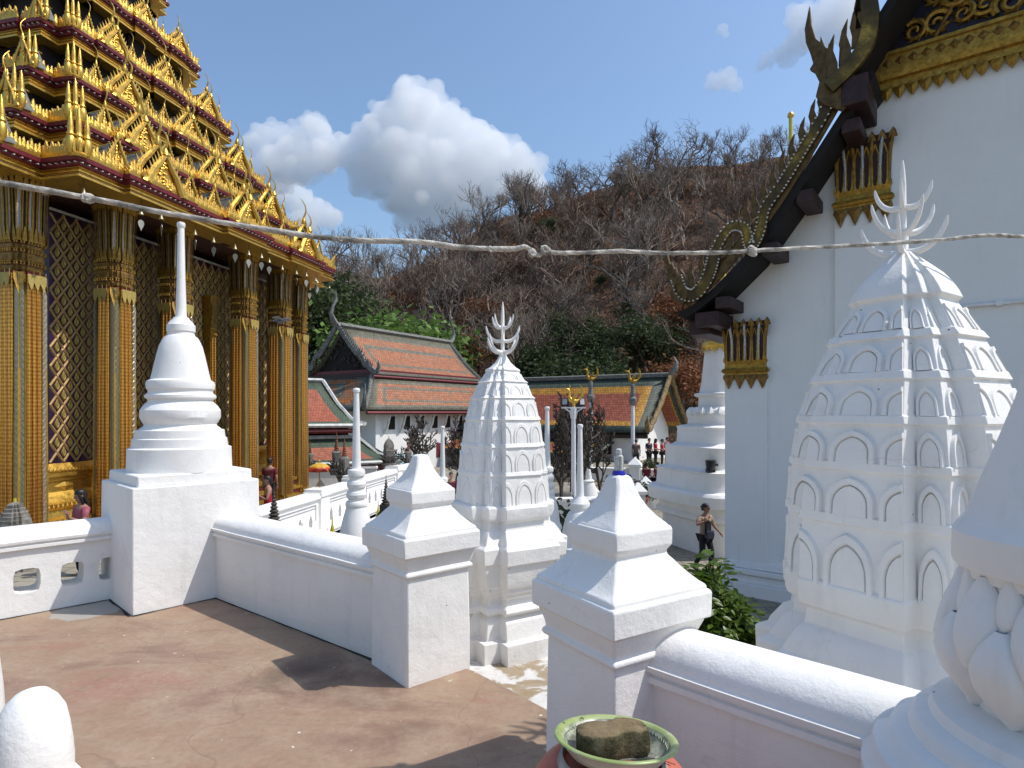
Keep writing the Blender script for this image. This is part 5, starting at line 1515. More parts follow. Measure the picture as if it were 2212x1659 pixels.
# --- tiered white chedi behind the woman in sunglasses
tc = empty('tiered_chedi', (px(1563,17.5), 17.5, GZ), R(20), 'large tiered white chedi with gold lotus band, behind the woman in sunglasses', 'chedi')
kk = 17.5/F
def tz(v): return HC+(VH-v)/F*17.5-GZ
def octr(w, z, n=48):
    r = []
    for k in range(n):
        a = 2*math.pi*k/n; c_, s_ = math.cos(a), math.sin(a); q = 1/((abs(c_)**5+abs(s_)**5)**.2); r.append((w*q*c_*.86, w*q*s_*.86, z))
    return r
rows = [(1205,123),(1112,123),(1108,136),(1100,137),(1094,130),(1082,130),(1078,153),(1056,155),(1050,150),(1048,138),(1042,136),(1014,134),(1010,138),(1007,120),(1003,117),(967,117),(962,119),(960,104),(955,94),(926,92),(922,95),(919,86),(917,72),(908,70),(896,74),(886,70),(881,62),(878,50),(858,49),(855,58),(850,58),(848,48),(830,44),(800,41),(765,38),(745,37)]
lv = []
mb = MB(); mb.loft(jit([octr(w*kk, tz(v)) for v, w in rows], .008, 3)); mb.build('tiers', M['plaster_far'], tc, 30, .012)
mb = MB()
for k in range(24):
    a = 2*math.pi*k/24; r_ = 70*kk
    mb.lathe([(.0,-.02),(.12,.06),(.10,.14),(.01,.24)], 5, c=(r_*math.cos(a), r_*math.sin(a), tz(897)))
mb.build('lotus_row', M['plaster_far'], tc, 40)
mb = MB()
for k in range(5): 
    a = R(-120+14*k); mb.tube([(37*kk*math.cos(a),37*kk*math.sin(a),tz(750)),(42*kk*math.cos(a),42*kk*math.sin(a),tz(800)),(49*kk*math.cos(a),49*kk*math.sin(a),tz(846))], .05, 5)
mb.build('ribs', M['plaster_far'], tc, 60)
mb = MB(); mb.lathe([(40*kk,tz(756)),(46*kk,tz(748)),(44*kk,tz(740)),(36*kk,tz(736)),(34*kk,tz(726)),(44*kk,tz(718)),(40*kk,tz(708)),(30*kk,tz(700)),(20*kk,tz(690)),(10*kk,tz(640)),(2*kk,tz(560))], 20); mb.build('gold_lotus', M['gold'], tc, 40)
mb = MB()
for k in range(14):
    a = 2*math.pi*k/14; mb.add([(44*kk*math.cos(a-.2),44*kk*math.sin(a-.2),tz(748)),(44*kk*math.cos(a+.2),44*kk*math.sin(a+.2),tz(748)),(45*kk*math.cos(a),45*kk*math.sin(a),tz(766))], [(0,1,2)])
mb.build('gold_fringe', M['gold'], tc, 0)
sp = empty('spotlight', (px(1536,15.9), 15.95, pz(1016,15.9)), 0, 'little black spotlight on a ledge of the tiered white chedi', 'lamp')
mb = MB(); mb.lathe([(.10,0),(.13,.02),(.11,.06),(.13,.2),(.14,.26),(.11,.27)], 12); mb.build('housing', M['dark_metal'], sp, 40)
mb = MB(); mb.box((.16,0,.14),(.08,.05,.05)); mb.box((0,0,-.03),(.2,.2,.06)); mb.build('bracket', M['dark_metal'], sp, 0)
# low wall for the group, planters and finial posts, far right
lw = empty('terrace_wall', (px(1385,31), 31, 0), R(-18), 'low white terrace wall with pyramid capped posts in front of the pupils', 'wall')
mb = MB(); mb.box((0,0,-1.6),(6.4,.3,.62)); mb.box((0,0,-1.28),(6.5,.42,.1)); mb.build('wall_panel', M['plaster_far'], lw, 0, .02)
for x in (-.3,1.6): 
    mb = MB(); sqloft(mb, [(.26,-1.9),(.26,-1.15),(.34,-1.13),(.34,-1.0),(.01,-.62)], 0, (x,-.15,0)); mb.build('capped_post', M['plaster_far'], lw, 20)
lw2 = empty('terrace_wall', (px(1400,24), 24, 0), R(-12), 'lower white terrace wall with one pyramid capped post, right of the bottle', 'wall')
mb = MB(); mb.box((.5,0,-2.0),(3.2,.3,.75)); mb.box((.5,0,-1.6),(3.3,.42,.1)); mb.build('wall_panel', M['plaster_far'], lw2, 0, .02)
mb = MB(); sqloft(mb, [(.26,-2.2),(.26,-1.35),(.34,-1.33),(.34,-1.22),(.01,-.85)], 0, (-.1,-.15,0)); mb.build('capped_post', M['plaster_far'], lw2, 20)
um = MB(); um.box((px(1420,37),37,(GZ-1.42)/2),(16,8,-1.42-GZ)); tag(um.build('upper_terrace', M['court'], None, 0), kind='structure')
# stepped white balustrade round the gilded hall
bal = empty('stepped_balustrade', (0,0,0), 0, 'white stepped balustrade with lotus bud openings in front of the gilded columns', 'balustrade')
B0 = Vector((-5.95,13.2,0)); BD = Vector((.16,.987,0)).normalized(); BN = Vector((BD.y,-BD.x,0))
SL = -.0
M['niche'] = flat('grey_niche', (.30,.30,.31), .8, 0, .1)
for k, (a, b, zt) in enumerate(((-1.2,3.4,-.52),(3.5,5.5,-.47),(6.2,9.3,-.42),(9.6,12.2,-.40))):
    mb = MB(); c_ = B0+BD*((a+b)/2); L = b-a
    rz = math.atan2(BD.y, BD.x)
    for (w, z0, z1) in ((.34,-1.9,zt-.12),(.50,zt-.14,zt-.06),(.44,zt-.07,zt),(.62,-1.62,-1.5),(.8,-1.95,-1.75),(.52,-1.72,-1.6)):
        mb.box((c_.x,c_.y,(z0+z1)/2),(L-.002*w,w,z1-z0),rz=rz)
    mb.build('balustrade_panel', M['plaster_far'], bal, 0, .015)
    mb = MB()
    for (z, h) in ((zt-.30,.03),(zt-.38,.02)):
        q = c_+BN*.172; mb.box((q.x,q.y,z),(L*.84,.02,h),rz=rz)
    for e in (a+L*.08,b-L*.08): q = B0+BD*e+BN*.172; mb.box((q.x,q.y,zt-.5),(.03,.02,.42),rz=rz)
    mb.build('panel_moulding', M['niche'], bal, 0)
    nn_ = max(3, int(L/.6))
    for j in range(nn_):
        e = a+L*(j+.5)/nn_*.84+L*.08; q = B0+BD*e+BN*.165
        o = [(-.07,-.17),(.07,-.17),(.085,.02),(.055,.1),(0,.19),(-.055,.1),(-.085,.02)]
        mb = MB(); mb.plate(o, .02, y0=-.012); ob = mb.build('bud_opening', M['niche'], bal, 0); ob.location = (q.x,q.y,zt-.72); ob.rotation_euler = (0,0,math.atan2(BN.y,BN.x)+math.pi/2)
        o2 = [(x*1.35,z*1.22) for x,z in o]; mb = MB(); mb.plate(o2, .02, y0=-.004); ob = mb.build('bud_frame', M['plaster_far'], bal, 0); ob.location = (q.x,q.y,zt-.72); ob.rotation_euler = (0,0,math.atan2(BN.y,BN.x)+math.pi/2)
for e in (-.0,3.45,5.85,9.45,12.3):
    q = B0+BD*e; mb = MB(); zz = -.30 if e > 5 else -.42
    for (w, z0, z1) in ((.5,-1.9,zz-.16),(.58,zz-.2,zz-.08),(.52,zz-.1,zz)): mb.box((q.x,q.y,(z0+z1)/2),(w,w,z1-z0),rz=rz)
    mb.build('balustrade_post', M['plaster_far'], bal, 0, .015)
rb = MB(); q = B0+BD*5+BN*.62; rb.box((q.x,q.y,-1.78),(14,.05,.05),rz=rz); rb.build('red_rail', M['maroon'], bal, 0)
mb = MB(); q = B0+BD*5+BN*.6; mb.box((q.x,q.y,-2.0),(14.5,1.2,.5),rz=rz); q = B0+BD*5+BN*1.8; mb.box((q.x,q.y,-2.13),(14.5,3.4,.3),rz=rz); mb.build('footing', M['plaster_far'], bal, 0, .02)
# far low wall with niches behind
fw = empty('niche_wall', (px(705,24.5), 24.5, 0), R(8), 'low white wall with two arched niches behind the gilded columns', 'wall')
mb = MB(); mb.box((.2,0,-1.35),(3.6,.3,1.6)); mb.box((.2,0,-.6),(3.7,.4,.1)); mb.build('wall_panel', M['plaster_far'], fw, 0, .02)
for x in (-.2,.75):
    o = [(-.16,-.3),(.16,-.3),(.16,.05),(0,.28),(-.16,.05)]; mb = MB(); mb.plate(o, .03, y0=-.17); ob = mb.build('niche', M['niche'], fw, 0); ob.location = (x,0,-1.3)
# teal awnings seen low between the trees
M['teal'] = flat('pale_teal_sheet', (.30,.42,.42), .5, 0, .15)
aw = empty('sheet_awning', (px(830,36),36,0), R(6), 'pale teal sheet awning below the old hall wall', 'awning')
mb = MB(); mb.loft([[(-2.6,-1.2,-1.55),(2.6,-1.2,-1.5),(2.6,1,-.9),(-2.6,1,-.95)],[(-2.6,-1.2,-1.5),(2.6,-1.2,-1.45),(2.6,1,-.85),(-2.6,1,-.9)]]); mb.build('sheet', M['teal'], aw, 0)
for x in (-2.3,0,2.3): mb = MB(); mb.tube([(x,-1.1,GZ),(x,-1.1,-1.5)], .05, 6); mb.build('pole', M['pole'], aw, 60)
# ---------------------------------------------------------------- trees
def branch_tree(seed, H, spread, levels=5, trunk_r=.16, gnarl=.35, fan=.55, kids_n=(3,3,3,3,2), mat_t=None, leafy=0, twig_r=.012, cutz=.30, lean=0.0):
    """returns trunk MB and crown MB of a bare tree"""
    r_ = random.Random(seed); tr = MB(); cr = MB(); tips = []
    def grow(p, d, L, r, lev):
        n = 4 if lev < 2 else 3
        path = [p]; rad = [r]; q = p.copy(); dd = d.copy()
        for i in range(n):
            dd = (dd + Vector((r_.gauss(0,1),r_.gauss(0,1),r_.gauss(0,.8)))*gnarl*.42 + Vector((0,0,.06 if lev else .1))).normalized()
            q = q + dd*(L/n); path.append(q.copy()); rad.append(r*(1-.5*(i+1)/n))
        (tr if lev == 0 else cr).tube(path, rad, 6 if lev == 0 else (5 if lev < 2 else 3))
        if lev >= levels: tips.append((q, dd)); return
        k = kids_n[min(lev, len(kids_n)-1)] + (1 if r_.random() < .35 else 0)
        for j in range(k):
            f = .42+.58*(j+1)/k if lev else .5+.5*(j+1)/k
            idx = min(n, max(1, int(round(f*n)))); b = path[idx]
            ax = Vector((r_.gauss(0,1),r_.gauss(0,1),r_.gauss(0,.35))).normalized()
            nd = (dd*(1-fan*.55) + ax*fan*spread + Vector((0,0,.12))).normalized()
            grow(b, nd, L*r_.uniform(.58,.80), max(twig_r, r*.56*(1 if j < k-1 else 1.1)), lev+1)
    grow(Vector((0,0,-.3)), Vector((lean,0,1)), H*cutz, trunk_r, 0)
    return tr, cr, tips
def leaf_cloud(tips, n, size, sp, seed, sag=0.0):
    r_ = random.Random(seed); mb = MB()
    for _ in range(n):
        p, d = r_.choice(tips)
        c = p + Vector((r_.gauss(0,sp),r_.gauss(0,sp),r_.gauss(0,sp*.8)-sag))
        u = Vector((r_.gauss(0,1),r_.gauss(0,1),r_.gauss(0,.6))).normalized(); w = u.cross(Vector((r_.gauss(0,1),r_.gauss(0,1),r_.gauss(0,1)))).normalized()
        s = size*r_.uniform(.6,1.3)
        mb.add([c-u*s, c+w*s*.5, c+u*s, c-w*s*.5], [(0,1,2,3)])
    return mb
# bare hillside trees: seven forms
BARE = []
for i in range(8):
    H = 9.0
    t, c, tips = branch_tree(100+i, H, .9+.25*(i%3), 5, .20, .30+.05*(i%4), .50+.07*(i%3), (3,3,3,3,2), cutz=.34 if i % 2 else .26, twig_r=.017)
    BARE.append((t.mesh('trunk', M['bark_pale'] if i%2 == 0 else M['bark'], 60), c.mesh('crown', M['bark_pale'] if i%3 == 0 else M['twig'], 60), tips))
trng = random.Random(11)
HILLG = 'bare trees on the hillside'
def bare(u, y, s, k, label, group=HILLG, split=False, rz=None):
    x = px(u, y); z = hz(x, y); t, c, tips = BARE[k % len(BARE)]
    r = rz if rz is not None else trng.uniform(0,6.28)
    e = empty('bare_tree', (x,y,z), r, label, 'tree', group); e.scale = (s*trng.uniform(.85,1.15), s*trng.uniform(.85,1.15), s)
    link('trunk', t, e); link('crown', c, e)
    return e
# ones that stand out on the skyline
for (u, y, s, k, lb) in ((1442,100,1.4,1,'tallest bare tree on the skyline, twin rounded crowns against the sky'),(1352,102,1.25,3,'bare tree with rounded crown left of the tallest skyline tree'),(1545,101,1.0,5,'bare crooked tree on the skyline just left of the gold pole'),(1625,99,1.0,7,'bare tree on the skyline touching the dark roof edge'),
                         (1062,104,.95,3,'bushy bare tree on the skyline under the right shoulder of the big cloud'),(1212,103,1.0,1,'small bare tree on the skyline at the right edge of the big cloud'),(1130,70,1.15,2,'pale bare tree low on the slope right of the small prang spike'),
                         (965,106,1.0,6,'slim bare tree on the skyline left of the big cloud base'),(1330,80,1.25,4,'bare tree halfway up the slope with reaching pale branches'),(1250,74,1.1,0,'pale bare tree in front of the dark evergreens, mid slope')):
    bare(u, y, s, k, lb, 'bare trees that stand out on the hill')
pos = []
LB_SKY = 'bare tree in the thin line of leafless trees along the ridge'
LB_UP = 'bare brown tree in the dense leafless wood on the upper slope'
LB_LOW = 'bare brown tree in the leafless wood on the lower slope above the halls'
for i in range(56):
    u = 640+ (1760-640)*(i+.5)/56 + trng.uniform(-10,10); bare(u, trng.uniform(104,117), trng.uniform(.95,1.4), trng.randrange(8), LB_SKY, 'thin bare trees along the ridge')
cnt = 0
while cnt < 165:
    y = 62+ (106-62)*trng.random()**.8; u = trng.uniform(620,1780)
    if any((u-a)**2/26**2+(y-b)**2/3.2**2 < 1 for a, b in pos): 
        if trng.random() < .93: continue
    pos.append((u,y)); cnt += 1
    bare(u, y, trng.uniform(1.1,1.8), trng.randrange(8), LB_UP if y > 84 else LB_LOW, 'bare trees of the upper slope' if y > 84 else 'bare trees of the lower slope')
# brush: one mass of dry twigs and leaves covering the slope
br = MB(); brng = random.Random(5)
def clump(mb, x, y, z, r, n, size):
    for _ in range(n):
        a = brng.uniform(0,6.28); q = r*brng.random()**.5; h = r*1.1*brng.random()
        c = Vector((x+q*math.cos(a), y+q*math.sin(a), z+h)); uu = Vector((brng.gauss(0,1),brng.gauss(0,1),brng.gauss(0,1))).normalized(); ww = uu.cross(Vector((brng.gauss(0,1),brng.gauss(0,1),brng.gauss(0,1)))).normalized(); s = size*brng.uniform(.5,1.4)
        mb.add([c-uu*s, c+ww*s*.45, c+uu*s, c-ww*s*.45], [(0,1,2,3)])
def twigs(mb, x, y, z, h, n):
    for _ in range(n):
        d = Vector((brng.gauss(0,.5),brng.gauss(0,.5),1)).normalized(); p = Vector((x+brng.gauss(0,.5),y+brng.gauss(0,.5),z-.2)); L = h*brng.uniform(.5,1.2)
        q = p+d*L; w = .022
        mb.add([p+Vector((-w,0,0)),p+Vector((w,0,0)),q+Vector((w*.3,0,0)),q+Vector((-w*.3,0,0))], [(0,1,2,3)])
rust = MB(); brown = MB(); dark = MB(); tw = MB()
for _ in range(1500):
    y = 60+56*brng.random()**.85; u = brng.uniform(560,1850); x = px(u,y); z = hz(x,y)
    t = noise.noise(Vector((x*.06,y*.06,7)))+brng.gauss(0,.22)
    tgt = rust if t > .12 else (brown if t > -.25 else dark)
    clump(tgt, x, y, z, brng.uniform(.5,1.3), 26, .20)
    twigs(tw, x, y, z, 3.2, 7)
for nm, mb, mt in (('rust_brush',rust,M['leaf_rust']),('brown_brush',brown,M['leaf_brown']),('green_undergrowth',dark,M['leaf_dark']),('dry_saplings',tw,M['twig'])):
    tag(mb.build(nm, mt, None, 0, recalc=False), kind='stuff')
# leafy trees
def leafy_tree(name, seed, H, spread, mat, nleaf, size, sp, trunk_mat=None, levels=4, cut=.3, fan=.6):
    t, c, tips = branch_tree(seed, H, spread, levels, .2, .35, fan, (4,3,3,3), cutz=cut, twig_r=.03)
    lv = leaf_cloud(tips, nleaf, size, sp, seed+1)
    return t.mesh('trunk', trunk_mat or M['bark'], 60), c.mesh('branches', trunk_mat or M['bark'], 60), lv.mesh('foliage', mat, 0)
def top_scale(meshes, u, y, v):
    h = max(w.co.z for me in meshes for w in me.vertices); return max(.3, (pz(v,y)-hz(px(u,y),y))/h)
def plant_tree(meshes, u, y, s, label, cat='tree', group=None, name='leafy_tree', z=None, rz=None, sc=None):
    x = px(u,y); zz = hz(x,y) if z is None else z
    e = empty(name, (x,y,zz), trng.uniform(0,6.28) if rz is None else rz, label, cat, group); e.scale = sc or (s,s,s)
    for nm, me in zip(('trunk','branches','foliage'), meshes): link(nm, me, e)
    return e
EV = [leafy_tree('e', 31+i, 9, 1.1, M['leaf_dark'], 5200, .17, .62) for i in range(3)]
MD = [leafy_tree('m', 41+i, 9, 1.0, M['leaf_mid'], 5200, .17, .60) for i in range(2)]
BG = leafy_tree('b', 51, 7, 1.2, M['leaf_bright'], 6000, .16, .55)
RU = [leafy_tree('r', 61+i, 8, 1.1, M['leaf_rust'], 3000, .16, .65) for i in range(2)]
for i, (u, y, v) in enumerate(((735,68,545),(655,66,590),(800,64,610),(700,76,580))):
    plant_tree(MD[i%2], u, y, top_scale(MD[i%2],u,y,v), ['tallest mid green tree under the far corner of the gilded eave','mid green tree seen between the gilded columns and the pavilion','mid green tree right behind the gable of the old hall','mid green tree higher up behind the old hall gable'][i], group='green trees left of the valley')
plant_tree(BG, 862, 61, top_scale(BG,862,61,636), 'bright green tree behind the ridge of the old hall')
plant_tree(EV[0], 908, 63, top_scale(EV[0],908,63,675), 'darker green tree right of the bright green one behind the old hall')
plant_tree(BG, 645, 58, top_scale(BG,645,58,770), 'low bright green tree beside the last gilded column')
evl = ['dark evergreen tree high on the slope, under the hanging rope','dark evergreen just above the white floodlight mast','dark evergreen behind the left swan pole','dark evergreen behind the right swan pole','dark evergreen at the left end of the glazed roof ridge','dark evergreen in the middle of the green patch on the slope','dark evergreen lowest on the slope, above the glazed ridge','dark flat topped evergreen left above the green patch']
for i, (u, y, v) in enumerate(((1300,84,590),(1235,68,660),(1300,66,690),(1385,66,665),(1185,64,720),(1345,74,640),(1265,60,740),(1225,90,600))):
    plant_tree(EV[i%3], u, y, top_scale(EV[i%3],u,y,v), evl[i], group='dark evergreens above the glazed roof')
rul = ['rust brown leafy tree on the slope, left of centre','second rust brown leafy tree, right of the first and lower','rust brown leafy tree close to the skyline','rust brown tree behind the right end of the glazed roof','rust brown tree left of the tiered chedi top','small rust brown tree above the old hall chofa']
for i, (u, y, s) in enumerate(((885,82,1.2),(985,86,1.2),(1275,100,1.1),(1480,62,1.3),(1510,68,1.5),(930,70,1.0))):
    plant_tree(RU[i%2], u, y, s, rul[i], group='rust brown leafy trees on the hill')
for i, (u, y, s) in enumerate(((770,104,.6),(1180,98,.8),(1420,97,.7))):
    plant_tree(MD[i%2], u, y, s, ['small green tree on the ridge above the gilded eave corner','olive green tree on the ridge right of the big cloud','olive tree on the ridge below the tallest skyline tree'][i], group='olive trees on the ridge')
for i in range(9):
    u = (820,1040,1110,930,1010,1180,1400,1450,860)[i]; y = (72,76,92,92,68,100,86,74,98)[i]
    plant_tree(RU[i%2], u, y, trng.uniform(.7,1.1), 'rust leaved tree scattered among the bare trees of the slope', group='scattered rust leaved trees')
# dark rocks behind the tiered chedi
# bare frangipani trees in the court: thick forked dark branches
def frangi(seed, H, n=5, leaf=False):
    t, c, tips = branch_tree(seed, H, 1.25, 7, .15, .32, .72, (4,3,2,2,2,2,2), cutz=.22, twig_r=.024)
    return t.mesh('trunk', M['bark_frangi'], 60), c.mesh('crown', M['bark_frangi'], 60)
M['bark_frangi'] = flat('grey_brown_frangipani_bark', (.085,.068,.055), .9, 0, .4, 5, .3, .02)
FR = [frangi(71+i, 5.2) for i in range(3)]
def put_fr(i, u, y, v, wide, label):
    h = max(w.co.z for w in FR[i][1].vertices); s = (pz(v,y)-GZ)/h
    e = empty('frangipani_tree', (px(u,y), y, GZ), trng.uniform(0,6), label, 'tree', 'leafless frangipani trees in the courtyard')
    r = max(max(abs(w.co.x), abs(w.co.y)) for w in FR[i][1].vertices); e.scale = (wide/F*y/r, wide/F*y/r, s)
    link('trunk', FR[i][0], e); link('crown', FR[i][1], e); return e
put_fr(0, 905, 29, 893, 75, 'leafless frangipani in front of the old hall wall, left of the small prang')
put_fr(1, 985, 31, 895, 55, 'leafless frangipani half hidden behind the small prang')
put_fr(2, 1262, 27, 838, 95, 'dense leafless frangipani behind the floodlight mast')
put_fr(1, 1215, 25, 862, 60, 'leafless frangipani just right of the small prang')
put_fr(0, 1300, 28, 872, 62, 'leafless frangipani left of the pupils, behind the bottle')
put_fr(2, 1235, 29, 868, 60, 'leafless frangipani farthest back behind the floodlight mast')
dk = leafy_tree('d', 91, 3.0, .8, M['leaf_dark'], 420, .10, .25, M['bark_dark'], 3, .3)
plant_tree(dk, 1212, 13.5, .9, 'thin dark leaved shrub between the small prang and the belled chedi', 'shrub', None, 'shrub', GZ)
# leafy shrub between the posts: feather leaves on long shoots
def feather(seed):
    r_ = random.Random(seed); mb = MB(); L = .20; P = [Vector((0,i/5*L,.02*math.sin(i/5*2.5)-.10*(i/5)**2)) for i in range(6)]
    mb.tube(P, .0018, 3)
    for i in range(1, 6):
        for s in (-1,1) if i < 5 else (0,):
            p = P[i]; d = Vector((s*.85,.55,-.12)).normalized() if s else Vector((0,1,-.2)); nrm = Vector((0,0,1)); w = d.cross(nrm).normalized()
            ln = r_.uniform(.062,.085); wd = ln*.25
            mb.add([p, p+d*ln*.35+w*wd, p+d*ln*.75+w*wd*.8, p+d*ln+Vector((0,0,-.008)), p+d*ln*.75-w*wd*.8, p+d*ln*.35-w*wd, p+d*ln*.5+Vector((0,0,-.008))], [(0,1,6),(1,2,6),(2,3,6),(3,4,6),(4,5,6),(5,0,6)])
    return mb.mesh('feather_leaf', M['leaf_shrub'], 40)
FE = [feather(i) for i in range(4)]
sh = empty('leafy_shrub', (px(1590,4.6), 4.6, GZ), 0, 'leafy green shrub with feather leaves between the capped post and the nearest prang', 'shrub')
srg = random.Random(21); stm = MB(); nl = 0
base_top = Vector((0,0,pz(1420,4.6)-GZ))
stm.tube([(0,0,0),(.03,.02,base_top.z*.5),base_top], [.045,.035,.028], 6)
for k in range(18):
    tu = srg.uniform(1482,1660); tv = srg.uniform(1215,1400)
    if tu > 1560 and tv < 1290: tv += 70
    yy = 4.6+srg.uniform(-.35,.35)
    tip = pt(tu, tv, yy) - Vector(sh.location)
    mid = base_top*.55+tip*.45+Vector((srg.gauss(0,.06),srg.gauss(0,.06),.10))
    P = []
    for i in range(7):
        t = i/6; P.append(base_top*(1-t)**2+mid*2*t*(1-t)+tip*t*t)
    stm.tube(P, [.012*(1-.75*i/6) for i in range(7)], 5)
    for i in range(2, 7):
        for q in range(2 if i < 6 else 3):
            p = P[i]+Vector((srg.gauss(0,.02),)*3); o = link('feather_leaf', FE[srg.randrange(4)], sh, p, (srg.uniform(-.5,.5),srg.uniform(-.5,.5),srg.uniform(0,6.28)), srg.uniform(.75,1.2)); nl += 1
for tu, tv in ((1540,1208),(1525,1222),(1512,1235),(1555,1215)):
    tip = pt(tu,tv,4.5)-Vector(sh.location); P = [base_top*(1-t)**2+(base_top*.5+tip*.5+Vector((-.1,0,.15)))*2*t*(1-t)+tip*t*t for t in [i/6 for i in range(7)]]
    stm.tube(P, .006, 4)
    for i in range(3,7):
        for q in range(2): link('feather_leaf', FE[srg.randrange(4)], sh, P[i], (srg.uniform(-.5,.5),srg.uniform(-.5,.5),srg.uniform(0,6.28)), srg.uniform(.8,1.2))
stm.build('stems', M['bark_dark'], sh, 60)

# ---------------------------------------------------------------- clouds
def cloud(name, y, blobs, label, seed, sq=.55):
    """blobs: (u, v, r_px). puffs of vapour packed round each centre"""
    r_ = random.Random(seed); k = y/F
    mb = MB()
    import bmesh
    bm = bmesh.new(); bmesh.ops.create_icosphere(bm, subdivisions=3, radius=1.0); bm.verts.ensure_lookup_table()
    V = [v.co.copy() for v in bm.verts]; FC = [tuple(v.index for v in f.verts) for f in bm.faces]; bm.free()
    root = None
    for (u, v, rp) in blobs:
        c0 = pt(u, v, y); R0 = rp*k
        subs = [(c0, R0*.84)]
        for q in range(13):
            d = Vector((r_.gauss(0,1), r_.gauss(0,.8), r_.gauss(0,1))).normalized()
            rr_ = R0*r_.uniform(.18,.46); subs.append((c0+d*(R0*.98-rr_*.75), rr_))
        for (c, rr) in subs:
            off = Vector((r_.uniform(-90,90),)*3)
            P = []
            for w in V:
                d = 1+.18*noise.noise(w*1.6+off)+.16*noise.noise(w*3.6+off)+.10*noise.noise(w*7.5+off)
                p = c+Vector((w.x, w.y*.8, w.z*.92))*rr*d; P.append(p)
            mb.add(P, FC)
    me = mb.mesh(name, M['cloud'], 0); o = link(name, me)
    rm = o.modifiers.new('union', 'REMESH'); rm.mode = 'VOXEL'; rm.voxel_size = y/F*2.4
    dg = bpy.context.evaluated_depsgraph_get(); nm = bpy.data.meshes.new_from_object(o.evaluated_get(dg)); o.modifiers.clear()
    nm.materials.clear(); nm.materials.append(M['cloud']); o.data = nm
    return tag(o, label, 'cloud')
cloud('cumulus_cloud', 2300, [(1155,405,36),(1165,430,26),(1100,330,40),(1040,300,38),(880,200,40),(935,205,36),(800,290,40),(895,250,82),(840,262,55),(960,268,58),(1010,300,60),(1065,345,72),(1125,370,60),(1150,400,40),(985,360,85),(905,340,95),(830,330,80),(800,385,55),(900,420,85),(980,430,70),(1060,410,60),(760,330,50),(700,330,52),(650,345,60),(600,360,60),(560,310,42),(680,280,42),(640,300,40),(545,375,45),(590,290,35),(930,470,55),(1000,465,45)], 'big white cumulus cloud in the middle of the sky', 4)
cloud('cumulus_cloud', 2600, [(640,430,40),(680,455,38),(715,470,30),(610,410,35),(660,480,40)], 'low small white cloud between the gilded eave and the hill', 5)
cloud('cumulus_cloud', 1900, [(1545,175,24),(1570,172,28),(1590,185,18),(1535,188,14)], 'small round white cloud left of the dark gable finial', 6)
cloud('cumulus_cloud', 2000, [(1660,130,22),(1700,115,30),(1730,85,36),(1770,60,48),(1730,40,40),(1800,30,50),(1840,60,50),(1640,145,14),(1840,15,50)], 'ragged white cloud behind the dark gable finial', 7)
cloud('cumulus_cloud', 2400, [(1560,62,14),(1568,74,10),(1552,68,8)], 'tiny white cloud puff high right of the big cloud', 8)
# ---------------------------------------------------------------- people
SKIN = flat('brown_skin', (.34,.18,.12), .5, 0, .08, 8, .05)
HAIR = flat('black_hair', (.012,.010,.009), .45, 0, .3, 12, .3)
def cloth(name, col): return flat(name, col, .85, 0, .22, 10, .6, .03)
def skin_body(name, verts, edges, rad, mat, parent, lv=2):
    me = bpy.data.meshes.new(name); me.from_pydata(verts, edges, [])
    o = bpy.data.objects.new(name, me); COL.objects.link(o)
    md = o.modifiers.new('skin', 'SKIN')
    md.use_smooth_shade = True
    sv = me.skin_vertices[0].data
    for i, r_ in enumerate(rad): sv[i].radius = r_ if hasattr(r_, '__len__') else (r_, r_)
    sv[0].use_root = True
    sb = o.modifiers.new('sub', 'SUBSURF'); sb.levels = lv; sb.render_levels = lv
    dg = bpy.context.evaluated_depsgraph_get(); ev = o.evaluated_get(dg)
    nm = bpy.data.meshes.new_from_object(ev); nm.materials.clear(); nm.materials.append(mat)
    nm.polygons.foreach_set('use_smooth', [True]*len(nm.polygons))
    bpy.data.objects.remove(o); nm.name = name
    return link(name, nm, parent)
def hand(mb, w, d, side, s=1.0):
    """palm and five fingers from the wrist w in direction d"""
    d = Vector(d).normalized(); ax = d.cross(Vector((0,0,1))) if abs(d.z) < .9 else Vector((0,1,0)); ax.normalize(); nn_ = ax.cross(d).normalized()
    w = Vector(w)
    mb.tube([w, w+d*.045*s, w+d*.085*s], [.022*s,.034*s,.03*s], 8, flat=.55, up=tuple(nn_))
    for i, (o, L) in enumerate(((-.026,.062),(-.009,.075),(.009,.07),(.026,.055))):
        b = w+d*.08*s+ax*o*s
        mb.tube([b, b+d*L*.5*s+nn_*-.006*s, b+d*L*s+nn_*-.022*s], [.0095*s,.0085*s,.006*s], 5)
    b = w+d*.03*s+ax*-.03*s*side
    mb.tube([b, b+d*.03*s-ax*.024*s*side, b+d*.062*s-ax*.03*s*side], [.012*s,.0105*s,.007*s], 5)
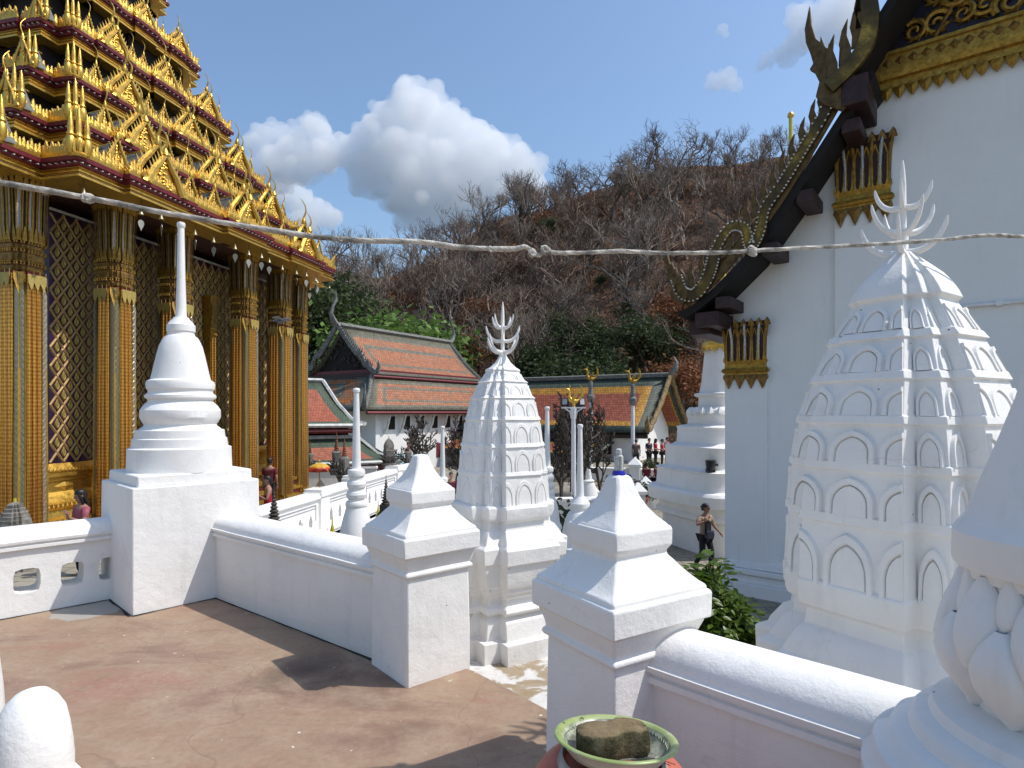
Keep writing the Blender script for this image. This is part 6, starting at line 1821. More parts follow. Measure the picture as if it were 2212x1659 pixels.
def person(loc, rz, label, top, bottom, pose, hair='long', H=1.6, group=None, sleeves=.5, glasses=False, skirt=False, seat=False, skin=None, name='person', yaw_head=0.0, pitch=0.0, pray=False):
    k = H/1.7; skin = skin or SKIN
    root = empty(name, loc, rz, label, 'person', group)
    P = dict(pel=(0,0,.94), wai=(0,-.005,1.10), che=(0,.0,1.28), sho=(0,.01,1.42), nec=(0,-.005,1.49), hb=(0,-.015,1.56),
             ls=(-.17,.01,1.40), rs=(.17,.01,1.40), le=(-.22,.03,1.12), re=(.22,.03,1.12), lw=(-.22,-.04,.88), rw=(.22,-.04,.88),
             lh=(-.09,0,.90), rh=(.09,0,.90), lk=(-.10,-.01,.50), rk=(.10,-.01,.50), la=(-.10,.02,.09), ra=(.10,.02,.09), lt=(-.11,-.13,.035), rt=(.11,-.13,.035))
    P.update(pose or {})
    P = {a: Vector(b)*k for a, b in P.items()}
    rad = dict(pel=(.155,.105), wai=(.135,.092), che=(.155,.10), sho=(.11,.075), nec=(.05,.05), hb=(.05,.05), ls=.058, rs=.058, le=.04, re=.04, lw=.026, rw=.026, lh=.095, rh=.095, lk=.06, rk=.06, la=.037, ra=.037, lt=.032, rt=.032)
    rad = {a: (tuple(x*k for x in b) if hasattr(b,'__len__') else b*k) for a, b in rad.items()}
    E_ = [('pel','wai'),('wai','che'),('che','sho'),('sho','nec'),('nec','hb'),('sho','ls'),('ls','le'),('le','lw'),('sho','rs'),('rs','re'),('re','rw'),('pel','lh'),('lh','lk'),('lk','la'),('la','lt'),('pel','rh'),('rh','rk'),('rk','ra'),('ra','rt')]
    keys = list(P.keys())
    body = skin_body('body', [P[a] for a in keys], [(keys.index(a), keys.index(b)) for a, b in E_], [rad[a] for a in keys], skin, root)
    hd = empty('head', P['hb']+Vector((0,-.01,.085))*k, 0, parent=root); hd.rotation_euler = (pitch,0,yaw_head); hd.scale = (k,)*3
    mb = MB(); rings = []
    for (z, rx, ry, oy) in ((-.115,.028,.03,-.045),(-.10,.048,.055,-.03),(-.07,.062,.078,-.012),(-.03,.07,.09,.0),(.01,.074,.096,.004),(.05,.073,.096,.008),(.085,.06,.08,.01),(.108,.035,.045,.01),(.115,.01,.012,.01)):
        rings.append([(rx*math.cos(a), oy+ry*math.sin(a), z) for a in [2*math.pi*q/16 for q in range(16)]])
    mb.loft(rings)
    mb.tube([(0,-.088,.022),(0,-.106,-.012),(0,-.108,-.026),(0,-.09,-.033)], [.007,.012,.014,.006], 6)
    for s in (-1,1): mb.lathe([(.004,-.03),(.014,-.02),(.016,.008),(.006,.026)], 6, c=(s*.073,.008,-.005))
    mb.build('face', skin, hd, 60)
    mb = MB(); mb.tube([(-.024,-.085,-.062),(0,-.094,-.06),(.024,-.085,-.062)], [.004,.008,.004], 5); mb.build('mouth', flat('lips', (.24,.07,.06), .5), hd, 60)
    if glasses:
        mb = MB()
        for s in (-1,1): mb.lathe([(.026,-.004),(.028,0),(.026,.004)], 10, M=Matrix.Translation((s*.031,-.092,.012)) @ Matrix.Rotation(R(90),4,'X') @ Matrix.Diagonal((1.1,.85,1,1)))
        mb.tube([(-.07,-.04,.016),(-.045,-.09,.018),(.045,-.09,.018),(.07,-.04,.016)], .004, 4); mb.build('sunglasses', M['dark_metal'], hd, 40)
    else:
        mb = MB()
        for s in (-1,1): mb.lathe([(.002,-.006),(.011,0),(.002,.006)], 6, c=(s*.03,-.086,.012))
        mb.build('eyes', HAIR, hd, 60)
    mb = MB(); rings = []
    for (z, rx, ry, oy, cut) in ((.125,.012,.014,.012,0),(.118,.046,.056,.012,0),(.09,.07,.09,.014,0),(.05,.081,.104,.012,0),(.02,.083,.104,.02,.35),(-.02,.082,.10,.024,.5),(-.06,.076,.085,.034,.6)):
        rg = []
        for q in range(18):
            a = 2*math.pi*q/18; y = oy+ry*math.sin(a)
            f = 1.0
            if cut and math.sin(a) < -.05: y = max(y, oy-.03)
            rg.append((rx*math.cos(a), y, z))
        rings.append(rg)
    mb.loft(rings[::-1])
    if hair == 'long':
        rings = []
        for (z, rx, ry, oy) in ((.02,.082,.075,.035),(-.06,.09,.06,.045),(-.14,.098,.052,.055),(-.22,.095,.045,.062),(-.29,.075,.035,.066),(-.32,.04,.02,.066)):
            rings.append([(rx*math.cos(a), oy+ry*math.sin(a), z) for a in [2*math.pi*q/14 for q in range(14)]])
        mb.loft(rings[::-1])
        for s in (-1,1): mb.tube([(s*.07,-.05,.05),(s*.084,-.03,-.03),(s*.088,-.02,-.12),(s*.08,-.02,-.22)], [.018,.026,.028,.012], 6)
    if hair == 'bun': mb.lathe([(.01,-.035),(.04,-.015),(.042,.015),(.01,.04)], 10, c=(0,.105,.02))
    mb.build('hair', HAIR, hd, 60)
    # clothes grown from the same joints
    tk = ['pel','wai','che','sho','ls','rs']; te = [('pel','wai'),('wai','che'),('che','sho'),('sho','ls'),('sho','rs')]
    vv = {a: P[a] for a in tk}; rr = {a: (tuple(x+.02*k for x in rad[a]) if hasattr(rad[a],'__len__') else rad[a]+.016*k) for a in tk}
    vv['pel'] = P['pel']+Vector((0,0,-.03))*k
    if sleeves > 0:
        for s in 'lr':
            q = s+'q'; vv[q] = P[s+'s'].lerp(P[s+'e'], min(1,sleeves*1.4)); rr[q] = .058*k; te.append((s+'s', q))
            if sleeves > .75: q2 = s+'z'; vv[q2] = P[s+'e'].lerp(P[s+'w'], .85); rr[q2] = .042*k; te.append((q, q2))
    kk_ = list(vv.keys()); skin_body('shirt', [vv[a] for a in kk_], [(kk_.index(a),kk_.index(b)) for a,b in te], [rr[a] for a in kk_], top, root)
    vv = {a: P[a] for a in ('pel','lh','rh','lk','rk')}; rr = {'pel':(.165*k,.118*k),'lh':.104*k,'rh':.104*k,'lk':.075*k,'rk':.075*k}
    vv['lf'] = P['lk'].lerp(P['la'],.9); vv['rf'] = P['rk'].lerp(P['ra'],.9); rr['lf'] = rr['rf'] = .056*k
    kk_ = list(vv.keys()); te = [('pel','lh'),('lh','lk'),('lk','lf'),('pel','rh'),('rh','rk'),('rk','rf')]
    skin_body('trousers', [vv[a] for a in kk_], [(kk_.index(a),kk_.index(b)) for a,b in te], [rr[a] for a in kk_], bottom, root)
    mb = MB()
    for s, e in (('l',-1),('r',1)): hand(mb, P[s+'w'], Vector((0,-.25,1)) if pray else P[s+'w']-P[s+'e'], e, k)
    mb.build('hands', skin, root, 60)
    mb = MB()
    for s in 'lr': a = P[s+'a']; t = P[s+'t']; mb.tube([a+Vector((0,.05,-.05))*k, a+Vector((0,0,-.04))*k, t+Vector((0,0,.0)), t+Vector((0,-.05,-.005))*k], [.03*k,.042*k,.042*k,.018*k], 8)
    mb.build('shoes', M['dark_metal'], root, 60)
    return root, P, k
BLK = cloth('black_cloth', (.016,.016,.02)); PINK = cloth('pink_cloth', (.42,.12,.15)); RED = cloth('red_cloth', (.45,.015,.025)); MAR = cloth('maroon_cloth', (.10,.015,.035)); BEI = cloth('beige_print_cloth', (.42,.30,.21)); NAVY = cloth('navy_cloth', (.02,.022,.045)); GRY = cloth('grey_brown_cloth', (.14,.10,.09)); LPK = cloth('light_pink_cloth', (.6,.33,.4)); DRED = cloth('dark_red_cloth', (.16,.02,.03)); YG = flat('yellow_green_vinyl', (.5,.55,.03), .4, 0, .15)
# woman with sunglasses, walking
wr, P, k = person((px(1523,14.5),14.5,GZ), R(28), 'woman in sunglasses walking, beige print blouse over black, navy shoulder bag', BEI, BLK,
    dict(re=(.33,.02,1.16), rw=(.47,-.05,.98), le=(-.33,-.04,1.24), lw=(-.20,-.16,1.34), rk=(.16,-.08,.50), ra=(.22,.04,.10), rt=(.25,-.10,.04), lk=(-.06,.03,.50), la=(-.16,.22,.13), lt=(-.17,.10,.05)), 'bun', 1.60, glasses=True, yaw_head=R(18))
mb = MB(); mb.loft([[(x*k,y*k,z*k) for x,y in ((-.13,-.18),(.15,-.18),(.15,-.12),(-.13,-.12))] for z in (.86,1.08)]); mb.build('bag', NAVY, wr, 0, .03)
mb = MB(); mb.tube([(-.11*k,-.16*k,1.08*k),(-.04*k,-.14*k,1.25*k),(.08*k,-.09*k,1.42*k),(.12*k,.0,1.46*k)], .015, 5); mb.build('bag_strap', NAVY, wr, 60)
mb = MB(); mb.loft([[(x*k,y*k,z*k) for x,y in ((-.115,-.135),(.09,-.135),(.09,-.1),(-.115,-.1))] for z in (1.0,1.30)]); mb.build('undershirt', BLK, wr, 0, .02)
mb = MB(); mb.tube([(-.1*k,-.09*k,1.42*k),(-.05*k,-.125*k,1.36*k),(.03*k,-.13*k,1.33*k),(.09*k,-.10*k,1.42*k)], .035, 7); mb.build('scarf', BEI, wr, 60)
PRAY = dict(le=(-.24,-.06,1.14), re=(.24,-.06,1.14), lw=(-.03,-.23,1.24), rw=(.03,-.23,1.24))
wp, P, k = person((px(176,11.0),11.0,-1.36), R(-32), 'long haired woman in a pink T-shirt praying behind the parapet', PINK, BLK, PRAY, 'long', 1.58, pitch=R(14), pray=True)
rd, P, k = person((px(579,15.4),15.4,-1.62), R(-60), 'woman in a sleeveless red top with raised hands beside the gilded column', RED, DRED, PRAY, 'short', 1.62, sleeves=0, pitch=R(10), pray=True)
bg_ = empty('handbag', (px(600,15.1),15.1,-.98), R(20), 'bright yellow green bag with black strap in front of the woman in red', 'bag')
mb = MB(); mb.box((0,0,.02),(.42,.16,.34),taper=.9); mb.build('body', YG, bg_, 0, .03)
mb = MB(); mb.box((-.08,-.085,.02),(.04,.01,.35)); mb.tube([(-.09,-.06,.18),(-.08,-.02,.42),(.05,0,.5),(.12,.03,.2)], .012, 5); mb.build('strap', BLK, bg_, 0)
person((px(583,18.0),18.0,-1.35), R(180), 'dark haired person behind the woman in red, mostly hidden by the column', DRED, BLK, None, 'short', 1.62)
person((px(974,22),22,GZ), R(12), 'man in a maroon shirt left of the small prang', MAR, BLK, None, 'short', 1.6, sleeves=.8)
GRP = 'pupils standing by the far white wall'
for (u, y, top, lb, rz, hr, h) in ((1374,32.5,GRY,'person in grey brown seen from behind at the foot of the right swan pole',170,'short',1.62),(1402,34,NAVY,'pupil in a dark shirt, first of the standing group',25,'short',1.6),(1416,34.6,RED,'long haired pupil in red, second of the standing group',60,'long',1.55),(1430,34,RED,'pupil in red looking down, third of the standing group',70,'short',1.55),(1441,34.8,RED,'pupil in red at the right end of the standing group',40,'short',1.62)):
    person((px(u,y),y,-1.44), R(rz), lb, top, BLK, None if top is GRY else dict(lw=(-.08,-.2,1.08), rw=(.08,-.2,1.08)), hr, h, GRP, pitch=R(12))
SIT = dict(lk=(-.12,-.40,.92), rk=(.12,-.40,.92), la=(-.12,-.42,.52), ra=(.12,-.42,.52), lt=(-.12,-.55,.47), rt=(.12,-.55,.47), lw=(-.1,-.3,1.0), rw=(.1,-.3,1.0))
for (u, lb, rz) in ((1397,'person sitting in dark red, left of the two below the standing group',140),(1421,'person sitting in dark red, right of the two below the standing group',200)):
    person((px(u,27.5),27.5,-2.25), R(rz), lb, DRED, BLK, SIT, 'short', 1.6, 'seated pair below the pupils')
bn = empty('bench', (px(1409,27.5),27.45,GZ), 0, 'low dark bench under the seated pair', 'bench')
mb = MB(); mb.box((0,0,.66),(1.6,.5,.1)); mb.build('seat', M['timber'], bn, 0)
for x in (-.65,.65): mb = MB(); mb.box((x,0,.3),(.1,.4,.62)); mb.build('leg', M['timber'], bn, 0)
person((px(1313,20),20,-2.1), R(160), 'dark haired person in light pink mostly hidden by the nearer capped post', LPK, BLK, None, 'short', 1.62)

# ---------------------------------------------------------------- lamp mast, swan poles
def swan(parent, z, s, mat, lamp=False):
    r = empty('gold_swan', (0,0,z), 0, parent=parent); r.scale = (s,)*3
    mb = MB(); mb.tube([(.35,0,.25),(.2,0,.12),(0,0,.1),(-.18,0,.18),(-.26,0,.4),(-.22,0,.62),(-.30,0,.78),(-.45,0,.80),(-.56,0,.76)], [.04,.11,.15,.14,.09,.07,.075,.05,.015], 8)
    mb.tube([(-.28,0,.82),(-.2,0,.95),(-.22,0,1.05)], [.04,.03,.005], 5)
    mb.tube([(.3,0,.2),(.5,0,.45),(.48,0,.8),(.38,0,1.05)], [.08,.1,.07,.01], 6, flat=.5)
    for k_ in (-.16,.16): mb.tube([(-.05,k_*.6,.2),(.12,k_,.42),(.22,k_*1.2,.62)], [.1,.09,.01], 6, flat=.4)
    mb.tube([(0,0,.05),(0,0,-.25)], [.07,.12], 6)
    o = mb.mesh('figure', mat, 50); return link('figure', o, r)
def swan_pole(u, y, vtop, label):
    e = empty('swan_pole', (px(u,y), y, GZ), 0, label, 'pole', 'white poles with gold swans'); H = pz(vtop+26,y)-GZ
    mb = MB(); mb.tube([(0,0,0),(0,0,H-1.2)], [.12,.10], 8); mb.build('shaft', M['pole'], e, 60)
    mb = MB(); mb.lathe([(.10,H-1.25),(.16,H-1.2),(.22,H-.95),(.22,H-.85),(.15,H-.8),(.12,H-.3),(.12,H-.1),(.06,H)], 12); mb.build('collar', M['grey_paint'], e, 40)
    swan(e, H, .80, M['gold_old']); return e
swan_pole(1276, 34, 796, 'white pole with a gold swan, left of two in front of the glazed roof')
swan_pole(1367, 33, 801, 'white pole with a gold swan, right of two beside the pupils')
lm = empty('floodlight_mast', (px(1239,21), 21, GZ), 0, 'white mast with two floodlights and a gold swan above the bare frangipani', 'lamp')
H = pz(882,21)-GZ
mb = MB(); mb.tube([(0,0,.3),(0,0,H-.4),(0,0,H)], [.09,.075,.12], 10); mb.lathe([(.2,0),(.2,.6),(.12,.7)], 10); mb.build('shaft', M['pole'], lm, 50)
mb = MB(); mb.box((0,0,H+.02),(.85,.14,.05)); mb.tube([(-.3,0,H),(-.12,0,H-.12),(-.07,0,H-.35)], .03, 5); mb.tube([(.3,0,H),(.12,0,H-.12),(.07,0,H-.35)], .03, 5); mb.build('crossbar', M['pole'], lm, 0)
for s in (-1,1):
    f_ = empty('floodlight', (s*.31,0,H+.06), R(s*22), parent=lm)
    mb = MB(); mb.loft([[(x,y,z) for x,y,z in ((-.12,.0,.02),(.12,.0,.02),(.12,.06,.30),(-.12,.06,.30))],[(x,y,z) for x,y,z in ((-.10,.1,.04),(.10,.1,.04),(.10,.13,.27),(-.10,.13,.27))]]); mb.build('housing', M['dark_metal'], f_, 0, .008)
    mb = MB(); mb.add([(-.085,-.006+.008,.075),(.085,.002,.075),(.085,.045,.275),(-.085,.045,.275)], [(0,1,2,3)]); o = mb.build('lens', M['glass_lamp'], f_, 0); o.location = (0,-.012,0)
    mb = MB(); mb.tube([(-.13,.05,.12),(-.13,.05,-.03),(.13,.05,-.03),(.13,.05,.12)], .012, 4); mb.build('bracket', M['dark_metal'], f_, 0)
swan(lm, H+.18, .62, M['gold'])
# ---------------------------------------------------------------- small stone chedis, gold pegs, parasol
def beads(mb, z, n, r0, H):
    for i in range(n):
        t = i/n; r_ = r0*(1-t)+.006; zz = z+H*t; mb.lathe([(r_*.6,zz),(r_,zz+H/n*.3),(r_,zz+H/n*.6),(r_*.6,zz+H/n*.95)], 8)
    mb.tube([(0,0,z+H*.95),(0,0,z+H*1.3)], [.008,.002], 4)
def crown_chedi(u, y, vb, s, label, prangtop=False):
    e = empty('stone_chedi', (px(u,y), y, pz(vb,y)), rng.uniform(0,1), label, 'chedi', 'little carved stone chedis on the balustrade posts'); e.scale = (s,)*3
    mb = MB(); mb.lathe([(.22,-.06),(.22,0),(.25,.03),(.26,.10),(.30,.16)], 14); mb.build('stone_base', M['stone'], e, 40)
    mb = MB()
    for ring, (r_, n, z, h) in enumerate(((.30,12,.06,.30),(.24,10,.12,.34))):
        for q in range(n):
            a = 2*math.pi*q/n+ring*.3
            curve_horn(mb, (r_*math.cos(a)*.8, r_*math.sin(a)*.8, z), h, -.16, .05, 6, 5, (math.cos(a),math.sin(a),0))
    mb.build('leaf_crown', M['stone_dark'], e, 50)
    mb = MB()
    if prangtop:
        mb.loft([[(x,y_,z) for x,y_ in redent(w)] for w,z in ((.17,.15),(.20,.4),(.205,.42),(.19,.44),(.2,.6),(.205,.62),(.18,.64),(.185,.8),(.14,.92),(.08,1.0),(.02,1.05))]); mb.build('stone_body', M['stone'], e, 30)
        mb = MB(); mb.tube([(0,0,1.03),(0,0,1.15)], [.03,.005], 5); mb.build('gilt_tip', M['gold_paint'], e, 60)
    else:
        mb.loft([[(x,y_,z) for x,y_ in redent(w)] for w,z in ((.16,.15),(.17,.3),(.15,.34),(.13,.36),(.165,.7),(.17,.74),(.12,.8))]); mb.build('stone_body', M['stone'], e, 30)
        mb = MB(); beads(mb, .8, 8, .09, .62); mb.build('ring_spire', M['rust_cap'], e, 50)
    return e
crown_chedi(744, 19.6, 1036, .95, 'nearer of two stone chedis with leafy crowns left of the ringed pole')
crown_chedi(727, 22.5, 1022, 1.05, 'farther of two stone chedis with leafy crowns left of the ringed pole')
crown_chedi(840, 22.6, 1010, 1.05, 'stone beehive chedi with leafy crown before the bare frangipani', True)
crown_chedi(670, 25, 1012, .8, 'small stone chedi just right of the last gilded column, beside the orange parasol')
crown_chedi(882, 24.8, 1008, .8, 'stone chedi spire behind the cap of the farther capped post')
sb_ = empty('stone_prang', (px(32,9.0), 9.0, pz(1160,9.0)), 0, 'weathered grey stone prang just over the parapet at the left edge', 'prang')
mb = MB(); pr = []
for i in range(9):
    z0 = i*.055; w = .205*(1-(i/9.6)**2.2)**.75; pr += [(w,z0),(w*.985,z0+.045),(w*.93,z0+.05)]
pr += [(.06,.50),(.02,.53)]
mb.loft(jit([[(x,y,z) for x,y in redent(w)] for w,z in [(.22,-.5)]+pr], .004, 9)); mb.build('cob_body', M['stone'], sb_, 30)
mb = MB(); mb.tube([(0,0,.52),(0,0,.58)], [.025,.02], 6); mb.build('gilt_tip', M['gold_paint'], sb_, 60)
def ring_spire(u, y, vtop, vbase, label, base=False):
    z = pz(vbase,y); Ht = (vbase-vtop)/F*y
    e = empty('ring_spire', (px(u,y),y,z), 0, label, 'finial', 'dark ringed spires behind the parapet')
    mb = MB(); beads(mb, 0, 9, Ht*.14, Ht*.72); mb.build('stone_rings', M['stone_dark'], e, 50)
    mb = MB(); w = Ht*.15
    mb.loft([[(x,y_,zz) for x,y_ in redent(q)] for q,zz in ((w*1.6,z*0-1.6),(w*1.6,-.5),(w*1.9,-.45),(w*1.5,-.3),(w*1.7,-.2),(w*1.1,-.1),(w*1.2,.0))]); mb.build('stone_pedestal', M['stone_dark'], e, 30)
    return e
ring_spire(592, 9.5, 1035, 1130, 'dark ringed stone spire rising behind the plain parapet near the pier')
ring_spire(834, 11, 1015, 1090, 'dark ringed stone spire beside the cap of the farther capped post')
def peg(u, y, vtop, label):
    e = empty('gold_peg', (px(u,y),y,-1.9), 0, label, 'finial', 'small gold posts along the foot of the balustrade'); Hh = pz(vtop,y)+1.9
    mb = MB(); mb.lathe([(.055,0),(.05,Hh-.5),(.075,Hh-.48),(.085,Hh-.42),(.05,Hh-.38),(.055,Hh-.34),(.02,Hh-.2),(.004,Hh)], 10); mb.build('gold_post', M['gold_paint'], e, 40); return e
peg(718, 12.0, 1112, 'small gold post standing just left of the ringed white chedi')
peg(654, 12.0, 1130, 'tip of a small gold post over the parapet, left of the other gold post')
peg(817, 13.5, 1080, 'small gold post beside the dark ringed spire, right of the ringed chedi')
ps = empty('parasol', (px(690,23), 23, pz(1018,23)), 0, 'orange red festival parasol with a yellow top behind the low white wall', 'parasol')
OR_ = flat('orange_red_satin', (.62,.07,.02), .45, 0, .12); YL_ = flat('golden_yellow_satin', (.62,.36,.03), .45, 0, .1)
def umb(rows, mat, nm):
    mb = MB(); rings = []
    for r_, z in rows: rings.append([(r_*(1+.03*math.cos(8*a))*math.cos(a), r_*(1+.03*math.cos(8*a))*math.sin(a), z) for a in [2*math.pi*q/48 for q in range(48)]])
    mb.loft(rings, cap0=False); return mb.build(nm, mat, ps, 40)
umb([(.46,0),(.47,.02),(.44,.10),(.36,.19)], OR_, 'canopy_skirt'); umb([(.38,.17),(.36,.20),(.25,.26),(.08,.31),(.02,.33)], YL_, 'canopy_top')
mb = MB(); mb.tube([(0,0,-1.2),(0,0,.4)], .02, 6); mb.lathe([(.0,.36),(.035,.39),(.03,.42),(.0,.45)], 8); mb.build('shaft', M['gold_paint'], ps, 60)
# small far chedi and white posts right of the belled chedi
fc_ = empty('small_chedi', (px(1272,18.5),18.5,GZ), 0, 'squat white chedi with a stepped base behind the nearer capped post', 'chedi')
mb = MB(); mb.lathe([(.75,0),(.75,.5),(.6,.52),(.6,.75),(.45,.8),(.48,1.0),(.38,1.05),(.40,1.2),(.28,1.3),(.22,1.55),(.16,1.7),(.18,1.75),(.10,1.8),(.05,2.1)], 20); mb.build('stepped_body', M['plaster_far'], fc_, 30)
fb = empty('balustrade', (px(1225,20),20,GZ), R(5), 'low white balustrade at the foot of the floodlight mast', 'balustrade')
mb = MB(); mb.box((0,0,.45),(5,.25,.9)); mb.box((0,0,.95),(5.1,.36,.12)); mb.build('wall_panel', M['plaster_far'], fb, 0, .02)
for x in (-2.4,-.8,.8,2.4): mb = MB(); sqloft(mb, [(.2,0),(.2,1.1),(.26,1.12),(.26,1.22),(.03,1.5)], 0, (x,-.05,0)); mb.build('capped_post', M['plaster_far'], fb, 20)
# potted plants on the terrace
POTM = leafy_tree('p', 93, 1.2, 1.0, M['leaf_mid'], 900, .06, .16, M['bark_dark'], 3, .3)
def pot(u, y, z, s, label):
    e = empty('potted_plant', (px(u,y),y,z), 0, label, 'plant', 'potted shrubs on the far terrace'); e.scale = (s,)*3
    mb = MB(); mb.lathe([(.22,0),(.3,.3),(.34,.34),(.34,.4),(.28,.4)], 14); mb.build('pot', M['clay'], e, 40)
    for nm, me in zip(('trunk','branches','foliage'), POTM): link(nm, me, e, (0,0,.35), None, .9)
pot(1398, 31.8, -1.75, 1.0, 'potted green shrub on the wall in front of the standing pupils'); pot(1383, 23, -1.95, 1.0, 'potted leafy shrub right beside the blue bottle')

# ---------------------------------------------------------------- rope, bottle, jar, pigeon
RPM = flat('weathered_white_cord', (.52,.48,.42), .85, 0, .5, 14, .5, .01)
rp = empty('rope', (0,0,0), 0, 'knotted weathered white rope strung across the whole view', 'rope')
cp = [(-120,372),(0,395),(190,428),(360,460),(520,488),(640,506),(700,514),(800,520),(920,523),(990,533),(1060,538),(1110,538),(1135,534),(1150,545),(1165,552),(1178,541),(1195,546),(1250,546),(1340,542),(1450,547),(1560,546),(1625,543),(1760,536),(1900,526),(2030,518),(2100,511),(2160,509),(2212,511),(2330,512)]
YR = 2.6
cpts = smooth([pt(u,v,YR+(.35*(u-1106)/1106)) for u,v in cp], 260)
mb = MB(); path = []; rad = []
for i, p in enumerate(cpts):
    w = Vector((noise.noise(p*6)*.004, noise.noise(p*6+Vector((5,5,5)))*.004, noise.noise(p*5+Vector((1,9,2)))*.006)); path.append(p+w)
    rad.append(.0088+.0028*noise.noise(p*9)+(.002 if i < 150 else 0))
mb.tube(path, rad, 9); mb.build('twisted_cord', RPM, rp, 60)
mb = MB()
for s in (0,2.1,4.2):
    P = []
    for i in range(0,261):
        p = path[i]; a = i*.55+s; P.append(p+Vector((0,math.cos(a),math.sin(a)))*(rad[i]*.75))
    mb.tube(P, .0042, 5)
mb.build('strands', RPM, rp, 60)
def knot(u, v, s):
    c = pt(u,v,YR+(.35*(u-1106)/1106)); mb = MB()
    for q in range(4):
        a0 = rng.uniform(0,6); P = [c+Vector((math.cos(a0+i*.9)*.010*s, math.sin(i*1.1+a0)*.012*s, math.sin(a0+i*.9)*.012*s)) for i in range(9)]; mb.tube(P, .006*s, 5)
    mb.lathe([(.004,-.014*s),(.013*s,-.006*s),(.013*s,.007*s),(.004,.014*s)], 8, c=c); mb.build('knot', RPM, rp, 60)
for u, v, s in ((190,428,1.3),(1150,546,1.3),(1178,540,1.5),(1625,543,1.7),(737,517,.9),(1060,538,.9)): knot(u, v, s)
bt = empty('bottle', (p2.location.x-.0, p2.location.y+.0, 1.414), R(10), 'clear glass bottle with a blue base standing on the nearer capped post', 'bottle')
BL = flat('blue_plastic', (.02,.02,.38), .3, 0, .1)
GLM, gnt, gbs = nodes('clear_cloudy_glass', .08, 0, .5)
gbs.inputs['Base Color'].default_value = (.80,.84,.82,1); gbs.inputs['Transmission Weight'].default_value = .75; gbs.inputs['IOR'].default_value = 1.25
mb = MB(); mb.lathe([(.030,0),(.031,.006),(.027,.016),(.026,.02)], 16); mb.build('blue_base', BL, bt, 40)
mb = MB(); mb.lathe([(.0,.018),(.021,.018),(.022,.06),(.022,.085),(.014,.092),(.012,.096)], 16); mb.build('glass_body', GLM, bt, 40)
mb = MB(); mb.lathe([(.013,.094),(.014,.096),(.013,.116),(.008,.12)], 12); mb.build('cap', flat('white_plastic', (.6,.6,.6), .4), bt, 40)
c2 = empty('blue_cap', (p2.location.x+.045, p2.location.y+.02, 1.40), 0, 'small blue plastic cap beside the glass bottle', 'cap')
mb = MB(); mb.lathe([(.002,-.018),(.015,-.018),(.016,.0),(.014,.02),(.002,.02)], 14, M=Matrix.Rotation(R(75),4,'X')); mb.build('shell', BL, c2, 40)
mb = MB(); mb.lathe([(.002,.0),(.011,.0),(.011,.004),(.002,.004)], 12, M=Matrix.Translation((0,-.02,.004)) @ Matrix.Rotation(R(75),4,'X')); mb.build('rim_disc', M['dark_metal'], c2, 40)
# clay jar, enamel basin, stone
JX, JY = px(1322,1.80), 1.80
jr = empty('clay_jar', (JX,JY,-.045), 0, 'big red clay jar at the foot of the nearer capped post', 'jar')
mb = MB(); mb.lathe([(.16,0),(.20,.08),(.25,.25),(.272,.44),(.27,.54),(.25,.615),(.22,.66),(.185,.685),(.17,.69)], 48, wob=.01); mb.build('belly', M['clay'], jr, 60)
mb = MB(); mb.lathe([(.168,.684),(.158,.70),(.156,.712),(.148,.715),(.145,.60)], 48, cap=False); mb.build('neck_rim', flat('cement_grey_neck', (.33,.30,.27), .7, 0, .4, 9, .3), jr, 60)
bs_ = empty('enamel_basin', (JX+.008,JY-.01,.677), 0, 'chipped enamel basin with a green rim on top of the clay jar', 'basin')
bs_.rotation_euler = (R(-8),R(2.5),0); bs_.scale = (1,1,.8)
def rim_green():
    m, nt, b = nodes('chipped_green_enamel', .35, 0, .5); v = coord(nt); n = noiseN(nt, v, 26, 5, .75); n2 = noiseN(nt, v, 9, 3)
    c = ramp(nt, n2, [(.35, (.20,.27,.07)), (.65, (.34,.40,.17))])
    c = mix(nt, ramp(nt, n, [(.58, (0,0,0)), (.64, (.9,)*3)]), c, (.40,.39,.30)); c = mix(nt, ramp(nt, n, [(.30, (1,1,1)), (.36, (0,0,0))]), c, (.05,.045,.035))
    nt.links.new(c, b.inputs['Base Color']); return m
M['green_rim'] = rim_green()
def rimmat():
    m, nt, b = nodes('stained_enamel_inside', .3, 0, .5)
    v = coord(nt); x, y, z = sepxyz(nt, v); n = noiseN(nt, v, 22, 5, .7); n2 = noiseN(nt, v, 8, 4)
    c = ramp(nt, n, [(.35, (.13,.14,.10)), (.52, (.36,.38,.28)), (.7, (.55,.56,.46))])
    c = mix(nt, ramp(nt, n2, [(.5, (0,0,0)), (.6, (.9,)*3)]), c, (.10,.10,.08))
    nt.links.new(c, b.inputs['Base Color']); return m
RI = rimmat()
mb = MB(); mb.lathe([(.004,.004),(.10,.004),(.125,.008),(.140,.026),(.162,.057)], 56, cap=False); mb.build('inside', RI, bs_, 60)
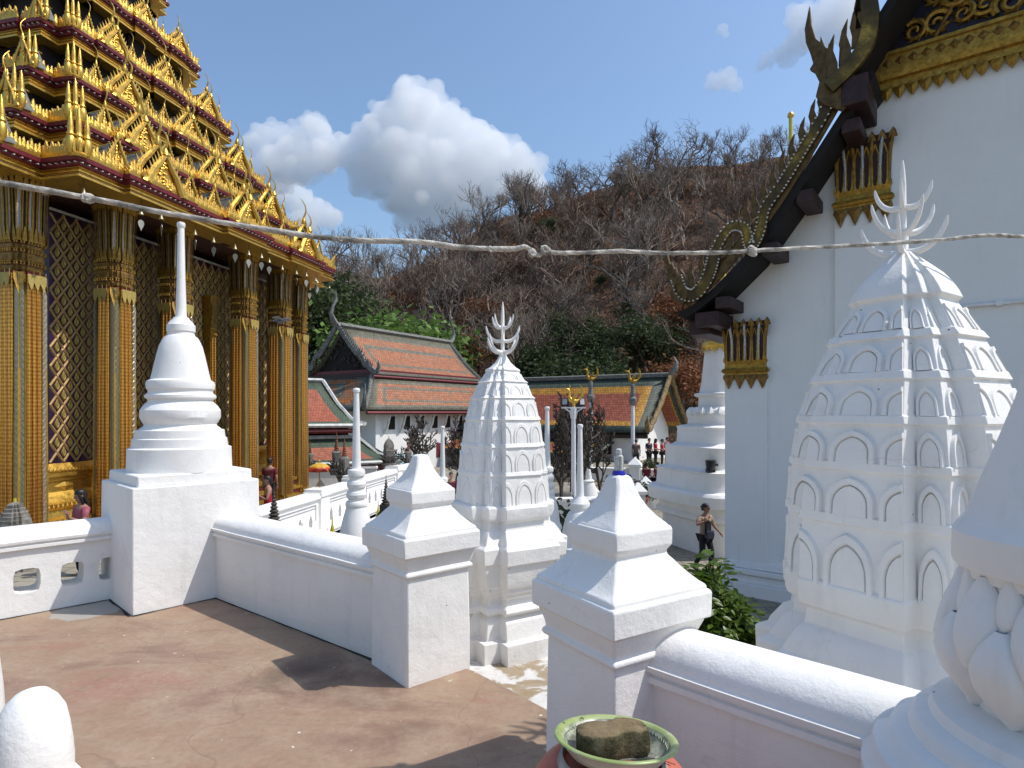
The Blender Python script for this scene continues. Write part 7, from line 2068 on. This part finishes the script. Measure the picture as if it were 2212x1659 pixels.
def dishmat():
    m, nt, b = nodes('rusty_enamel_floor', .4, 0, .5)
    v = coord(nt); n = noiseN(nt, v, 30, 5, .7); n2 = noiseN(nt, v, 12, 3)
    c = ramp(nt, n, [(.35, (.07,.07,.065)), (.6, (.17,.17,.15)), (.75, (.3,.3,.27))])
    d = N(nt, 'ShaderNodeVectorMath'); d.operation = 'DISTANCE'; nt.links.new(v, d.inputs[0]); d.inputs[1].default_value = (.035,-.085,.006)
    c = mix(nt, ramp(nt, mathN(nt, 'ADD', d.outputs['Value'], mathN(nt, 'MULTIPLY', n2, .02)), [(.042, (1,1,1)), (.052, (0,0,0))]), c, (.50,.085,.05))
    d = N(nt, 'ShaderNodeVectorMath'); d.operation = 'DISTANCE'; nt.links.new(v, d.inputs[0]); d.inputs[1].default_value = (.085,-.06,.006)
    c = mix(nt, ramp(nt, mathN(nt, 'ADD', d.outputs['Value'], mathN(nt, 'MULTIPLY', n2, .025)), [(.034, (.9,)*3), (.044, (0,0,0))]), c, (.13,.22,.08))
    nt.links.new(c, b.inputs['Base Color']); return m
mb = MB(); mb.lathe([(.002,.0065),(.118,.0065),(.12,.005)], 40, cap=False); mb.build('dish_floor', dishmat(), bs_, 60)
mb = MB(); mb.lathe([(.160,.055),(.168,.063),(.178,.066),(.183,.063),(.184,.059),(.180,.058)], 56, cap=False); mb.build('green_rim', M['green_rim'], bs_, 60)
mb = MB(); mb.lathe([(.182,.0585),(.172,.052),(.150,.022),(.135,.0),(.10,-.006),(.002,-.006)], 56, cap=False); mb.build('outside', M['enamel'], bs_, 60)
mb = MB()
for k in range(60):
    a = 2*math.pi*k/60; a2 = a+.05; q = .012*math.sin(k*2.4)
    mb.tube([(.149*math.cos(a),.149*math.sin(a),.041),(.153*math.cos(a2),.153*math.sin(a2),.047),(.149*math.cos(a2+.04),.149*math.sin(a2+.04),.041)], .0011, 3)
tag(mb.build('painted_scrolls', flat('faded_green_line', (.25,.33,.17), .4), bs_, 0), kind='stuff')
for k, (a, L) in enumerate(((-.5,.12),(-.62,.11))):
    mb = MB(); mb.tube([(.045,-.03-.012*k,.016),(.045+L*.75*math.cos(a),-.03+L*.75*math.sin(a)+.01,.018),(.05+L*math.cos(a),-.03+L*math.sin(a),.017)], .0012, 4); o = mb.build('wire', M['dark_metal'], bs_, 60)
rk = empty('stone', (JX-.002,JY+.0,.689), R(8), 'rough mossy brick-like stone lying in the enamel basin', 'stone')
def stonemat():
    m, nt, b = nodes('sandy_mossy_stone', .95, 0, .2)
    gn = N(nt, 'ShaderNodeNewGeometry'); v = coord(nt); x, y, z = sepxyz(nt, gn.outputs['Normal'])
    n = noiseN(nt, v, 24, 7, .7); n2 = noiseN(nt, v, 120, 4, .7)
    top = ramp(nt, n, [(.3, (.19,.14,.075)), (.7, (.27,.20,.115))]); side = ramp(nt, n, [(.32, (.025,.024,.013)), (.5, (.075,.065,.032)), (.68, (.16,.13,.08))])
    # upper part takes the tan ramp, the rest the darker one, split by height
    po = sepxyz(nt, v)[2]
    c = mix(nt, ramp(nt, mathN(nt, 'ADD', po, mathN(nt, 'MULTIPLY', n, .012)), [(.0665, (0,0,0)), (.0715, (1,1,1))]), side, top)
    nt.links.new(c, b.inputs['Base Color']); bump(nt, b, mathN(nt, 'ADD', n, mathN(nt, 'MULTIPLY', n2, .5)), .8, .012); return m
o = [(a_*1.06,b_*1.05) for a_,b_ in [(-.105,-.02),(-.095,-.055),(-.06,-.068),(-.035,-.072),(-.01,-.068),(.015,-.055),(.04,-.048),(.07,-.052),(.098,-.045),(.108,-.015),(.104,.02),(.085,.04),(.06,.058),(.035,.06),(.02,.045),(-.005,.036),(-.03,.052),(-.06,.05),(-.095,.028)]]
mb = MB(); rings = []
for (s, z) in ((.93,-.012),(1.0,.004),(1.01,.025),(1.0,.05),(.985,.058),(.94,.064),(.6,.067)):
    rings.append([(x*s+.003*noise.noise(Vector((x*40,y*40,z*60))), y*s+.003*noise.noise(Vector((x*40,y*40,z*60+9))), z+.003*noise.noise(Vector((x*30,y*30,z*30+4)))) for x,y in o])
mb.loft(rings); rk.rotation_euler = (R(-7),0,R(8)); ro = mb.build('stone_block', stonemat(), rk, 60)
# pigeon in flight by the columns
pg = empty('pigeon', pt(607,694,13), R(-20), 'grey pigeon flying in front of the gilded columns', 'bird')
PGM = flat('grey_plumage', (.16,.16,.18), .7, 0, .3, 14)
mb = MB(); mb.tube([(-.17,0,.02),(-.12,0,.02),(-.04,0,0),(.05,0,0),(.1,0,.03),(.14,0,.05),(.165,0,.045)], [.02,.03,.05,.052,.03,.028,.01], 8); mb.tube([(.16,0,.045),(.185,0,.04)], [.008,.002], 4); mb.build('body', PGM, pg, 60)
for s in (-1,1):
    mb = MB(); mb.loft([[(.06,s*.03,.02),(.08,s*.14,.07),(.05,s*.28,.05),(-.03,s*.26,.04),(-.06,s*.12,.05),(-.05,s*.03,.01)],[(.06,s*.03,.03),(.08,s*.14,.08),(.05,s*.28,.055),(-.03,s*.26,.045),(-.06,s*.12,.056),(-.05,s*.03,.02)]]); mb.build('wing', PGM, pg, 40)
mb = MB(); mb.loft([[(-.15,-.02,.015),(-.25,-.05,.02),(-.25,.05,.02),(-.15,.02,.015)],[(-.15,-.02,.025),(-.25,-.05,.025),(-.25,.05,.025),(-.15,.02,.025)]]); mb.build('tail', PGM, pg, 0)
